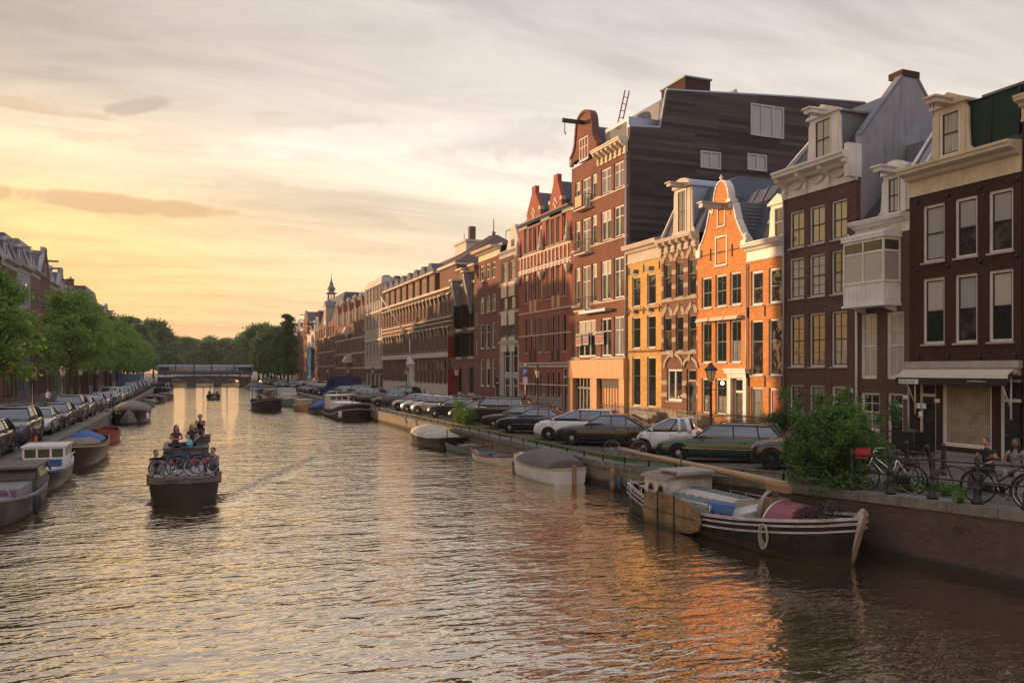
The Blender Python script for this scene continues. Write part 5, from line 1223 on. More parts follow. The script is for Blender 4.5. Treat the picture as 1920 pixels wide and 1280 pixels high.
def tree_parts(H, cr, seed, mat='leaf', nl=7000, ls=.30, base=.34, shape='round'):
    rg = random.Random(seed); tr = mb('bark'); tz = H*base
    tr.path([(0, 0, -.2), (.03, .02, tz*.6), (rg.uniform(-.1, .1), rg.uniform(-.1, .1), tz), (rg.uniform(-.3, .3), rg.uniform(-.3, .3), H*.7), (0, 0, H*.92)], [H*.019+.05, H*.014+.03, H*.012+.02, .06, .02], 8)
    cl = []
    nc = 85
    for i in range(nc):
        t = rg.random(); z = tz*.95+(H-tz)*t
        if shape == 'round': rr = cr*math.sin(PI*min(1, .18+.78*t))**.7
        else: rr = cr*(1-.7*t)*(.65+.35*min(1, t*5))
        a = rg.uniform(0, 2*PI); q = rr*math.sqrt(rg.uniform(.05, 1))*.85
        s = cr*(rg.uniform(.13, .27) if shape == 'round' else rg.uniform(.18, .30)*(1.25-.5*t))
        c = (q*math.cos(a), q*math.sin(a), min(z, H-s*.6)); cl.append((c, (s, s, s*rg.uniform(.55, .85))))
        if i % 3 == 0:
            z0 = tz+(c[2]-tz)*rg.uniform(.2, .6); tr.path([(0, 0, max(tz*.8, z0-.6)), (c[0]*.5, c[1]*.5, (z0+c[2])/2), c], [.07, .05, .02], 5)
    cm = mb(mat); leaves(cm, cl, nl, ls, rg)
    return tr.mesh('trunk'), cm, 
def put_tree(parts, name, label, loc, rz, s, group=None):
    t = thing(name, label, 'tree', loc, rz, group); t.scale = (s, s, s*1.0)
    inst('trunk', parts[0], t); inst('crown', parts[1], t); return t
def make_trees():
    V = []
    for i in range(4):
        tr, cm = tree_parts(11.6, 4.0, 11+i, 'leaf', 11000, .34)
        V.append((tr, cm.build('tmp', fix=False).data)); 
    for o in [o for o in col.objects if o.name.startswith('tmp')]: bpy.data.objects.remove(o)
    ys = [60.5, 92, 98, 105, 112, 121, 130, 139, 149, 159, 169, 180, 191, 202, 212, 222]
    for i, y in enumerate(ys):
        lab = 'green street tree on the left bank, %s from the left picture edge' % ['first', 'second', 'third', 'fourth', 'fifth', 'sixth', 'seventh', 'eighth', 'ninth', '10th', '11th', '12th', '13th', '14th', '15th', '16th', '17th', '18th'][i]
        put_tree(V[i % 4], 'street_tree', lab, (-12.3+rnd.uniform(-.4, .4), y, ZS), rnd.uniform(0, 6), rnd.uniform(.93, 1.04)*(1.0 if 64 < y < 200 else .92), 'street trees along the left quay')
    W = []
    for i in range(3):
        tr, cm = tree_parts(14, 4.2, 31+i, 'leaf_dark', 10000, .42, .25, 'round'); W.append((tr, cm.build('tmp', fix=False).data))
    for i in range(2):
        tr, cm = tree_parts(17, 7.0, 41+i, 'leaf_far', 12000, .6, .22); W.append((tr, cm.build('tmp', fix=False).data))
    tr, cm = tree_parts(16, 3.0, 51, 'leaf_dark', 11000, .4, .22, 'cone'); W.append((tr, cm.build('tmp', fix=False).data))
    for o in [o for o in col.objects if o.name.startswith('tmp')]: bpy.data.objects.remove(o)
    put_tree(W[5], 'street_tree', 'tall dark upright tree in front of the blue building wrap', (16.6, 158, ZS), 1, .88, 'dark trees on the far right quay')
    for i, (y, s) in enumerate(((168, .82), (176, .9), (185, .86), (195, .95), (206, .9), (217, 1.0))):
        put_tree(W[i % 3], 'street_tree', 'dark green tree on the far right quay, %s beyond the tall upright one' % ['next', 'second', 'third', 'fourth', 'fifth', 'sixth'][i], (16.6+rnd.uniform(-.5, .5), y, ZS), i, s, 'dark trees on the far right quay')
    far = [(-15, 246, .95), (-11.5, 262, 1.08), (-19, 268, 1.15), (-9, 290, .95), (-3, 312, .9), (3, 318, .82), (9, 316, .85), (15, 300, .9), (17.5, 246, .98), (20, 262, 1.05), (17, 278, .95), (24, 290, 1.1), (0, 335, .9), (-24, 300, 1.2), (12, 340, .95), (-9, 340, 1.0), (30, 270, 1.1), (6, 350, 1.0)]
    place = ['behind the left end of the bridge', 'tallest above the left end of the bridge', 'left of the tallest tree beyond the bridge', 'right of the tallest tree beyond the bridge', 'above the left half of the tram', 'above the middle of the tram', 'right of the middle of the tram', 'above the right part of the tram', 'at the right end of the bridge', 'high at the right end of the bridge', 'behind the right bridge end', 'behind the dark quay trees', 'in the second line beyond the tram, left', 'far left beyond the street trees', 'in the second line beyond the tram, right', 'in the second line behind the tallest tree', 'farthest right behind the quay trees', 'last line above the middle of the tram']
    for i, (x, y, s) in enumerate(far):
        put_tree(W[3+i % 2], 'tree', 'hazy green tree beyond the bridge, ' + place[i], (x, y, ZS), i*1.3, s, 'trees beyond the bridge')
def bush(name, label, loc, cl, n, ls, mat, seed, cat='bush', stems=6):
    rg = random.Random(seed); t = thing(name, label, cat, loc); s = mb('bark')
    for c, r in cl[:stems]: s.path([(rg.uniform(-.1, .1), rg.uniform(-.1, .1), 0), (c[0]*.5, c[1]*.5, c[2]*.6), c], [.03, .02, .008], 5)
    s.build('stem', t); m = mb(mat); leaves(m, cl, n, ls, rg); m.build('foliage', t, fix=False); return t
def make_plants():
    rg = random.Random(5); cl = []
    for i in range(90):
        a = rg.uniform(0, 2*PI); q = math.sqrt(rg.random()); z = rg.uniform(.2, 2.0)
        w = 1.15 if z < 1.2 else 1.15*(2.6-z)/1.4
        cl.append(((q*w*math.cos(a)*.9, q*w*math.sin(a)*1.15, z), (.22, .22, .18)))
    cl += [((rg.uniform(-1.2, 1.0), rg.uniform(-1.5, 1.5), rg.uniform(.5, 2.45)), (.13, .16, .2)) for _ in range(46)]
    cl += [((.05, .1, 2.15), (.35, .3, .28)), ((-.35, .5, 1.7), (.3, .3, .3)), ((.3, -.5, 2.0), (.3, .3, .35))]
    cl += [((-.75, -.7, .1), (.3, .35, .3)), ((-.8, -.2, -.05), (.28, .3, .25)), ((-.7, -1.1, .2), (.3, .4, .3)), ((-.75, .5, .2), (.3, .3, .3))]
    bush('quay_bush', 'large bushy green shrub growing out of the quay beside the barge bow', (15.75, 16.5, gz(15.5, 16.5)), cl, 21000, .09, 'leaf_bush', 3, stems=40)
    x, y = G(1466, 812); bush('planter_bush', 'round clipped bush in front of the plum brick house', (26.0, Yp(1466, 26.0), ZS), [((rg.uniform(-.5, .5), rg.uniform(-.6, .6), rg.uniform(.9, 1.5)), (.3, .3, .25)) for _ in range(20)], 3500, .09, 'leaf_dark', 8, stems=8)
    for i, (px, py, h, X) in enumerate(((862, 757, 1.5, 15.2), (876, 765, 1.0, 15.3))):
        y = Yp(px, X); bush('weed_plant', ['tall wild green plant between the parked cars on the quay', 'lower wild plant next to the tall one on the quay'][i], (X, y, ZS), [((rg.uniform(-.3, .3), rg.uniform(-.4, .4), rg.uniform(.3, h)), (.25, .25, .25)) for _ in range(14)], 1500, .12, 'leaf_bush', 20+i)
    # tufts on the quay edge near the railing
    for i, (px, py) in enumerate(((1700, 925), (1772, 935), (1681, 905), (1796, 955))):
        x, y = G(px, py, 1.4); x = max(x, qr(y)+.05)
        bush('weed_plant', ['leafy weed at the foot of the first railing post right of the bush', 'leafy weed between two railing posts on the quay edge', 'small weed under the bicycle with the red crate', 'tiny weed on the coping below the seated women'][i], (x, y, gz(x, y)), [((rg.uniform(-.12, .12), rg.uniform(-.15, .15), rg.uniform(.03, .3)), (.08, .08, .1)) for _ in range(9)], 260, .07, 'leaf_bush', 30+i, 'plant', 4)
    m = mb('leaf_bush'); vs = []; fs = []
    for i in range(11000):
        r_ = rg.random()
        if r_ < .75: y = 15 + 50*rg.random()**1.5; x = qr(y)+.55+abs(rg.gauss(0, .5)); 
        else: y = rg.uniform(12.5, 16); x = 17.0+rg.gauss(0, .45)+(y-14)*.1
        if noise.noise(Vector((x*.9, y*.35, 0))) < .02: continue
        z = gz(x, y); h = rg.uniform(.05, .2); a = rg.uniform(0, PI); k = len(vs); dx, dy = math.cos(a)*.015, math.sin(a)*.015; lx, ly = rg.gauss(0, .05), rg.gauss(0, .05)
        vs += [(x-dx, y-dy, z), (x+dx, y+dy, z), (x+lx, y+ly, z+h)]; fs.append((k, k+1, k+2))
    m.add(vs, fs); o = m.build('grass', fix=False); tag(o, 'short green grass and weeds growing along the quay edge', 'grass', kind='stuff')

def make_haze():
    n = N('haze'); v = n.n('ShaderNodeVolumePrincipled'); v.inputs['Color'].default_value = (.86, .82, .80, 1); v.inputs['Density'].default_value = HAZE; v.inputs['Anisotropy'].default_value = .3
    n.l(v.outputs[0], n.out.inputs[1]); MAT['haze'] = n.m
    tag(mb('haze').box(-720, 720, -60, 930, -2.2, 40).build('haze'), kind='stuff')
HAZE = .00028
# ------------------------------------------------------------------ cars
for nm, c, mt in (('c_green', (.018, .055, .045), .3), ('c_white', (.62, .64, .66), 0), ('c_black', (.007, .007, .009), .1), ('c_navy', (.012, .013, .03), .3), ('c_grey', (.09, .09, .10), .5), ('c_silver', (.42, .42, .42), .6), ('c_anthr', (.022, .023, .032), .3), ('c_brown', (.028, .020, .017), .3), ('c_blue', (.02, .035, .12), .1), ('c_red', (.25, .02, .02), .1), ('c_gold', (.30, .25, .18), .5)):
    carpaint(nm, c, mt)
plain('rubber', (.014, .014, .014), .8); plain('rim', (.45, .45, .46), .35, .8, .1); plain('rim_dark', (.03, .03, .03), .4, .3); plain('chrome', (.6, .6, .6), .2, 1, .05)
plain('tail', (.30, .01, .012), .25, coat=.5); plain('headl', (.5, .5, .48), .12, .3, .1, coat=.6); plain('headl_o', (.55, .22, .10), .2, coat=.6); plain('well', (.006, .006, .006), .9)
CT_ = {  # L, W, H, hood height, belt, tail height, greenhouse base x0,x1, roof x0,x1, wheel x, radius
 'sedan': dict(L=4.75, W=1.80, H=1.43, hood=.86, belt=.93, tail=.98, gb=(-1.75, 1.02), gr=(-.95, .30), wx=(-1.35, 1.42), r=.33, nose=.62),
 'sedan2': dict(L=4.95, W=1.86, H=1.46, hood=.88, belt=.97, tail=1.02, gb=(-1.9, .98), gr=(-.95, .22), wx=(-1.42, 1.52), r=.35, nose=.66),
 'wagon': dict(L=4.80, W=1.80, H=1.44, hood=.82, belt=.92, tail=.98, gb=(-2.28, .98), gr=(-1.85, .22), wx=(-1.38, 1.45), r=.33, nose=.62),
 'hatch': dict(L=4.25, W=1.76, H=1.47, hood=.88, belt=.96, tail=1.02, gb=(-2.0, 1.12), gr=(-1.5, .15), wx=(-1.25, 1.32), r=.32, nose=.66),
 'prius': dict(L=4.60, W=1.78, H=1.58, hood=.95, belt=1.02, tail=1.12, gb=(-2.15, 1.45), gr=(-1.65, .05), wx=(-1.38, 1.40), r=.33, nose=.72),
 'suv': dict(L=4.90, W=1.93, H=1.76, hood=1.08, belt=1.15, tail=1.22, gb=(-2.3, 1.08), gr=(-2.0, .42), wx=(-1.45, 1.50), r=.39, nose=.85),
 'smart': dict(L=2.70, W=1.56, H=1.54, hood=.86, belt=.98, tail=1.05, gb=(-1.10, .92), gr=(-.85, -.05), wx=(-.92, .95), r=.29, nose=.72),
 'mini': dict(L=3.95, W=1.72, H=1.42, hood=.90, belt=.97, tail=1.02, gb=(-1.85, .85), gr=(-1.55, .25), wx=(-1.22, 1.28), r=.34, nose=.74),
}
CM = {}
def car_meshes(tp, colr, lod=0):
    key = (tp, colr, lod)
    if key in CM: return CM[key]
    p = CT_[tp]; L, W, H = p['L'], p['W'], p['H']; hw = W/2; out = {}
    def ring(x, zb, zt, w, crown=.02):
        h = [(0, zb), (w-.14, zb), (w-.03, zb+.07), (w, zb+.20), (w+.005, zb+(zt-zb)*.52), (w-.012, zb+(zt-zb)*.78), (w-.045, zt-.035), (w-.10, zt), (w*.45, zt+crown), (0, zt+crown*1.2)]
        return [(x, y, z) for y, z in h] + [(x, -y, z) for y, z in h[-2:0:-1]]
    g0, g1 = p['gb']; f = L/2
    st = [(-f, .36, p['tail']-.32, hw*.80), (-f+.04, .30, p['tail']-.14, hw*.90), (-f+.14, .24, p['tail']-.03, hw*.95), (min(g0, -f+.6), .22, p['tail'], hw*.985), (g0+.7, .20, p['belt']+.02, hw), (0, .20, p['belt'], hw), (g1-.3, .20, p['belt']-.01, hw), (g1, .20, p['belt']-.03, hw), ((g1+f)/2, .20, p['hood'], hw*.99), (f-.38, .22, p['hood']-.07, hw*.965), (f-.16, .24, p['nose']+.08, hw*.90), (f-.05, .27, p['nose']-.04, hw*.80), (f, .32, p['nose']-.16, hw*.68)]
    b = mb(colr).loft([ring(*s) for s in st])
    # dark sills, grille, plates
    b.use('black').box(-L*.28, L*.28, -hw-.005, hw+.005, .17, .235)
    b.box(f-.10, f+.012, -hw*.42, hw*.42, p['nose']-.24, p['nose']-.10); b.box(f-.12, f+.008, -hw*.62, hw*.62, .30, .42)
    b.box(-f-.01, -f+.1, -hw*.6, hw*.6, .28, .40)
    b.use('sign_navy' if False else 'white_paint').box(f, f+.016, -.26, .26, .43, .53); b.use('gold_plate').box(-f-.015, -f+.02, -.26, .26, .58, .69)
    for wx in p['wx']:
        for sy in (-1, 1):
            R_ = p['r']+.05; b.use('well')
            pts = [(wx+R_*math.cos(t), .33+R_*math.sin(t)) for t in [PI*i/12 for i in range(13)]]+[(wx-R_, .19), (wx+R_, .19)]
            y = sy*(hw+.008); b.prism(pts, min(y, y-sy*.3), max(y, y-sy*.3), 'y')
    # door handles and shut lines
    for x in ([(g0+g1)/2-.25, g0+1.0] if L > 4 else [(g0+g1)/2-.3]):
        for sy in (-1, 1): b.use('chrome' if colr in ('c_black', 'c_anthr') else colr).box(x-.09, x+.09, sy*(hw-.0)-.02, sy*(hw-.0)+.02, p['belt']-.17, p['belt']-.14)
    b.use('black')
    for x in ([g1-.25, (g0+g1)/2-.1] + ([g0+.75] if L > 4.3 else [])):
        for sy in (-1, 1): b.box(x-.006, x+.006, sy*(hw+.004)-.006, sy*(hw+.004)+.006, .28, p['belt']-.1)
    if L > 4.3:
        for sy in (-1, 1): b.use('chrome' if colr in ('c_green', 'c_navy') else 'black').box(-L*.27, L*.27, sy*(hw+.006)-.008, sy*(hw+.006)+.008, .52, .55)
    # greenhouse
    r0, r1 = p['gr']; zb = p['belt']-.05; zt = H-.05; wb = hw*.93; wt = hw*.70
    def gr(x0, x1, w, z, rc=.10, n=3):
        P = []
        for cx, cy, a0 in ((x1, w, 0), (x0, w, 90), (x0, -w, 180), (x1, -w, 270)):
            sx = -1 if cx == x1 else 1; sy = -1 if cy > 0 else 1
            for i in range(n): a = R(a0+90*i/(n-1)); P.append((cx+sx*rc+rc*math.cos(a), cy+sy*rc+rc*math.sin(a), z))
        return P
    lv = []
    for t in (0, .35, .7, 1):
        e = t**1.15; x0 = g0+(r0-g0)*e; x1 = g1+(r1-g1)*e; w = wb+(wt-wb)*(t**1.5); lv.append(gr(x0, x1, w, zb+(zt-zb)*t, .08+.08*t))
    gl = mb('g_car').loft(lv)
    rf = mb(colr); rr0 = gr(r0-.05, r1+.06, wt+.02, zt-.02, .16); rr1 = gr(r0+.03, r1-.06, wt-.05, zt+.035, .2); rr2 = gr(r0+.4, r1-.35, wt-.3, zt+.055, .2)
    rf.loft([rr0, rr1, rr2])
    def pil(t0, t1, side, r_=.02, mat=colr):
        pts = []
        for t in (0, .35, .7, 1):
            e = t**1.15; x = t0+(t1-t0)*e; w = wb+(wt-wb)*(t**1.5); pts.append((x, side*(w-.0), zb+(zt-zb)*t))
        rf.use(mat).path(pts, r_, 5)
    for s in (-1, 1):
        pil(g1-.05, r1, s, .026); pil(g0+.08, r0, s, .05 if tp != 'wagon' else .04)
        mid = [(g0+g1)/2-.02] if L < 3.5 else [(g0+g1)/2+.12, g0+.85]
        for x in mid: pil(x, r0+(x-g0)/(g1-g0)*(r1-r0)*1.0 if L < 3.5 else (x+.05 if x == mid[0] else x+.12), s, .028, 'black')
        rf.use('chrome' if colr in ('c_green', 'c_anthr', 'c_black', 'c_navy') else 'black').path([(g0+.12, s*(wb+.008), zb+.055), (g1-.1, s*(wb+.008), zb+.055)], .009, 4)
    wr = p['r']
    if tp == 'smart':
        for s in (-1, 1): pil(-.55, -.48, s, .07); pil(g0+.15, r0+.1, s, .08)
    if tp in ('wagon', 'suv'):
        rf.use('black')
        for s in (-1, 1): rf.path([(r0+.2, s*(wt-.08), zt+.06), (r0+.3, s*(wt-.08), zt+.10), (r1-.3, s*(wt-.08), zt+.10), (r1-.2, s*(wt-.08), zt+.05)], .018, 5)
    rim = 'rim_dark' if tp == 'mini' else 'rim'
    ty = mb('rubber').lathe([(wr*.68, -.09), (wr*.92, -.10), (wr, -.07), (wr, .07), (wr*.92, .10), (wr*.68, .09)], 20, (0, 0, 0), 'y')
    ri = mb('well').lathe([(wr*.66, -.08), (wr*.66, .08)], 16, (0, 0, 0), 'y'); ri.use(rim)
    for sy in (-1, 1):
        for k in range(16):
            a0, a1 = 2*PI*k/16, 2*PI*(k+1)/16; ro, ri_ = wr*.69, wr*.60; y = sy*.088
            ri.add([(ro*math.cos(a0), y, ro*math.sin(a0)), (ro*math.cos(a1), y, ro*math.sin(a1)), (ri_*math.cos(a1), y, ri_*math.sin(a1)), (ri_*math.cos(a0), y, ri_*math.sin(a0))], [(0, 1, 2, 3)])
        for k in range(7 if tp != 'smart' else 5):
            a = 2*PI*k/7; c, s_ = math.cos(a), math.sin(a); q = wr*.035+.008
            ri.add([(wr*.1*c-q*s_, sy*.098, wr*.1*s_+q*c), (wr*.62*c-q*s_, sy*.088, wr*.62*s_+q*c), (wr*.62*c+q*s_, sy*.088, wr*.62*s_-q*c), (wr*.1*c+q*s_, sy*.098, wr*.1*s_-q*c)], [(0, 1, 2, 3)])
        ri.lathe([(wr*.17, sy*.08), (wr*.15, sy*.104)], 8, (0, 0, 0), 'y')
    hl = mb('headl_o' if tp in ('wagon', 'mini') else 'headl').ball((0, 0, 0), (.16, .17, .085), 8, 6); tl = mb('tail').ball((0, 0, 0), (.10, .12, .10), 8, 6)
    mi = mb(colr).ball((0, 0, 0), (.07, .10, .065), 8, 5)
    if lod:
        m = MB()
        for part in (b, gl, rf):
            for fc, mi_ in zip(part.f, part.m): m.use(part.mats[mi_]); m.add([part.v[i] for i in fc], [tuple(range(len(fc)))])
        for wx in p['wx']:
            for sy in (-1, 1): m.use('rubber').lathe([(wr, -.1), (wr, .1)], 12, (wx, sy*(hw-.08), wr), 'y').use('rim').lathe([(wr*.6, -.11), (wr*.6, .11)], 10, (wx, sy*(hw-.08), wr), 'y')
        m.use('headl')
        for sy in (-1, 1): m.ball((f-.2, sy*hw*.68, p['nose']-.05), (.14, .16, .08), 6, 4)
        m.use('tail')
        for sy in (-1, 1): m.ball((-f+.08, sy*hw*.8, p['tail']-.14), (.09, .12, .09), 6, 4)
        CM[key] = m.mesh('parked_car'); return CM[key]
    CM[key] = dict(body=b.mesh('body'), win=gl.mesh('windows'), roof=rf.mesh('roof'), tyre=ty.mesh('tyre'), rim=ri.mesh('rim'), hl=hl.mesh('headlight'), tl=tl.mesh('tail_light'), mir=mi.mesh('mirror'))
    return CM[key]
plain('gold_plate', (.7, .5, .06), .4)
def car(tp, colr, label, x, y, rz, lod=0, group='cars parked along the right quay', z=None):
    z = gz(x, y) if z is None else z
    if x < 0: z = ZS
    if lod:
        o = inst('parked_car', car_meshes(tp, colr, 1), None, (x, y, z), (0, 0, rz)); tag(o, label, 'car', group); return o
    m = car_meshes(tp, colr); p = CT_[tp]; hw = p['W']/2; f = p['L']/2
    t = thing('parked_car', label, 'car', (x, y, z), rz, group)
    inst('body', m['body'], t); inst('windows', m['win'], t); inst('roof', m['roof'], t)
    for wx in p['wx']:
        for sy in (-1, 1):
            w = inst('wheel', m['tyre'], t, (wx, sy*(hw-.085), p['r'])); inst('rim', m['rim'], w)
    for sy in (-1, 1):
        inst('headlight', m['hl'], t, (f-.22, sy*hw*.70, p['nose']-.02)); inst('tail_light', m['tl'], t, (-f+.09, sy*hw*.80, p['tail']-.15)); inst('mirror', m['mir'], t, (p['gb'][1]-.35, sy*(hw+.10), p['belt']+.05))
    return t
def make_cars():
    D = R(135)      # noses towards the water and away from the viewer
    dx, dy = math.cos(D), math.sin(D)
    def place(tp, colr, label, px, py, rz=D, lod=0, dz=0):
        # px,py: contact point of the near front wheel
        p = CT_[tp]; z = ZS+dz
        X, Y = G(px, py, z); c, s = math.cos(rz), math.sin(rz); wx = p['wx'][1]; wy = p['W']/2-.0    # near side = left side of the car (+y local)
        car(tp, colr, label, X-(wx*c-wy*s), Y-(wx*s+wy*c), rz, lod)
    place('mini', 'c_anthr', 'dark compact car with black wheels half hidden behind the green shrub', 1446, 887, dz=.15)
    place('wagon', 'c_green', 'dark green estate car with roof rails', 1272, 867, dz=.06)
    place('smart', 'c_white', 'tiny white two-seat car between the green estate and the dark saloon', 1206, 851, dz=.0)
    place('sedan2', 'c_anthr', 'dark grey saloon with chrome window line beside the tiny white two-seater', 1072, 835)
    place('prius', 'c_white', 'white hatchback with high rear behind the dark grey saloon', 1028, 826)
    place('sedan', 'c_navy', 'dark navy saloon parked left of the white hatchback', 955, 812)
    place('wagon', 'c_brown', 'black-brown estate car behind the navy saloon', 925, 804)
    place('suv', 'c_black', 'big black sport utility car beside the lantern', 878, 796)
    place('hatch', 'c_black', 'black hatchback just behind the big black sport utility car', 856, 791)
    place('hatch', 'c_black', 'black hatchback behind the tall wild plant, next to silver cars', 815, 783)
    place('hatch', 'c_silver', 'nearest of the three silver hatchbacks in a row', 783, 777)
    place('hatch', 'c_silver', 'middle one of the three silver hatchbacks in a row', 763, 773.6)
    place('hatch', 'c_silver', 'farthest of the three silver hatchbacks in a row', 746, 769.5)
    place('sedan', 'c_grey', 'grey saloon left of the three silver hatchbacks', 708, 762)
    car('suv', 'c_black', 'boxy black off-road car parked behind the grey saloon', 19.4, 80.5, D)
    cols = ['c_grey', 'c_silver', 'c_black', 'c_white', 'c_anthr', 'c_silver', 'c_navy', 'c_grey', 'c_black', 'c_silver', 'c_gold']
    nm = dict(c_grey='grey', c_silver='silver', c_black='black', c_white='white', c_anthr='anthracite', c_navy='navy', c_gold='beige')
    y = 85.5; i = 0
    places = ['before the blue van', 'near the blue van', 'beside the blue van', 'left of the blue van', 'beyond the blue van']
    while y < 214:
        if not (104 < y < 109):
            tp = rnd.choice(['hatch', 'sedan', 'hatch', 'wagon', 'suv']); c = cols[i % len(cols)]
            ordn = i+1; suf = 'th' if 10 < ordn % 100 < 14 else {1: 'st', 2: 'nd', 3: 'rd'}.get(ordn % 10, 'th')
            car(tp, c, '%s parked car far along the right quay, %d%s beyond the boxy black off-road car' % (nm[c], ordn, suf), 17.4+rnd.uniform(-.12, .12), y, D+rnd.uniform(-.04, .04), 0 if y < 100 else 1)
            i += 1
        y += 3.15
    # dark blue van
    t = thing('delivery_van', 'dark blue high-roofed delivery van parked among the cars on the right quay', 'van', (17.9, 106.5, ZS), D)
    m = mb('c_blue'); pr = [(-2.7, .35), (2.55, .35), (2.7, .6), (2.6, 1.05), (1.75, 1.3), (1.15, 2.35), (.9, 2.55), (-2.6, 2.6), (-2.7, 2.4)]
    m.prism(pr, -.97, .97, 'y'); m.build('body', t)
    mb('g_car').prism([(1.68, 1.34), (1.16, 2.28), (1.1, 2.2), (1.6, 1.3)], -.85, .85, 'y').box(.35, 1.2, -.985, .985, 1.4, 2.1).build('windows', t)
    for wx in (-1.7, 1.75):
        for sy in (-1, 1): w = inst('wheel', car_meshes('suv', 'c_black')['tyre'], t, (wx, sy*.9, .39)); inst('rim', car_meshes('suv', 'c_black')['rim'], w)
    for sy in (-1, 1): inst('headlight', car_meshes('suv', 'c_black')['hl'], t, (2.55, sy*.7, .9))
    # cars on the left bank, noses towards the viewer
    L = [(44.2, 'suv', 'c_grey', 'dark grey off-road car on the left quay with a bicycle in front of its nose'), (38.2, 'hatch', 'c_black', 'black car cut off by the left picture edge'), (50.8, 'sedan', 'c_silver', 'silver saloon right behind the dark grey off-road car'), (56.8, 'wagon', 'c_black', 'black estate car behind a bicycle on the left quay'), (62.8, 'suv', 'c_grey', 'tall grey family car on the left quay'), (68.6, 'hatch', 'c_silver', 'small silver car following the tall grey family car'), (76.5, 'hatch', 'c_anthr', 'dark car behind the cluster of parked bicycles'), (82.6, 'sedan', 'c_silver', 'silver car next to the standing man on the quay'), (91, 'suv', 'c_silver', 'silver high car beyond the standing man'), (98, 'hatch', 'c_white', 'white hatchback beyond the silver high car'), (104.3, 'sedan', 'c_black', 'black saloon beyond the white hatchback on the left quay')]
    for y, tp, c, lab in L: car(tp, c, lab, -8.05, y, R(-90), 0, 'cars parked along the left quay')
    y = 111; i = 0
    while y < 205:
        c = cols[(i*3+1) % len(cols)]; i += 1; suf = 'th' if 10 < i % 100 < 14 else {1: 'st', 2: 'nd', 3: 'rd'}.get(i % 10, 'th')
        car(rnd.choice(['hatch', 'suv', 'sedan']), c, '%s parked car far along the left quay, %d%s beyond the black saloon' % (nm[c], i, suf), ql(y)-1.75, y, R(-90), 1, 'cars parked along the left quay'); y += 6.0
        if 150 < y < 156: y += 4

# ------------------------------------------------------------------ bicycles
BK = {}
def bike_mesh(frame='black', dutch=True):
    k = (frame, dutch)
    if k in BK: return BK[k]
    r = .34
    w = mb('rubber').path([(r*math.cos(2*PI*i/22), 0, r*math.sin(2*PI*i/22)) for i in range(22)], .018, 5, True)
    w.use('chrome').path([((r-.025)*math.cos(2*PI*i/22), 0, (r-.025)*math.sin(2*PI*i/22)) for i in range(22)], .008, 4, True)
    for i in range(14): a = 2*PI*i/14; w.tube((.02*math.cos(a+1), 0, .02*math.sin(a+1)), ((r-.02)*math.cos(a), 0, (r-.02)*math.sin(a)), .0025, n=3, caps=False)
    w.tube((0, -.04, 0), (0, .04, 0), .02)
    f = mb(frame); A = (-.52, 0, r); Bf = (.56, 0, r); C = (-.05, 0, .27); D = (-.20, 0, .80); E = (.36, 0, .86); E2 = (.40, 0, .74)
    for a, b in ((A, C), (A, D), (C, D), (C, E2), (D, E) if not dutch else ((-.11, 0, .5), E), (E, Bf)): f.tube(a, b, .017)
    f.tube(E, (.33, 0, 1.0), .014).path([(.15, -.28, 1.02), (.28, -.22, 1.03), (.33, 0, 1.02), (.28, .22, 1.03), (.15, .28, 1.02)], .012, 5)
    f.use('black').path([A[:1]+(0,)+(r+.37,)] and [(A[0]+.37*math.cos(t), 0, r+.37*math.sin(t)) for t in [R(200)-R(18)*i for i in range(10)]], .016, 4)
    if dutch: f.box(-.5, .0, .03, .06, .24, .40); f.path([(Bf[0]+.37*math.cos(t), 0, r+.37*math.sin(t)) for t in [R(170)-R(15)*i for i in range(8)]], .016, 4)
    f.box(-.72, -.30, -.06, .06, .74, .76); f.tube((-.60, .06, .74), (A[0], .06, r), .007); f.tube((-.60, -.06, .74), (A[0], -.06, r), .007)
    f.use('chrome').lathe([(.085, -.005), (.085, .005)], 14, (-.05, .045, .27), 'y').tube((-.05, .05, .27), (.03, .08, .12), .009).tube((-.05, -.05, .27), (-.13, -.08, .42), .009)
    f.use('black').box(.0, .06, .07, .16, .11, .13).box(-.16, -.1, -.16, -.07, .41, .43)
    s = mb('black').tube((-.20, 0, .80), (-.22, 0, .93), .012).prism([(-.36, .93), (-.02, .95), (-.04, .99), (-.34, 1.0)], -.03, .03, 'y').ball((-.29, 0, .965), (.09, .085, .035), 8, 4)
    BK[k] = (w.mesh('wheel'), f.mesh('frame'), s.mesh('saddle')); return BK[k]
def bike(label, x, y, z, rz, frame='black', lean=0.08, group=None, rx=None, dutch=True, crate=None, rot=None, parent=None):
    w, f, s = bike_mesh(frame, dutch)
    t = thing('bicycle', label, 'bicycle', (x, y, z), rz, group)
    t.rotation_euler = rot or (lean, 0, rz)
    inst('frame', f, t); inst('wheel', w, t, (-.52, 0, .34)); inst('wheel', w, t, (.56, 0, .34)); inst('saddle', s, t)
    if crate: mb(crate).box(.46, .74, -.15, .15, .80, .82).box(.46, .74, -.15, -.13, .82, 1.02).box(.46, .74, .13, .15, .82, 1.02).box(.46, .48, -.13, .13, .82, 1.02).box(.72, .74, -.13, .13, .82, 1.02).build('crate', t)
    return t
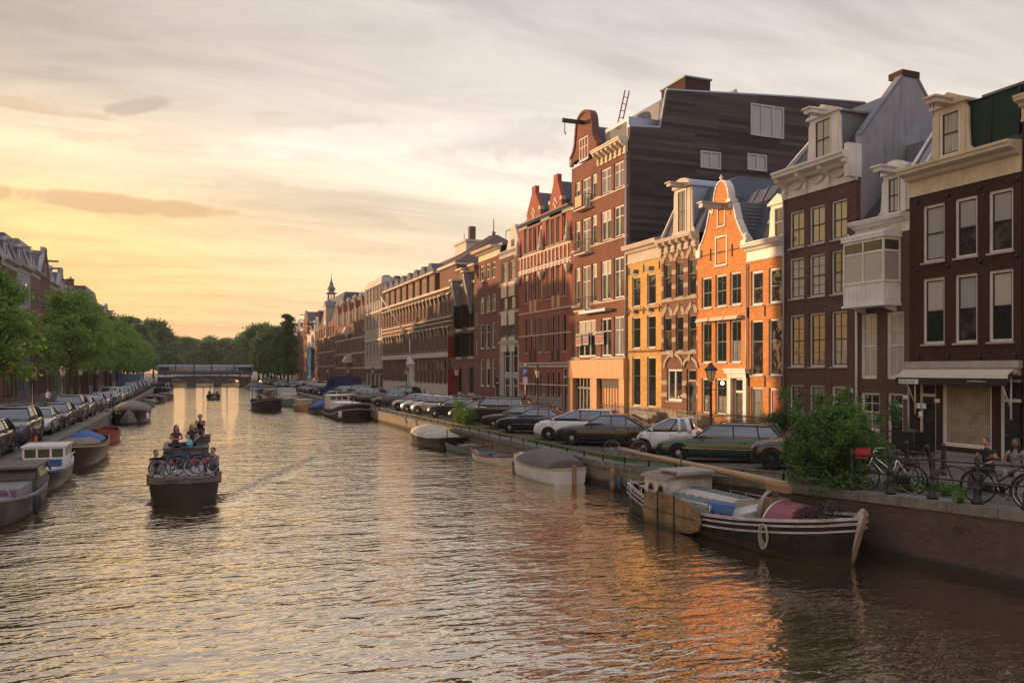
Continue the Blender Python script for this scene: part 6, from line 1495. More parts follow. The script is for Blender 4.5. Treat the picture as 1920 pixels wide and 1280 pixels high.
# ------------------------------------------------------------------ people
for nm, c in (('skin', (.42, .23, .155)), ('skin_dark', (.20, .10, .065)), ('hair_brown', (.045, .022, .012)), ('hair_blond', (.28, .17, .08)), ('hair_black', (.012, .010, .010)), ('cl_black', (.015, .013, .016)), ('cl_wine', (.085, .03, .05)), ('cl_grey', (.20, .20, .21)), ('cl_white', (.6, .6, .6)), ('cl_jeans', (.06, .08, .14)), ('cl_red', (.40, .03, .03)), ('cl_khaki', (.25, .19, .12)), ('cl_blue', (.08, .2, .35)), ('cl_pink', (.4, .2, .2))):
    plain(nm, c, .75 if 'cl' in nm else .55, var=.15)
POSE = {}
def base_pose(): return dict(pel=(0, 0, .95), ch=(0, 0, 1.28), nk=(0, 0, 1.48), hd=(0, .02, 1.62), kL=(.10, .03, .50), fL=(.11, 0, .08), kR=(-.10, .03, .50), fR=(-.11, 0, .08), eL=(.25, -.02, 1.14), hL=(.27, .08, .88), eR=(-.25, -.02, 1.14), hR=(-.27, .08, .88))
def sit(**k):
    d = dict(pel=(0, 0, .10), ch=(0, .03, .43), nk=(0, .05, .63), hd=(0, .09, .78), kL=(.12, .44, .12), fL=(.12, .46, -.36), kR=(-.12, .44, .12), fR=(-.12, .46, -.36), eL=(.25, .08, .33), hL=(.12, .32, .24), eR=(-.25, .08, .33), hR=(-.12, .32, .24)); d.update(k); return d
POSE['stand'] = base_pose()
POSE['walk'] = dict(base_pose(), kL=(.09, .18, .52), fL=(.10, .22, .08), kR=(-.09, -.05, .50), fR=(-.10, -.32, .14), hL=(.27, -.14, .90), hR=(-.27, .22, .95))
POSE['sit'] = sit()
POSE['chin'] = sit(kL=(.20, .42, .34), fL=(.17, .40, -.06), kR=(-.16, .40, .30), fR=(-.17, .44, -.10), eL=(.20, .30, .38), hL=(.04, .24, .60), eR=(-.20, .28, .36), hR=(-.04, .24, .58), ch=(0, .08, .43), nk=(0, .13, .62), hd=(0, .18, .76))
POSE['cross'] = sit(kL=(.36, .22, .12), fL=(-.06, .34, .07), kR=(-.36, .22, .12), fR=(.08, .28, .07), hL=(.06, .30, .34), hR=(-.06, .30, .34))
POSE['lounge'] = sit(kL=(.22, .40, .16), fL=(.52, .62, .05), kR=(-.05, .42, .22), fR=(.30, .66, .06), hL=(.15, .34, .26), hR=(-.08, .34, .30), ch=(0, -.02, .42), nk=(0, -.02, .62), hd=(.02, .05, .76))
POSE['smallsit'] = sit()
def person(label, loc, rz, pose='sit', shirt='cl_black', pants='cl_jeans', hair='hair_brown', skin='skin', long_hair=False, s=1.0, group=None, shorts=False):
    P = {k: Vector(v) for k, v in POSE[pose].items()}
    sh = .17 if not long_hair else .155
    pts = [P['pel'], P['pel'].lerp(P['ch'], .5), P['ch'], P['nk'], P['nk'].lerp(P['hd'], .55)]
    rad = [.145, .135, .155, .06, .055]
    lab = ['pants', 'shirt', 'shirt', 'shirt', 'skin']
    E = [(0, 1), (1, 2), (2, 3), (3, 4)]
    def add(p, r, l, par): pts.append(Vector(p)); rad.append(r); lab.append(l); E.append((par, len(pts)-1)); return len(pts)-1
    up = (P['nk']-P['ch']).normalized()
    tips = []
    for sx, k in ((1, 'L'), (-1, 'R')):
        a = add(P['nk']-up*.06+Vector((sx*sh, 0, 0)), .062, 'shirt', 2); b = add(P['e'+k], .042, 'skin', a); c = add(P['h'+k], .028, 'skin', b)
        d_ = (P['h'+k]-P['e'+k]).normalized(); q = add(P['h'+k]+d_*.08, .03, 'skin', c); tips.append((P['h'+k]+d_*.08, d_, sx))
        a = add(P['pel']+Vector((sx*.09, .01, -.03)), .10, 'pants', 0); b = add(P['k'+k], .062, 'pants', a); c = add(P['f'+k], .042, 'skin' if shorts else 'pants', b)
        fd = Vector((0, 1, -.1)) if abs(P['f'+k].z-P['k'+k].z) > .2 else (P['f'+k]-P['k'+k]).normalized(); add(P['f'+k]+fd*.17+Vector((0, 0, -.03)), .038, 'shoe', c)
    me = bpy.data.meshes.new('p'); me.from_pydata([tuple(p) for p in pts], E, []); o = bpy.data.objects.new('p', me); col.objects.link(o)
    sk = o.modifiers.new('s', 'SKIN'); su = o.modifiers.new('u', 'SUBSURF'); su.levels = 1; su.render_levels = 1
    for i, v in enumerate(me.skin_vertices[0].data): v.radius = (rad[i], rad[i]*(.78 if i < 3 else 1)); v.use_root = (i == 0)
    dg = bpy.context.evaluated_depsgraph_get(); bm = bpy.data.meshes.new_from_object(o.evaluated_get(dg)); bpy.data.objects.remove(o)
    bm.name = 'body'; bm.materials.clear(); names = {'shirt': shirt, 'pants': pants, 'skin': skin, 'shoe': 'black'}; order = ['shirt', 'pants', 'skin', 'shoe']
    segs = [(pts[a], pts[b], lab[b], rad[b]) for a, b in E]
    V = [tuple(v.co) for v in bm.vertices]; m = MB()
    for pl in bm.polygons:
        c = pl.center; best = None
        for a, b, l, r in segs:
            ab = b-a; t = max(0, min(1, (c-a).dot(ab)/ab.length_squared)); dd = (c-(a+ab*t)).length
            ll = l
            if l == 'skin' and t < .35 and r == .042: ll = 'shirt'
            if l == 'pants' and r == .135: ll = 'shirt'
            if best is None or dd < best[0]: best = (dd, ll)
        m.use(names[best[1]]); 
        pl_v = list(pl.vertices); m.f.append(pl_v); m.m.append(m.cur); m.sm.append(True)
    m.v = V[:]
    h = P['hd']; m.use(skin).ball(h, (.075, .095, .115), 12, 9).ball(h+Vector((0, .095, -.01)), (.014, .022, .025), 6, 4)
    for sx in (-1, 1): m.ball(h+Vector((sx*.078, -.005, -.005)), (.012, .022, .032), 6, 4)
    m.use('hair_black')
    for sx in (-1, 1): m.ball(h+Vector((sx*.03, .086, .018)), (.013, .008, .008), 6, 4)
    m.use('cl_pink').ball(h+Vector((0, .086, -.055)), (.024, .008, .007), 6, 4); m.use(skin)
    for tip, d_, sx in tips:
        sd = d_.cross(Vector((0, 0, 1)));
        if sd.length < .1: sd = Vector((0, 1, 0))
        sd.normalize(); nn = sd.cross(d_)
        for j, L in enumerate((.062, .072, .068, .052)):
            a = tip+sd*(j-1.5)*.019-d_*.005; b = a+d_*L*.55; c = b+d_*L*.3-nn*L*.35; m.path([a, b, c], [.009, .008, .006], 5)
        a = tip-d_*.06+sd*.024*sx; m.path([a, a+d_*.035+sd*.03*sx], [.010, .008], 5)
    t = thing('person', label, 'person', loc, rz, group); t.scale = (s, s, s)
    me = bpy.data.meshes.new('body'); me.from_pydata(m.v, [], m.f)
    for q in m.mats: me.materials.append(MAT[q])
    me.polygons.foreach_set('material_index', m.m); me.polygons.foreach_set('use_smooth', m.sm); inst('body', me, t)
    hm = mb(hair).ball(h+Vector((0, -.018, .028)), (.086, .098, .105), 12, 8)
    if long_hair: hm.path([h+Vector((0, -.05, .02)), h+Vector((0, -.09, -.12)), h+Vector((0, -.10, -.28))], [.08, .085, .05], 8); hm.path([h+Vector((.07, -.01, .02)), h+Vector((.085, -.0, -.12)), h+Vector((.08, .02, -.24))], [.03, .035, .02], 6).path([h+Vector((-.07, -.01, .02)), h+Vector((-.085, -.0, -.12)), h+Vector((-.08, .02, -.24))], [.03, .035, .02], 6)
    hm.build('hair', t); return t
# ------------------------------------------------------------------ boats
for nm, c, r in (('hull_black', (.010, .010, .011), .4), ('hull_grey', (.085, .075, .065), .6), ('hull_brown', (.10, .065, .04), .55), ('hull_white', (.52, .50, .45), .5), ('hull_blue', (.02, .08, .22), .45), ('hull_green', (.09, .13, .11), .55), ('hull_orange', (.36, .15, .06), .55), ('hull_red', (.24, .03, .018), .5), ('hull_cream', (.48, .42, .30), .5), ('hull_aqua', (.10, .15, .19), .5), ('wood', (.26, .14, .07), .5), ('wood_light', (.42, .28, .16), .6), ('deck_grey', (.22, .21, .20), .8), ('tarp_grey', (.12, .11, .105), .85), ('tarp_blue', (.015, .09, .32), .7), ('tarp_cream', (.42, .38, .31), .85), ('tarp_brown', (.20, .16, .13), .85), ('tarp_green', (.12, .15, .14), .85), ('maroon', (.20, .045, .06), .5), ('rope', (.34, .31, .28), .9), ('rope_dark', (.06, .055, .05), .9), ('mastwood', (.33, .21, .115), .5), ('boot_red', (.3, .03, .03), .5), ('tarp_aqua', (.12, .42, .52), .6)):
    plain(nm, c, r, var=.3, scale=2.2, bump=.004)
def weather(name, c, c2, rough=.6):
    n = N(name); v = objvec(n); f = noise_c(n, 1.6, 7, v, .7); g = noise_c(n, 7, 5, v, .7); sp = n.n('ShaderNodeSeparateXYZ'); n.l(v, sp.inputs[0])
    wl = n.ramp(sp.outputs[2], [(.0, 1.), (.22, .0)])
    b = n.mixc(n.ramp(f, [(.4, 0.), (.65, .8)]), c, sc3(c2, .8)); b = n.mixc(n.ramp(g, [(.55, 0.), (.7, .8)]), b, c2); b = n.mixc(wl, b, (.05, .045, .025)); fin(n, name, b, rough, 0, g, .004, .5, spec=.2)
weather('w_black', (.011, .010, .011), (.045, .034, .026)); weather('w_barge', (.035, .028, .024), (.06, .045, .035)); weather('w_rim', (.15, .135, .12), (.08, .07, .06)); weather('w_white', (.66, .64, .62), (.40, .35, .30)); weather('w_wood', (.26, .18, .11), (.12, .09, .06), .75); weather('w_grey', (.10, .088, .075), (.05, .04, .035)); weather('w_tan', (.24, .16, .085), (.09, .05, .025), .7); weather('w_stripe', (.44, .43, .44), (.28, .17, .11), .7)
def hull(L, B, fb, bow=.35, stern=.12, tw=.6, full=.45, mat='hull_black', gun='wood', inner='deck_grey', deck=None, strake=None, n=16, flat_bow=0, depth=.3, floor=.12, rake=.25, bot=None, gw=.05):
    """stations from stern (-x) to bow (+x); returns builders and helper functions"""
    def hb(t):
        if t < .35: a = t/.35; v = tw+(1-tw)*math.sin(a*PI/2)
        elif t < 1-full: v = 1
        else: a = (t-(1-full))/full; v = math.sqrt(max(0, 1-a**(2.2+flat_bow*3)))
        return max(.012, B/2*v)
    def gz_(t): return fb + bow*max(0, (t-.35)/.65)**2 + stern*max(0, (.35-t)/.35)**2
    ts = [i/n for i in range(n+1)]
    rings = []; inn = []; gunw = []
    for t in ts:
        w = hb(t); g = gz_(t); x = -L/2+L*t; rk = rake*max(0, (t-.8)/.2)
        ring = []
        for y, z, k in ((w, g, 1), (w*.99, g*.6, .75), (w*.93, .06, .4), (w*.6, -depth*.8, 0), (0, -depth, 0), (-w*.6, -depth*.8, 0), (-w*.93, .06, .4), (-w*.99, g*.6, .75), (-w, g, 1)):
            ring.append((x+rk*(k), y, z))
        rings.append(ring)
        wi = max(.004, w-gw); inn.append([(x+rk, wi, g), (x+rk*.8, wi*.92, floor), (x+rk*.8, -wi*.92, floor), (x+rk, -wi, g)])
    m = mb(mat).loft(rings, caps=True, closed=False)
    m.use(inner)
    if deck is None: m.loft(inn, caps=False, closed=False)
    g_ = mb(gun)
    for sgn in (-1, 1):
        pts = [(r[0][0], sgn*r[0][1], r[0][2]) for r in rings]
        R4 = [[(p[0], p[1]+sgn*.02, p[2]-.04), (p[0], p[1]+sgn*.02, p[2]+.025), (p[0], p[1]-sgn*gw, p[2]+.025), (p[0], p[1]-sgn*gw, p[2]-.04)] for p in pts]
        g_.loft(R4, smooth=False)
        if strake:
            g_.use(strake[0])
            for dz, th in [(strake[1], strake[2])]:
                R4 = []
                for r, p, t in zip(rings, pts, ts): z = p[2]-dz; R4.append([(p[0], p[1]+sgn*.028, z-th/2), (p[0], p[1]+sgn*.028, z+th/2), (p[0], p[1]-sgn*.01, z+th/2), (p[0], p[1]-sgn*.01, z-th/2)])
                g_.loft(R4, smooth=False)
            g_.use(gun)
    # transom top
    w0 = hb(0); g_.box(-L/2-.03, -L/2+.03, -w0, w0, gz_(0)-.05, gz_(0)+.03)
    dk = None
    if deck:
        t0, t1, dm, dz = deck; dk = mb(dm); D_ = []
        for t in [t0+(t1-t0)*i/10 for i in range(11)]:
            w = max(.01, hb(t)-gw); x = -L/2+L*t+rake*max(0, (t-.8)/.2); z = gz_(t)-dz; D_.append([(x, w, z), (x, w*.5, z+.04), (x, 0, z+.055), (x, -w*.5, z+.04), (x, -w, z), (x, 0, z-.05)])
        dk.loft(D_, smooth=False)
    return m, g_, dk, hb, gz_
def boat(label, x, y, rz, L, B, fb, cat='boat', name='boat', group=None, seats=0, cover=None, **k):
    t = thing(name, label, cat, (x, y, 0), rz, group); m, g, dk, hb, gz_ = hull(L, B, fb, **k)
    m.build('hull', t); g.build('gunwale', t)
    if dk: dk.build('deck', t)
    for i in range(seats):
        q = .2+.6*i/max(1, seats-1) if seats > 1 else .45; w = hb(q)-.05; xx = -L/2+L*q; mb('wood').box(xx-.14, xx+.14, -w, w, gz_(q)-.18, gz_(q)-.14).build('bench', t)
    if cover:   # (t0, t1, ridge height, mat)
        t0, t1, rh, cm = cover; R_ = []
        for i in range(11):
            q = t0+(t1-t0)*i/10; w = hb(q)+.02; z = gz_(q); a = math.sin(PI*(i/10))**.5 if 0 < i < 10 else 0; xx = -L/2+L*q+.15*max(0, (q-.8)/.2)
            R_.append([(xx, w, z-.04), (xx, w*.93, z+.05+rh*a*.25), (xx, w*.5, z+.04+rh*a*.8), (xx, 0, z+.05+rh*a), (xx, -w*.5, z+.04+rh*a*.8), (xx, -w*.93, z+.05+rh*a*.25), (xx, -w, z-.04)])
        mb(cm).loft(R_, caps=True, closed=False).build('cover', t)
    return t, hb, gz_
def fender(t, x, y, z, mat='white2', r=.1, h=.4):
    mb(mat).lathe([(.02, z-h/2), (r, z-h/2+.08), (r, z+h/2-.08), (.02, z+h/2)], 8, (x, y, 0)).tube((x, y, z+h/2), (x, y, z+h/2+.25), .01).build('fender', t)
def make_boats():
    # --- open motor barge coming towards us
    bx, by = -.32, 27.7; L = 11.5
    t = thing('motor_barge', 'dark grey open barge under way towards the viewer with bicycles on its foredeck', 'barge', (bx, by+L/2, 0), R(-90))
    m, g, dk, hb, gz_ = hull(L, 2.2, .50, .42, .08, .9, .20, 'w_barge', 'w_rim', 'deck_grey', (.80, 1.0, 'w_grey', .02), ('w_rim', .09, .12, .0), flat_bow=.7, rake=.1, floor=.25)
    m.build('hull', t); g.build('gunwale', t); dk.build('deck', t)
    mb('hull_grey').box(-4.3, -1.4, -.85, .85, .3, 1.22).box(-4.35, -1.35, -.88, .88, 1.22, 1.26).build('cabin', t)
    mb('deck_grey').box(-1.5, 3.6, -1.05, 1.05, .56, .60).build('hold_cover', t)
    for sx, a in ((-1, 1.15), (1, 1.15), (-1, .9), (1, .9)):
        mb('wood').lathe([(.06, .5), (.06, .85), (.08, .87), (.05, .9)], 8, (3.9 if a > 1 else 4.8, sx*a*.98, 0)).build('bollard', t)
    for y in (-.62, .25, .75): mb('cl_red').box(-1.25, -.95, y-.28, y+.28, .66, .80).build('cushion', t)
    fy = by+L/2
    def at(fx, sy): return (bx+sy, fy-fx)      # boat local (x forward, y) -> world
    x, y = at(3.75, -.25); bike('silver and blue bicycle lying across the barge foredeck, nearest the bow', x, y+.1, .72, R(8), 'hull_blue', rot=(R(-34), 0, R(6)), dutch=False)
    x, y = at(3.2, .2); bike('black bicycle behind the silver and blue one on the barge', x, y, .72, R(0), 'black', rot=(R(-30), 0, R(-10)), dutch=True)
    x, y = at(2.5, -.1); bike('dark bicycle with red saddle bags lying against the barge cabin', x, y, .66, 0, 'cl_wine', rot=(R(-10), 0, R(186)))
    x, y = at(-1.75, -.40); person('woman in a wine-red shirt sitting cross-legged on the barge cabin', (x, y, 1.27), R(180+20), 'cross', 'cl_wine', 'cl_black', 'hair_brown', long_hair=True)
    x, y = at(-2.4, .22); person('woman with long fair hair and black top, legs stretched out on the barge cabin', (x, y, 1.27), R(180+10), 'lounge', 'cl_black', 'cl_jeans', 'hair_blond', long_hair=True)
    x, y = at(-3.6, .55); person('man in a black T-shirt and shorts sitting highest on the barge, hands at his chin', (x, y, 1.62), R(176), 'chin', 'cl_black', 'cl_khaki', 'hair_brown', shorts=True)
    bt = thing('storage_box', 'grey box the man sits on at the back of the barge cabin', 'box', (x, y+.05, 1.26)); mb('hull_grey').box(-.4, .4, -.25, .3, 0, .30).build('box_body', bt); mb('deck_grey').box(-.43, .43, -.28, .33, .30, .35).build('lid', bt)
    x, y = at(-1.6, .12); bg = mb('tarp_aqua').loft([[(x+.12*math.cos(a)*k, y+.09*math.sin(a)*k, z) for a in [2*PI*i/8 for i in range(8)]] for z, k in ((1.27, 1), (1.40, 1.15), (1.52, .8), (1.58, .35))]).build('plastic_bag'); tag(bg, 'light blue plastic bag on the barge cabin between the two women', 'bag')
    x, y = at(2.6, -1.0); person('person in dark clothes sitting low at the left side of the barge', (x, y, .72), R(200), 'chin', 'cl_black', 'cl_khaki', 'hair_brown')
    x, y = at(2.4, 1.0); person('person in a light top sitting low at the right side of the barge', (x, y, .72), R(160), 'chin', 'cl_grey', 'cl_black', 'hair_black')
    # wake
    # --- tjalk moored at the right quay
    make_tjalk()
    # --- right bank boats, near to far
    W = R(90)
    t, hb, gz_ = boat('white clinker sloop with dark grey canopy, its red rudder facing the viewer', 13.35, 30.0, R(91), 4.5, 1.95, .55, name='sloop', tw=.72, full=.55, mat='hull_white', gun='wood_light', bow=.25, stern=.05, strake=('hull_white', .14, .05, .0), rake=.2, inner='wood', deck=(.75, 1, 'hull_white', .05))
    R_ = []
    for i in range(9):
        q = .10+.62*i/8; w = hb(q)-.02; z = gz_(q); a = math.sin(PI*min(.93, max(.07, i/8)))**.5; xx = -2.5+5*q
        R_.append([(xx, w, z), (xx, w*.9, z+.38*a), (xx, w*.55, z+.62*a), (xx, 0, z+.70*a), (xx, -w*.55, z+.62*a), (xx, -w*.9, z+.38*a), (xx, -w, z)])
    mb('tarp_grey').loft(R_, closed=False).build('canopy', t); mb('wood').box(-2.78, -2.5, -.035, .035, .05, .78).use('boot_red').box(-2.78, -2.5, -.04, .04, -.2, .05).build('rudder', t)
    t, hb, gz_ = boat('small open rowing boat with red gunwale beside the white sloop', 13.25, 36.2, R(94), 3.4, 1.35, .34, name='rowing_boat', seats=2, tw=.55, full=.6, mat='hull_cream', gun='maroon', inner='hull_aqua', bow=.16, stern=.06)
    t, hb, gz_ = boat('weathered green dinghy tied close to the quay wall', 13.45, 41.4, R(96), 3.6, 1.4, .33, name='dinghy', seats=2, tw=.6, full=.55, mat='hull_green', gun='w_wood', inner='hull_brown', bow=.2); mb('hull_aqua').box(-1.3, -.6, -.5, .5, .3, .42).build('locker', t)
    t, hb, gz_ = boat('dark motor launch under a cream boat cover', 13.05, 45.0, R(97), 5.6, 2.05, .52, name='launch', tw=.75, full=.5, mat='hull_black', gun='hull_black', bow=.2, cover=(.25, .98, .55, 'tarp_cream')); mb('iron').tube((-3.0, .6, .4), (-3.0, .6, 1.1), .03).build('mooring_pole', t)
    # dark and white steel barge facing us
    t, hb, gz_ = boat('black and maroon steel houseboat with white wheelhouse, bow towards the viewer', 13.0, 74.8, R(-89), 11.5, 2.9, .72, 'houseboat', 'houseboat', tw=.8, full=.3, mat='w_black', gun='maroon', deck=(.02, 1, 'deck_grey', .05), strake=('w_stripe', .42, .06, .0), bow=.75, flat_bow=.5, rake=.5)
    mb('white').box(-3.2, 2.2, -.95, .95, .7, 1.35).use('cream').box(-5.2, -3.1, -1.0, 1.0, .7, 1.9).use('white2').box(-5.4, -2.9, -1.08, 1.08, 1.9, 1.98).box(-3.05, 2.35, -1.02, 1.02, 1.35, 1.41).build('cabin', t)
    for y in (-.7, 0, .7): mb('g_car').box(-3.11, -3.07, y*.8-.22, y*.8+.22, 1.5, 1.8).build('window', t)
    for i in range(4): mb('g_car').box(-2.6+i*1.2, -2.0+i*1.2, .94, .965, .95, 1.2).build('window', t)
    for sy in (-1.3, 1.3): fender(t, 5.2, sy*1.1, .55, 'cream', .16, .6)
    mb('iron').tube((3.2, 0, .9), (3.2, 0, 1.9), .04).tube((-2, -1.1, 1.8), (-2, 1.1, 2.05), .03).build('pole', t)
    boat('boat half under a bright blue tarpaulin beside the black and maroon houseboat', 11.7, 82.5, R(-86), 4.6, 1.8, .5, tw=.7, mat='hull_black', gun='hull_black', cover=(.35, .98, .7, 'tarp_blue'))
    t, hb, gz_ = boat('small cabin boat with orange-brown hull and cream roof', 11.0, 88.0, R(-80), 4.8, 1.7, .55, tw=.75, mat='hull_orange', gun='wood_light', inner='wood'); mb('hull_cream').box(-1.6, .3, -.7, .7, .4, 1.15).box(-1.7, .4, -.78, .78, 1.15, 1.22).build('cabin', t)
    boat('open grey-green sloop with white gunwale pointing at the viewer', 10.6, 101.0, R(-75), 7.0, 2.4, .75, name='sloop', tw=.7, mat='hull_green', gun='white2', inner='deck_grey', bow=.4, seats=2)
    t, hb, gz_ = boat('cream cabin cruiser with covered windscreen behind the grey-green sloop', 11.6, 112, R(-88), 8.0, 2.6, .75, tw=.8, mat='hull_cream', gun='hull_cream', deck=(.02, 1, 'deck_grey', .05), bow=.4); mb('tarp_cream').box(-3, 1.2, -1.05, 1.05, .75, 1.9).use('white2').box(1.2, 2.4, -.95, .95, .8, 1.25).build('cabin', t)
    for i, (x, y, L, B, mt, gn, cv, lab) in enumerate(((12.6, 122, 6, 2, 'hull_black', 'tarp_brown', (.1, .95, .5, 'tarp_brown'), 'far dark covered sloop moored before the cream cabin cruiser'), (12.4, 130, 6.5, 2.2, 'hull_black', 'wood', (.1, .9, .45, 'tarp_grey'), 'far black sloop under a grey cover on the right side'), (12.5, 146, 9, 2.6, 'hull_brown', 'wood', (.1, .95, .6, 'tarp_brown'), 'far brown launch moored near the tall dark trees'), (12.3, 160, 8, 2.6, 'hull_black', 'white2', (.2, .95, .7, 'tarp_grey'), 'far grey-topped boat on the right side before the bridge'), (12.0, 176, 7, 2.4, 'hull_white', 'white2', (.3, .98, .9, 'tarp_blue'), 'far boat with blue cover near the right end of the bridge'), (12.2, 192, 8, 2.6, 'hull_brown', 'wood', (.1, .95, .6, 'tarp_brown'), 'last moored boat on the right before the bridge'))):
        boat(lab, x, y, R(-90), L, B, .6, mat=mt, gun=gn, cover=cv, tw=.7)
    # --- boats under way
    t, hb, gz_ = boat('dark launch with folded hood and passengers under way in mid canal', 7.3, 91.5, R(-88), 9.6, 3.0, .95, name='launch', tw=.75, full=.45, mat='w_black', gun='hull_grey', bow=.55, inner='deck_grey', rake=.4, deck=(.62, 1, 'tarp_grey', .0), strake=('tarp_grey', .16, .12, .0), seats=3)
    mb('black').tube((-1.6, -1.3, 1.0), (-1.6, -1.3, 2.5), .04).tube((-1.6, 1.3, 1.0), (-1.6, 1.3, 2.5), .04).tube((-1.6, -1.3, 2.5), (-1.6, 1.3, 2.5), .04).box(-3.6, -1.5, -1.4, 1.4, 2.45, 2.55).build('hood_frame', t)
    cl = ['cl_black', 'cl_red', 'cl_wine', 'cl_grey', 'cl_black', 'cl_red']
    for i in range(6):
        lx, ly = -3.2+i//2*1.5, (-.7 if i % 2 else .6); person(['passenger in black at the stern left of the dark launch', 'passenger in red at the stern right of the dark launch', 'passenger in wine-red amidships left in the dark launch', 'passenger in grey amidships right in the dark launch', 'passenger in black at the front left of the dark launch', 'passenger in red at the front right of the dark launch'][i], (7.3-ly, 91.5-lx, .85), R(180), 'sit', cl[i], 'cl_jeans', 'hair_brown', group='passengers in the dark launch')
    for k in range(3): fender(t, -3.5+k*1.2, -1.5, .55, 'white2', .17, .6)
    t, hb, gz_ = boat('small dark open boat with three people far out on the water', 2.6, 128, R(-90), 5.0, 2.0, .55, tw=.7, mat='hull_black', gun='wood', seats=2)
    for i, (dx, dy) in enumerate(((-.55, .8), (.1, -.4), (.6, .5))): person('%s person of the three in the small far boat' % ['left', 'middle', 'right'][i], (2.6+dx, 128+dy, .55), R(180), 'sit', ['cl_black', 'cl_white', 'cl_jeans'][i], 'cl_jeans', 'hair_black', group='people in the small far boat')
    # --- left bank boats
    t, hb, gz_ = boat('old grey cabin boat with pale windscreen cut off by the left picture edge', -5.42, 28.9, R(-90), 6.2, 1.65, .55, name='cabin_boat', tw=.8, full=.4, mat='w_grey', gun='deck_grey', deck=(.02, 1, 'deck_grey', .04), bow=.25)
    mb('deck_grey').box(-.4, 1.5, -.62, .62, .5, .88).use('purple').box(1.5, 1.53, -.5, .5, .58, .82).use('hull_grey').box(-2.4, -.4, -.76, .76, .5, .9).box(-2.5, -.2, -.78, .78, 1.27, 1.34).use('hull_grey').tube((-.35, -.8, 1.0), (-.5, -.72, 1.27), .04).tube((-.35, .8, 1.0), (-.5, .72, 1.27), .04).tube((-2.3, .85, 1.0), (-2.3, .74, 1.27), .04).tube((-2.3, -.85, 1.0), (-2.3, -.74, 1.27), .04).build('cabin', t)
    mb('g_green').prism([(-.38, .92), (-.50, 1.26), (-.54, 1.26), (-.42, .92)], -.7, .7, 'y').box(-2.2, -.5, .72, .74, .92, 1.26).build('windscreen', t); mb('rubber').path([(1.3+.25*math.cos(a), 1.02, .35+.25*math.sin(a)) for a in [2*PI*i/14 for i in range(14)]], .08, 6, True).build('tyre_fender', t)
    mb('rope').path([(2.9, .1, .85), (2.2, .5, .75), (1.5, .2, 1.05)], .015, 4).build('rope', t)
    t, hb, gz_ = boat('small blue and white boat with three-pane wheelhouse moored at the left quay', -5.42, 35.4, R(-90), 5.6, 1.65, .62, name='cabin_boat', tw=.8, full=.5, mat='hull_black', gun='hull_cream', deck=(.02, 1, 'white', .03), bow=.22, strake=('hull_blue', .06, .07, .0))
    m = mb('white'); m.box(-1.7, -.1, -.72, .72, .6, 1.0)
    for y in (-.7, -.25, .22, .68): m.box(-.14, -.08, y-.035, y+.035, 1.0, 1.40)
    for y in (-.7, .7): m.box(-1.7, -1.64, y-.03, y+.03, 1.0, 1.40); m.box(-.9, -.84, y-.03, y+.03, 1.0, 1.40)
    m.box(-1.85, .0, -.78, .78, 1.40, 1.46).box(-.139, -.081, -.7, .7, 1.33, 1.40); m.use('hull_blue').box(-.08, -.05, -.6, .6, .66, .92); m.build('wheelhouse', t)
    mb('g_green').box(-.12, -.10, -.68, .68, 1.0, 1.34).box(-1.6, -.15, .68, .70, 1.0, 1.36).box(-1.6, -.15, -.70, -.68, 1.0, 1.36).build('pane', t)
    m = mb('white2').path([(1.2, .85, 1.05), (.1, .93, 1.12), (-.9, .95, 1.12)], .02, 5)
    for x in (1.2, .6, 0, -.6): m.tube((x, .88, .65), (x, .90, 1.1), .016)
    m.build('handrail', t)
    t, hb, gz_ = boat('dark wooden sloop partly covered with a blue tarpaulin at the left quay', -5.15, 43.8, R(-91), 7.2, 2.15, .85, name='sloop', tw=.8, full=.5, mat='hull_black', gun='w_wood', deck=(.5, 1, 'w_wood', .02), bow=.25, strake=('wood_light', .10, .06, .0), inner='wood')
    mb('tarp_blue').loft([[(x, w, .85), (x, w*.7, .85+h*.5), (x, 0, .85+h), (x, -w*.7, .85+h*.55), (x, -w, .85)] for x, w, h in ((-3.0, .8, .15), (-2.2, .85, .5), (-1.2, .8, .55), (-.3, .7, .45), (.4, .6, .12))], closed=False).build('tarpaulin', t)
    mb('tarp_brown').loft([[(x, w, .95), (x, w*.6, 1.0+h), (x, -w*.4, 1.0+h*.8), (x, -w, .95)] for x, w, h in ((.2, .95, .05), (1.0, .95, .22), (1.9, .8, .16), (2.9, .35, .1))], closed=False).build('cover', t)
    person('person in a red top seen beside the blue-tarped sloop', (-6.6, 41.0, .9), R(120), 'sit', 'cl_red', 'cl_jeans', 'hair_black', long_hair=True)
    boat('red rowing boat with high bow behind the blue-tarped sloop', -5.15, 54.9, R(-93), 4.6, 1.55, .62, name='rowing_boat', tw=.6, full=.6, mat='hull_red', gun='hull_red', inner='hull_brown', seats=2, bow=.3)
    t, hb, gz_ = boat('big black launch under a rounded grey-brown cover at the left quay', -5.0, 75.8, R(-90), 9, 2.9, 1.0, name='launch', tw=.8, full=.5, mat='hull_black', gun='tarp_brown', bow=.35, cover=(.05, .97, .75, 'tarp_brown'), strake=('tarp_brown', .1, .1, .0))
    for sy in (-1, 1): fender(t, 3.2, sy*1.38, .6, 'white2', .13, .5)
    boat('small grey open boat beyond the big black covered launch', -5.4, 106, R(-90), 5, 1.9, .6, tw=.6, mat='hull_green', gun='white2', seats=2)
    for i, (y, L, lab, mt, cv) in enumerate(((118, 8, 'far black open sloop on the left side with brown cover', 'hull_black', (.2, .9, .4, 'tarp_brown')), (129, 8, 'far brown sloop next to the black one on the left side', 'hull_brown', (.2, .9, .35, 'tarp_brown')))): boat(lab, -4.9+i*.8, y, R(-90), L, 2.4, .65, mat=mt, gun='wood', cover=cv)
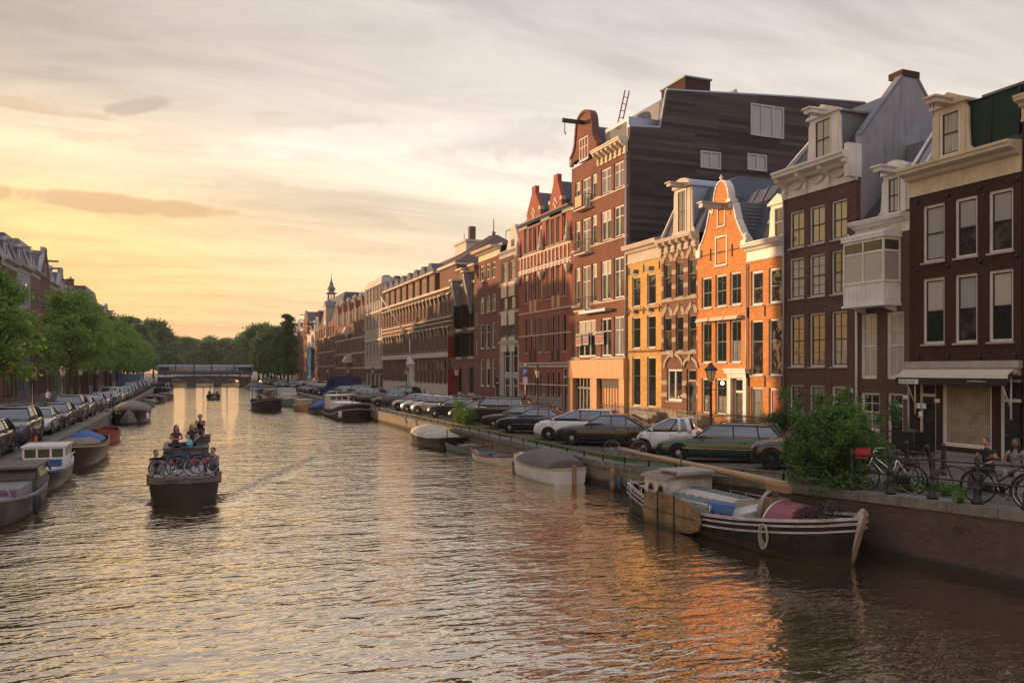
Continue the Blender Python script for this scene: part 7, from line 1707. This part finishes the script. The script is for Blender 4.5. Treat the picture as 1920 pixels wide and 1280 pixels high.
    t, hb, gz_ = boat('far dark boat with white railing moored before the bridge on the left', -5.6, 162, R(-90), 10, 3.0, .9, mat='hull_black', gun='white2', deck=(.02, 1, 'deck_grey', .05)); mb('hull_black').box(-3, 0, -1.1, 1.1, .8, 2.0).use('white2').tube((1, -1.2, 1.9), (4, -.8, 1.9), .05).tube((1, 1.2, 1.9), (4, .8, 1.9), .05).tube((1, 1.2, .9), (1, 1.2, 1.9), .05).tube((4, .8, .9), (4, .8, 1.9), .05).build('cabin', t)
    t, hb, gz_ = boat('farthest tall dark houseboat on the left, next to the bridge', -5.9, 188, R(-90), 14, 3.4, .9, 'houseboat', 'houseboat', mat='hull_black', gun='hull_black', deck=(.02, 1, 'deck_grey', .05)); mb('hull_black').box(-5, 3, -1.4, 1.4, .8, 2.9).use('white2').box(-5.1, 3.1, -1.5, 1.5, 2.9, 3.0).build('cabin', t)
def make_tjalk():
    # stern towards the far left, bow swinging out near the near bridge
    sx, sy, ex, ey = 13.35, 23.1, 13.78, 13.6
    cx, cy = 13.57, 18.05; L = math.hypot(ex-sx, ey-sy); rz = math.atan2(ey-sy, ex-sx)
    t = thing('sailing_barge', 'old black sailing barge with lowered mast, leeboard and white-striped bow moored at the right quay', 'sailing barge', (cx, cy, 0), rz); t.scale = (.84, .96, 1)
    m, g, dk, hb, gz_ = hull(L, 2.55, .58, .52, .28, .62, .34, 'w_black', 'w_stripe', 'w_tan', (.80, 1.0, 'deck_grey', .10), ('w_stripe', .13, .045, .0), n=22, rake=.45, flat_bow=.25, gw=.07, floor=.2)
    # second strake
    for sgn in (-1, 1):
        R4 = []
        for i in range(23):
            q = i/22; w = hb(q); z = gz_(q)-.28; x = -L/2+L*q+.45*max(0, (q-.8)/.2)*.9; R4.append([(x, sgn*(w+.03), z-.022), (x, sgn*(w+.03), z+.022), (x, sgn*(w-.01), z+.022), (x, sgn*(w-.01), z-.022)])
        g.use('w_stripe').loft(R4, smooth=False)
    m.build('hull', t); g.build('rubbing_strake', t); dk.build('foredeck', t)
    # stem post
    mb('w_stripe').prism([(L/2-.22, -.25), (L/2-.02, -.25), (L/2+.60, 1.18), (L/2+.52, 1.32), (L/2+.28, 1.12), (L/2+.05, .5)], -.05, .05, 'y').use('w_wood').prism([(L/2-.02, -.25), (L/2+.08, -.25), (L/2+.68, 1.2), (L/2+.60, 1.3)], -.04, .04, 'y').build('stem', t)
    # side deck strips
    for sgn in (-1, 1):
        D_ = []
        for i in range(17):
            q = .06+.76*i/16; w = hb(q)-.06; x = -L/2+L*q; z = gz_(q)-.22; D_.append([(x, sgn*w, z), (x, sgn*(w-.35), z), (x, sgn*(w-.35), z-.04), (x, sgn*w, z-.04)])
        mb('deck_grey').loft(D_, smooth=False).build('side_deck', t)
    # aft wheelhouse: white with arched windows, slatted hatch on top
    m = mb('w_white'); m.box(-3.55, -2.15, -.82, .82, .30, 1.22); w = m.build('wheelhouse', t)
    mb('tarp_brown').prism([(-.95, 1.22), (.95, 1.22), (.7, 1.32), (0, 1.38), (-.7, 1.32)], -3.7, -2.05, 'x').build('roof', w)
    m = mb('greywood')
    for k in range(6): y = -.6+k*.22; m.box(-3.0, -1.75, y, y+.13, 1.42, 1.47)
    m.box(-2.95, -2.87, -.65, .7, 1.36, 1.42).box(-1.9, -1.82, -.65, .7, 1.36, 1.42); m.build('slatted_hatch', t)
    for x in (-3.15, -2.55):
        pts = [(x-.12, .62), (x+.12, .62), (x+.12, .86)]+[(x+.12*math.cos(a), .86+.14*math.sin(a)) for a in [PI*i/6 for i in range(1, 6)]]+[(x-.12, .86)]
        for sg in (-1, 1):
            mb('wood').prism([(x+(p[0]-x)*1.3, .74+(p[1]-.74)*1.2) for p in pts], min(sg*.82, sg*.845), max(sg*.82, sg*.845), 'y').build('window', w); mb('g_dark').prism(pts, min(sg*.845, sg*.855), max(sg*.845, sg*.855), 'y').build('pane', w)
    mb('wood_light').box(-4.5, -3.7, -.5, .5, .75, .8).box(-4.5, -4.44, -.5, -.44, .4, .75).box(-4.5, -4.44, .44, .5, .4, .75).build('bench', t)
    # hold roof with tarpaulins
    mb('tarp_cream').prism([(-.75, .45), (.75, .45), (.75, .80), (.3, .97), (-.3, .97), (-.75, .82)], -2.1, .75, 'x').use('tarp_green').prism([(-.1, .975), (.3, .975), (.76, .81), (.76, .83), (.3, .99), (-.1, .99)], -2.05, .6, 'x').build('hold_roof', t)
    rg = random.Random(4); rows = []
    for i in range(22):
        x = -2.1+i*.15; rows.append([(x, -1.02+rg.uniform(-.04, .04), .50+rg.uniform(-.05, .05)), (x, -.92, .72+rg.uniform(-.07, .07)), (x, -.75, .86+rg.uniform(-.05, .05)), (x, -.62, .90+rg.uniform(-.03, .03))])
    mb('tarp_green').loft([r for r in rows], caps=False, closed=False).build('tarpaulin', t)
    mb('hull_blue').add([(.2, -1.02, .74), (1.55, -1.05, .78), (1.58, -.97, .96), (1.55, -.84, 1.0), (.2, -.80, .96), (.2, -.95, .88), (.2, -1.04, .68), (1.55, -1.07, .72)], [(0, 1, 2, 5), (5, 2, 3, 4), (0, 1, 7, 6)]).build('blue_sheet', t)
    mb('w_white').loft([[(.55, -1.0, .35), (.55, -.95, .66), (.55, .8, .9), (.55, .8, .35)], [(1.55, -1.02, .35), (1.55, -.98, .70), (1.55, .8, .92), (1.55, .8, .35)]], smooth=False).build('white_box', t)
    # maroon barrel hood with white end
    P = [(.72*math.cos(a), .42+.72*math.sin(a)) for a in [PI*i/12 for i in range(13)]]
    h = mb('maroon').prism(P, 2.35, 3.35, 'x').build('cabin_hood', t)
    mb('w_white').prism([(p[0]*.98, p[1]) for p in P], 2.27, 2.36, 'x').build('hood_end', t); mb('black').lathe([(.13, 2.24), (.13, 2.27)], 14, (0, -.28, .68), 'x').use('chrome').lathe([(.10, 2.235), (.10, 2.245)], 12, (0, -.28, .68), 'x').build('porthole', t)
    mb('w_wood').box(1.75, 2.25, -.35, .35, .3, 1.15).build('mast_case', t)
    # leeboard
    pts = [(-2.6, .90), (-1.6, .98), (-.2, .88), (.28, .70), (.42, .42), (.30, .18), (-.1, .05), (-1.4, -.05), (-2.55, -.10), (-2.75, .35)]
    for sg in (-1, 1): lb = mb('w_tan').prism([(p[0]+.1, p[1]) for p in pts], min(sg*1.36, sg*1.44), max(sg*1.36, sg*1.44), 'y').build('leeboard', t); mb('black').box(-1.75, -1.70, sg*1.45-.012, sg*1.45+.012, -.02, 1.0).box(-.82, -.77, sg*1.45-.012, sg*1.45+.012, -.02, .98).box(-2.6, .3, sg*1.45-.008, sg*1.45+.008, .44, .455).build('iron_strap', lb)
    # ropes: coil at bow, lashings, rail along the side
    m = mb('rope')
    for k in range(6): m.path([(3.1+(.11+.012*k)*math.cos(a), -1.17-.012*k-(.03 if k % 2 else 0), .47+(.20+.02*k)*math.sin(a)) for a in [2*PI*i/14 for i in range(14)]], .016, 4, True)
    m.build('rope_coil', t)
    m = mb('rope')
    for k in range(5): x = 1.75+.05*k; m.path([(x, -.5, .55), (x+.05, -.35, 1.1+.03*k), (x+.02, -.05, 1.35), (x-.05, .2, 1.2), (x, .35, .5)], .016, 4)
    for k in range(7): x = -.1+.1*k; m.path([(x, -1.0, .85), (x+.1, -1.16, .72), (x+.03, -1.2, .5-.03*(k % 3))], .014, 4)
    m.path([(-2.2, -1.1, .86), (-1.2, -1.18, .80), (0, -1.2, .84), (.5, -1.1, .8)], .014, 4); m.build('rope', t)
    m = mb('chrome')
    for sg in (-1, 1):
        m.path([(-4.3, sg*.98, 1.02), (-3, sg*1.14, .90), (-1.2, sg*1.2, .86), (.6, sg*1.2, .88)], .012, 5)
        for x in (-3.9, -3.2, -2.4, -1.6, -.8, 0, .6): m.tube((x, sg*1.15, .45), (x, sg*1.15, .88), .012)
    m.build('guard_rail', t)
    m = mb('rope_dark')
    for k in range(60): c = Vector((3.75+rg.uniform(-.3, .35), rg.uniform(-.5, .5), .82+rg.uniform(0, .30))); m.path([c, c+Vector((rg.uniform(-.2, .2), rg.uniform(-.2, .2), rg.uniform(-.05, .18))), c+Vector((rg.uniform(-.25, .25), rg.uniform(-.25, .25), rg.uniform(-.12, .1)))], .014, 4)
    m.path([(4.15, .05+.22*math.cos(a), 1.12+.22*math.sin(a)) for a in [2*PI*i/16 for i in range(16)]], .015, 4, True); m.build('anchor_gear', t)
    m = mb('wood').prism([(-5.05, .3), (-4.85, .3), (-4.75, 1.1), (-4.95, 1.15)], -.03, .03, 'y').use('w_wood').tube((-4.8, 0, 1.1), (-4.0, .1, 1.22), .035).build('rudder', t)
    # lowered mast, resting over the wheelhouse and reaching aft
    Mi = (Matrix.Translation((cx, cy, 0)) @ Matrix.Rotation(rz, 4, 'Z') @ Matrix.Diagonal((.84, .96, 1, 1))).inverted()
    A_, B_ = Vector((13.95, 16.3, 1.48)), Vector((15.1, 27.0, 1.36)); ml = [Mi @ A_.lerp(B_, q) for q in (0, .1, .3, .6, .8, .82, .93, 1)]
    mt = mb('mastwood').path([tuple(p) for p in ml], [.10, .11, .105, .09, .075, .07, .06, .045], 10).use('rope').path([tuple(p+Vector((0, 0, .07+.012*(i % 2)))) for i, p in enumerate([ml[5].lerp(ml[7], q/14) for q in range(15)])], .028, 5).build('mast', t)
    mb('wood').box(1.7, 2.6, -.08, .08, 1.34, 1.52).build('mast_heel', mt)
    mb('iron').tube((-4.0, .85, .6), (-4.0, .85, 1.75), .025).tube((-3.9, .65, .6), (-3.95, .85, 1.72), .02).build('mast_crutch', t)
    for i, (px, py) in enumerate(((1163, 887), (1179, 889), (1196, 893), (1198, 900))):
        if i == 3: continue
        y = Yp(px, 14.4); f = thing('fender', 'blue boat fender hanging on the quay wall, %s from the white sloop' % ['first', 'second', 'third'][i], 'fender', (14.22, y+.35, .35), group='blue fenders on the quay wall')
        mb('hull_aqua_d').lathe([(.02, -.22), (.08, -.15), (.09, .1), (.04, .2), (.02, .22)], 10).build('fender_body', f); mb('rope').tube((0, 0, .2), (.1, 0, .62), .008).build('rope', f)
plain('hull_aqua_d', (.02, .08, .11), .4)
# ------------------------------------------------------------------ street furniture, bridge, tram
def lantern(label, x, y, z, H=3.9, red=False, group=None):
    t = thing('street_lamp', label, 'street lamp', (x, y, z), 0, group)
    if 'm' not in LM:
        m = mb('lamp_red').lathe([(.16, 0), (.17, .25), (.11, .35), (.10, .8), (.12, .85), (.06, .95), (.05, H-.75), (.09, H-.7), (.05, H-.62)], 10).tube((-.3, 0, H-.95), (.3, 0, H-.95), .018).build('post', t); LM['m'] = m.data
        g = mb('lampglass').lathe([(.11, H-.60), (.24, H-.12)], 6, smooth=False).build('lamp_glass', t); LM['g'] = g.data
        c = mb('lamp_red').lathe([(.30, H-.12), (.31, H-.08), (.12, H+.08), (.10, H+.14), (.03, H+.22)], 6, smooth=False)
        for k in range(6): a = 2*PI*k/6; c.tube((.11*math.cos(a), .11*math.sin(a), H-.60), (.24*math.cos(a), .24*math.sin(a), H-.12), .012, n=4)
        c = c.build('lamp_cap', t); LM['c'] = c.data
    else: inst('post', LM['m'], t); inst('lamp_glass', LM['g'], t); inst('lamp_cap', LM['c'], t)
    return t
LM = {}
def make_street():
    Y_ = [28.5, 47, 64, 81, 98, 115, 134, 155]
    nm = ['in front of the orange neck-gable house', 'in front of the red double-gabled house', 'in front of the twin warehouse with red shutters', 'in front of the long brown building', 'at the far end of the long brown building', 'near the pale office building', 'beyond the pale office building', 'before the blue building wrap']
    for y, s in zip(Y_, nm): lantern('crowned street lantern on a dark post '+s, 20.4, y, ZS, 3.6, group='lanterns on the right bank')
    nm = ['cut off by the left picture edge', 'beside the second left-bank tree', 'behind the tall grey family car', 'beside the bicycle cluster', 'near the standing man', 'before the far left parked cars', 'seventh along the left bank', 'eighth along the left bank', 'ninth along the left bank']
    for y, s in zip([50.5, 62, 75, 86, 100, 115, 132, 150, 172], nm): lantern('dark crowned lantern on the left bank '+s, -10.1, y, ZS, 3.6, group='lanterns on the left bank')
    # near railing with ornate cast-iron balusters
    t = thing('railing', 'black cast-iron railing with ornate posts along the right quay edge near the viewer', 'railing', (15.3, 12, 0))
    ys = [15.35, 14.25, 13.15, 12.1, 11.05, 10.0, 8.95]; pm = None; P = []
    for y in ys:
        x = qr(y)+.16; z = gz(x, y)+.02; P.append((x-15.3, y-12, z))
        if pm is None:
            pm = mb('iron').lathe([(.12, 0), (.12, .07), (.085, .12), (.075, .30), (.095, .33), (.045, .38), (.05, .50), (.075, .53), (.05, .56), (.045, .82), (.08, .86), (.05, .90), (.07, .97), (.02, 1.04)], 10).build('baluster', t, P[-1]).data
        else: inst('baluster', pm, t, P[-1])
    for hz_ in (.46, .86): mb('iron').path([(p[0], p[1], p[2]+hz_) for p in P], .022, 6).build('rail_bar', t)
    # low pipe rail along the quay
    t = thing('quay_rail', 'long low weathered pipe rail on short posts along the right quay edge', 'railing', (14.6, 20, 0)); pts = []; m = mb('w_wood'); y = 17.6
    while y < 100: x = qr(y)+.14; pts.append((x-14.6, y-20, gz(x, y)+.27)); y += 1.6
    m.path(pts, .035, 5).build('rail_bar', t); m = mb('iron')
    for p in pts: m.box(p[0]-.025, p[0]+.025, p[1]-.025, p[1]+.025, p[2]-.27, p[2])
    m.build('post', t)
    # bollards
    for i, (px, py, tilt) in enumerate(((1700, 878, 0), (1769, 890, 0), (1752, 892, .35))):
        x, y = G(px, py, 1.15); t = thing('bollard', ['upright brown street bollard near the planter box', 'upright brown street bollard in the grass strip', 'leaning brown street bollard between the upright ones'][i], 'bollard', (x, y, gz(x, y)), group='street bollards'); t.rotation_euler = (0, -tilt, 0)
        mb('lamp_red').lathe([(.10, -.05), (.085, .1), (.06, .85), (.075, .88), (.07, .95), (.02, 1.0)], 10).build('post', t)
    # bikes near the railing
    def rb(px, py, zz): x, y = G(px, py, zz); return x, y
    x, y = 15.75, 11.75; bike('black town bicycle with silver handlebars leaning by the railing near the seated women', x, y, gz(x, y), R(-75), 'black', lean=.06)
    x, y = 15.75, 14.75; bike('silver bicycle with a red front crate by the big green shrub', x, y, gz(x, y), R(115), 'chrome', crate='cl_red', lean=-.08)
    x, y = 15.8, 14.1; bike('black bicycle with green saddle cover behind the one with the red crate', x+.45, y, gz(x, y), R(-60), 'black', lean=.05, dutch=False)
    x, y = 15.6, 10.55; bike('dark bicycle at the right picture edge beside the railing', x, y, gz(x, y), R(-80), 'rubber', lean=-.05)
    # women on a bench
    t = thing('park_bench', 'plain dark bench the two women sit on', 'bench', (17.7, 13.2, gz(17.7, 13.2)), R(100)); mb('planks_grey').box(-.9, .9, -.2, .2, .42, .46).build('seat', t)
    for s in (-.75, .75): mb('iron').box(s-.03, s+.03, -.18, .18, 0, .42).build('leg', t)
    person('woman in a black top with hair in a bun, sitting left on the bench', (17.68, 13.62, gz(17.7, 13.5)+.46), R(95), 'sit', 'cl_black', 'cl_black', 'hair_brown', 'skin', s=.95)
    person('woman with dark ponytail in a grey dress, right one of the two on the bench', (17.75, 12.95, gz(17.7, 13)+.46), R(110), 'sit', 'cl_grey', 'cl_grey', 'hair_black', 'skin_dark', long_hair=True, s=.95)
    # planter, bench at house
    t = thing('planter_box', 'black planter box beside the black door of the narrow house', 'planter', (26.9, Yp(1712, 26.9), ZS)); mb('black').box(-.3, .3, -.35, .35, 0, 1.0).build('box_body', t); mb('leaf_dark').ball((0, 0, 1.02), (.25, .3, .12)).build('plant', t)
    t = thing('iron_bench', 'black iron bench frame in front of the narrow house', 'bench', (25.9, Yp(1682, 25.9), ZS)); m = mb('black')
    for y in (-.8, .8): m.tube((0, y, 0), (0, y, 1.05), .03).tube((.5, y, 0), (.5, y, .5), .03)
    m.box(0, .5, -.8, .8, .48, .52).build('seat', t); mb('black').tube((0, -.8, 1.05), (0, .8, 1.05), .03).tube((0, -.8, .8), (0, .8, .8), .02).build('backrest', t)
    # parking sign
    y = Yp(985, 24.6); t = thing('parking_sign', 'blue parking sign on a pole in front of the red double-gabled house', 'sign', (24.6, y, ZS)); mb('white2').tube((0, 0, 0), (0, 0, 4.0), .04).build('pole', t)
    mb('blue_sign').box(-.2, .2, -.06, -.03, 2.95, 3.75).build('sign_board', t); mb('white2').box(-.18, .18, -.06, -.03, 2.3, 2.9).build('sign_board', t); mb('red_sign').box(-.15, .15, -.06, -.03, 1.1, 1.5).build('sign_board', t); text(t, 'P', .6, (-.17, -.075, 3.12), 'white_paint', name='lettering')
    t.rotation_euler = (0, 0, R(-35))
    # white bracket ornament pole beside it
    # stoop fences before the orange houses
    for i, (p0, p1, X) in enumerate(((1215, 1255, 26.6), (1258, 1300, 26.6), (1302, 1370, 26.8), (1372, 1432, 26.9), (1125, 1178, 26.4))):
        y0, y1 = Yp(p0, X), Yp(p1, X); t = thing('iron_fence', ['black iron stoop fence before the yellow house', 'black iron stoop fence before the banded brick house', 'spiked iron fence left of the white doorway', 'spiked iron fence right of the white doorway', 'black iron fence in front of the timber garage door'][i], 'fence', (X, y1, ZS), group='iron stoop fences'); L = y0-y1; m = mb('black')
        n_ = int(L/.14)
        for k in range(n_+1): y = L*k/n_; m.box(-.01, .01, y-.01, y+.01, 0, 1.15 if k % 6 else 1.3)
        for z in (.15, 1.05): m.box(-.015, .015, 0, L, z-.02, z+.02)
        m.build('fence_bars', t)
    # steps to the yellow and banded houses
    for i, (px, w) in enumerate(((1208, 2.6), (1295, 1.8))):
        y = Yp(px, 27.3); t = thing('stoop', ['sandstone stoop of the yellow house', 'sandstone stoop at the door of the banded brick house'][i], 'steps', (28, y, ZS)); m = mb('plinth')
        for k in range(4): m.box(-1.5+k*.3, -.01, -w/2, w/2, k*.2, k*.2+.2)
        m.build('step_block', t)
    # bikes around the left bank
    for i, (x, y, rz, lab) in enumerate(((-7.1, 40.7, 60, 'bicycle with large round wheel before the dark grey off-road car'), (-7.1, 53.6, -70, 'bicycle with a red frame and pannier standing by the left quay'), (-7.2, 71.6, 20, 'first bicycle of the cluster behind the small silver car'), (-7.3, 72.5, 200, 'second bicycle of the cluster behind the small silver car'), (-7.0, 73.4, 40, 'third bicycle of the cluster behind the small silver car'), (-7.2, 35.2, 85, 'bicycle at the left picture edge with yellow lights'), (-11.5, 58, 30, 'bicycle parked under the left-bank trees'), (-11.2, 60, 10, 'another bicycle parked under the left-bank trees'))):
        bike(lab, x, y, ZS, R(rz), 'cl_red' if i == 1 else 'black', lean=.08)
    x, y = 15.7, 30.1; bike('black bicycle by the low rail in front of the dark grey saloon', 16.1, 28.2, gz(16, 28.2), R(150), 'black')
    for i, (px, X, hh) in enumerate(((795, 26.5, 1), (872, 25.6, 1), (900, 25.8, 1), (935, 25.6, 1), (915, 26, 1))): bike(['bicycle by the white base of the long brown building', 'bicycle by the twin warehouse', 'bicycle before the dark brick house', 'second bicycle before the dark brick house', 'bicycle at the wall of the dark brick house'][i], X, Yp(px, X), ZS+.1, R(80+i*17), 'black')
    person('man in a light shirt and jeans standing at the left quay', (-7.0, Yp(205, -7.0) if False else 84.0, ZS), R(30), 'stand', 'cl_white', 'cl_jeans', 'hair_brown')
    person('person in a blue top walking under the trees on the left bank', (-12.6, 50.5, ZS), R(160), 'walk', 'cl_blue', 'cl_white', 'hair_black')
    person('person in a pale shirt on the left pavement far behind the cars', (-12.2, 82, ZS), R(150), 'walk', 'cl_white', 'cl_black', 'hair_brown')
    # white outside stairs and red awning on the left bank
    t = thing('outside_stairs', 'white-railed outside staircase under the trees on the left bank', 'stairs', (-15.8, 66.5, ZS)); m = mb('stonegrey')
    for k in range(8): m.box(-.9, .9, k*.32, 2.6, k*.2, k*.2+.2)
    m.build('step_block', t); m = mb('white2')
    for x in (-.9, .9):
        m.tube((x, 0, .9), (x, 2.6, 2.5), .04)
        for k in range(6): m.tube((x, k*.5, k*.3), (x, k*.5, .95+k*.31), .03)
    m.build('handrail', t)
    t = thing('flag', 'small red banner hanging between the left-bank trees', 'banner', (-13.8, 74.5, ZS)); mb('red_flag').box(0, .55, -.02, .02, 3.4, 4.3).build('banner_cloth', t); mb('iron').tube((-.02, 0, 0), (-.02, 0, 4.4), .03).build('pole', t)
    t = thing('site_hut', 'blue container hut standing far along the left quay', 'container', (-9.6, 140, ZS)); mb('blue_hut').box(-1.6, 1.6, 0, 5, .1, 2.7).build('hut_body', t); mb('lead').box(-1.7, 1.7, -.1, 5.1, 2.7, 2.8).build('roof', t)
    # bridge
    t = thing('bridge', 'low three-span city bridge with dark piers across the far end of the canal', 'bridge', (2.5, 229, 0)); x0, x1 = -11.5, 11.5
    def zt(x): return 2.75-.35*(abs(x)/11.5)**2
    m = mb('bridge_stone'); xs = [x0+(x1-x0)*i/30 for i in range(31)]
    def und(x):
        for a, b in ((-9.0, -4.4), (-2.2, 2.3), (4.2, 9.0)):
            if a < x < b: return 1.45+.45*math.sin(PI*(x-a)/(b-a))
        return -.6
    R_ = []
    prev = sorted(set(xs+[-9.01, -8.99, -4.41, -4.39, -2.21, -2.19, 2.29, 2.31, 4.19, 4.21, 8.99, 9.01]))
    for x in prev: R_.append([(x, -1, und(x)), (x, 9, und(x)), (x, 9, zt(x)), (x, -1, zt(x))])
    m.loft(R_, smooth=False).build('deck', t)
    mb('hull_grey').loft([[(x, -1.15, zt(x)-.15), (x, -.7, zt(x)-.15), (x, -.7, zt(x)+.1), (x, -1.15, zt(x)+.1)] for x in xs], smooth=False).build('parapet_band', t)
    m = mb('iron')
    for x in xs: m.tube((x, -.9, zt(x)), (x, -.9, zt(x)+1.1), .05)
    for dz in (.55, 1.1): m.path([(x, -.9, zt(x)+dz) for x in xs], .04, 4)
    m.build('railing', t)
    tr = thing('tram', 'blue and white tram of several sections crossing the bridge', 'tram', (2.5, 234, 2.75)); 
    secs = [(-11.6, -7.4), (-7.1, -2.8), (-2.5, 1.6), (1.9, 7.5), (7.8, 12.5)]
    for i, (a, b) in enumerate(secs):
        s = mb('tram_white').prism([(-1.2, .35), (1.2, .35), (1.25, 1.2), (1.2, 2.6), (.9, 3.0), (-.9, 3.0), (-1.2, 2.6), (-1.25, 1.2)], a, b, 'x').use('tram_blue').box(a, b, -1.28, -1.2, .3, 1.25).build('tram_section', tr)
        mb('g_car').box(a+.25, b-.25, -1.29, -1.22, 1.3, 2.4).build('window_strip', s)
        if i: mb('black').box(secs[i-1][1], a, -1.1, 1.1, .5, 2.9).build('bellows', tr)
    for i in range(10):
        x = -8.5+i*1.75; person('pedestrian on the bridge before the tram, one of ten in a loose line', (2.5+x, 228.7, zt(x)), R(90 if i % 2 else -90), 'walk', ['cl_black', 'cl_red', 'cl_white', 'cl_pink', 'cl_jeans'][i % 5], 'cl_black', 'hair_brown', group='pedestrians on the bridge') if i in (3, 5, 6) else None
    # posts of the flag-like mooring pole etc.
    t = thing('mooring_pile', 'wooden mooring pile at the quay wall between the white sloop and the blue fenders', 'pile', (14.15, Yp(1163-14, 14.15), 0)); mb('w_wood').lathe([(.1, -.6), (.1, .75), (.05, .8)], 8).build('pile', t)
plain('bridge_stone', (.07, .055, .05), .85, scale=1.5); plain('tram_white', (.26, .27, .31), .4); plain('tram_blue', (.06, .08, .16), .4); plain('red_flag', (.5, .05, .02), .6); plain('blue_hut', (.10, .17, .30), .6)
n = N('lamp_on'); e = n.n('ShaderNodeEmission', i_Strength=5.0); e.inputs[0].default_value = (1, .6, .28, 1); n.l(e.outputs[0], n.out.inputs[0]); MAT['lamp_on'] = n.m
# ------------------------------------------------------------------ assemble
make_quaymat(); make_world(); make_setting()
for f in (house_next, house_A, house_N, house_B, house_O, house_O1, house_P, house_Y, house_K, house_R, house_M, house_D, house_W, house_L, house_G, right_far, left_row): f()
make_haze(); make_trees(); make_plants(); make_cars(); make_boats(); make_street()
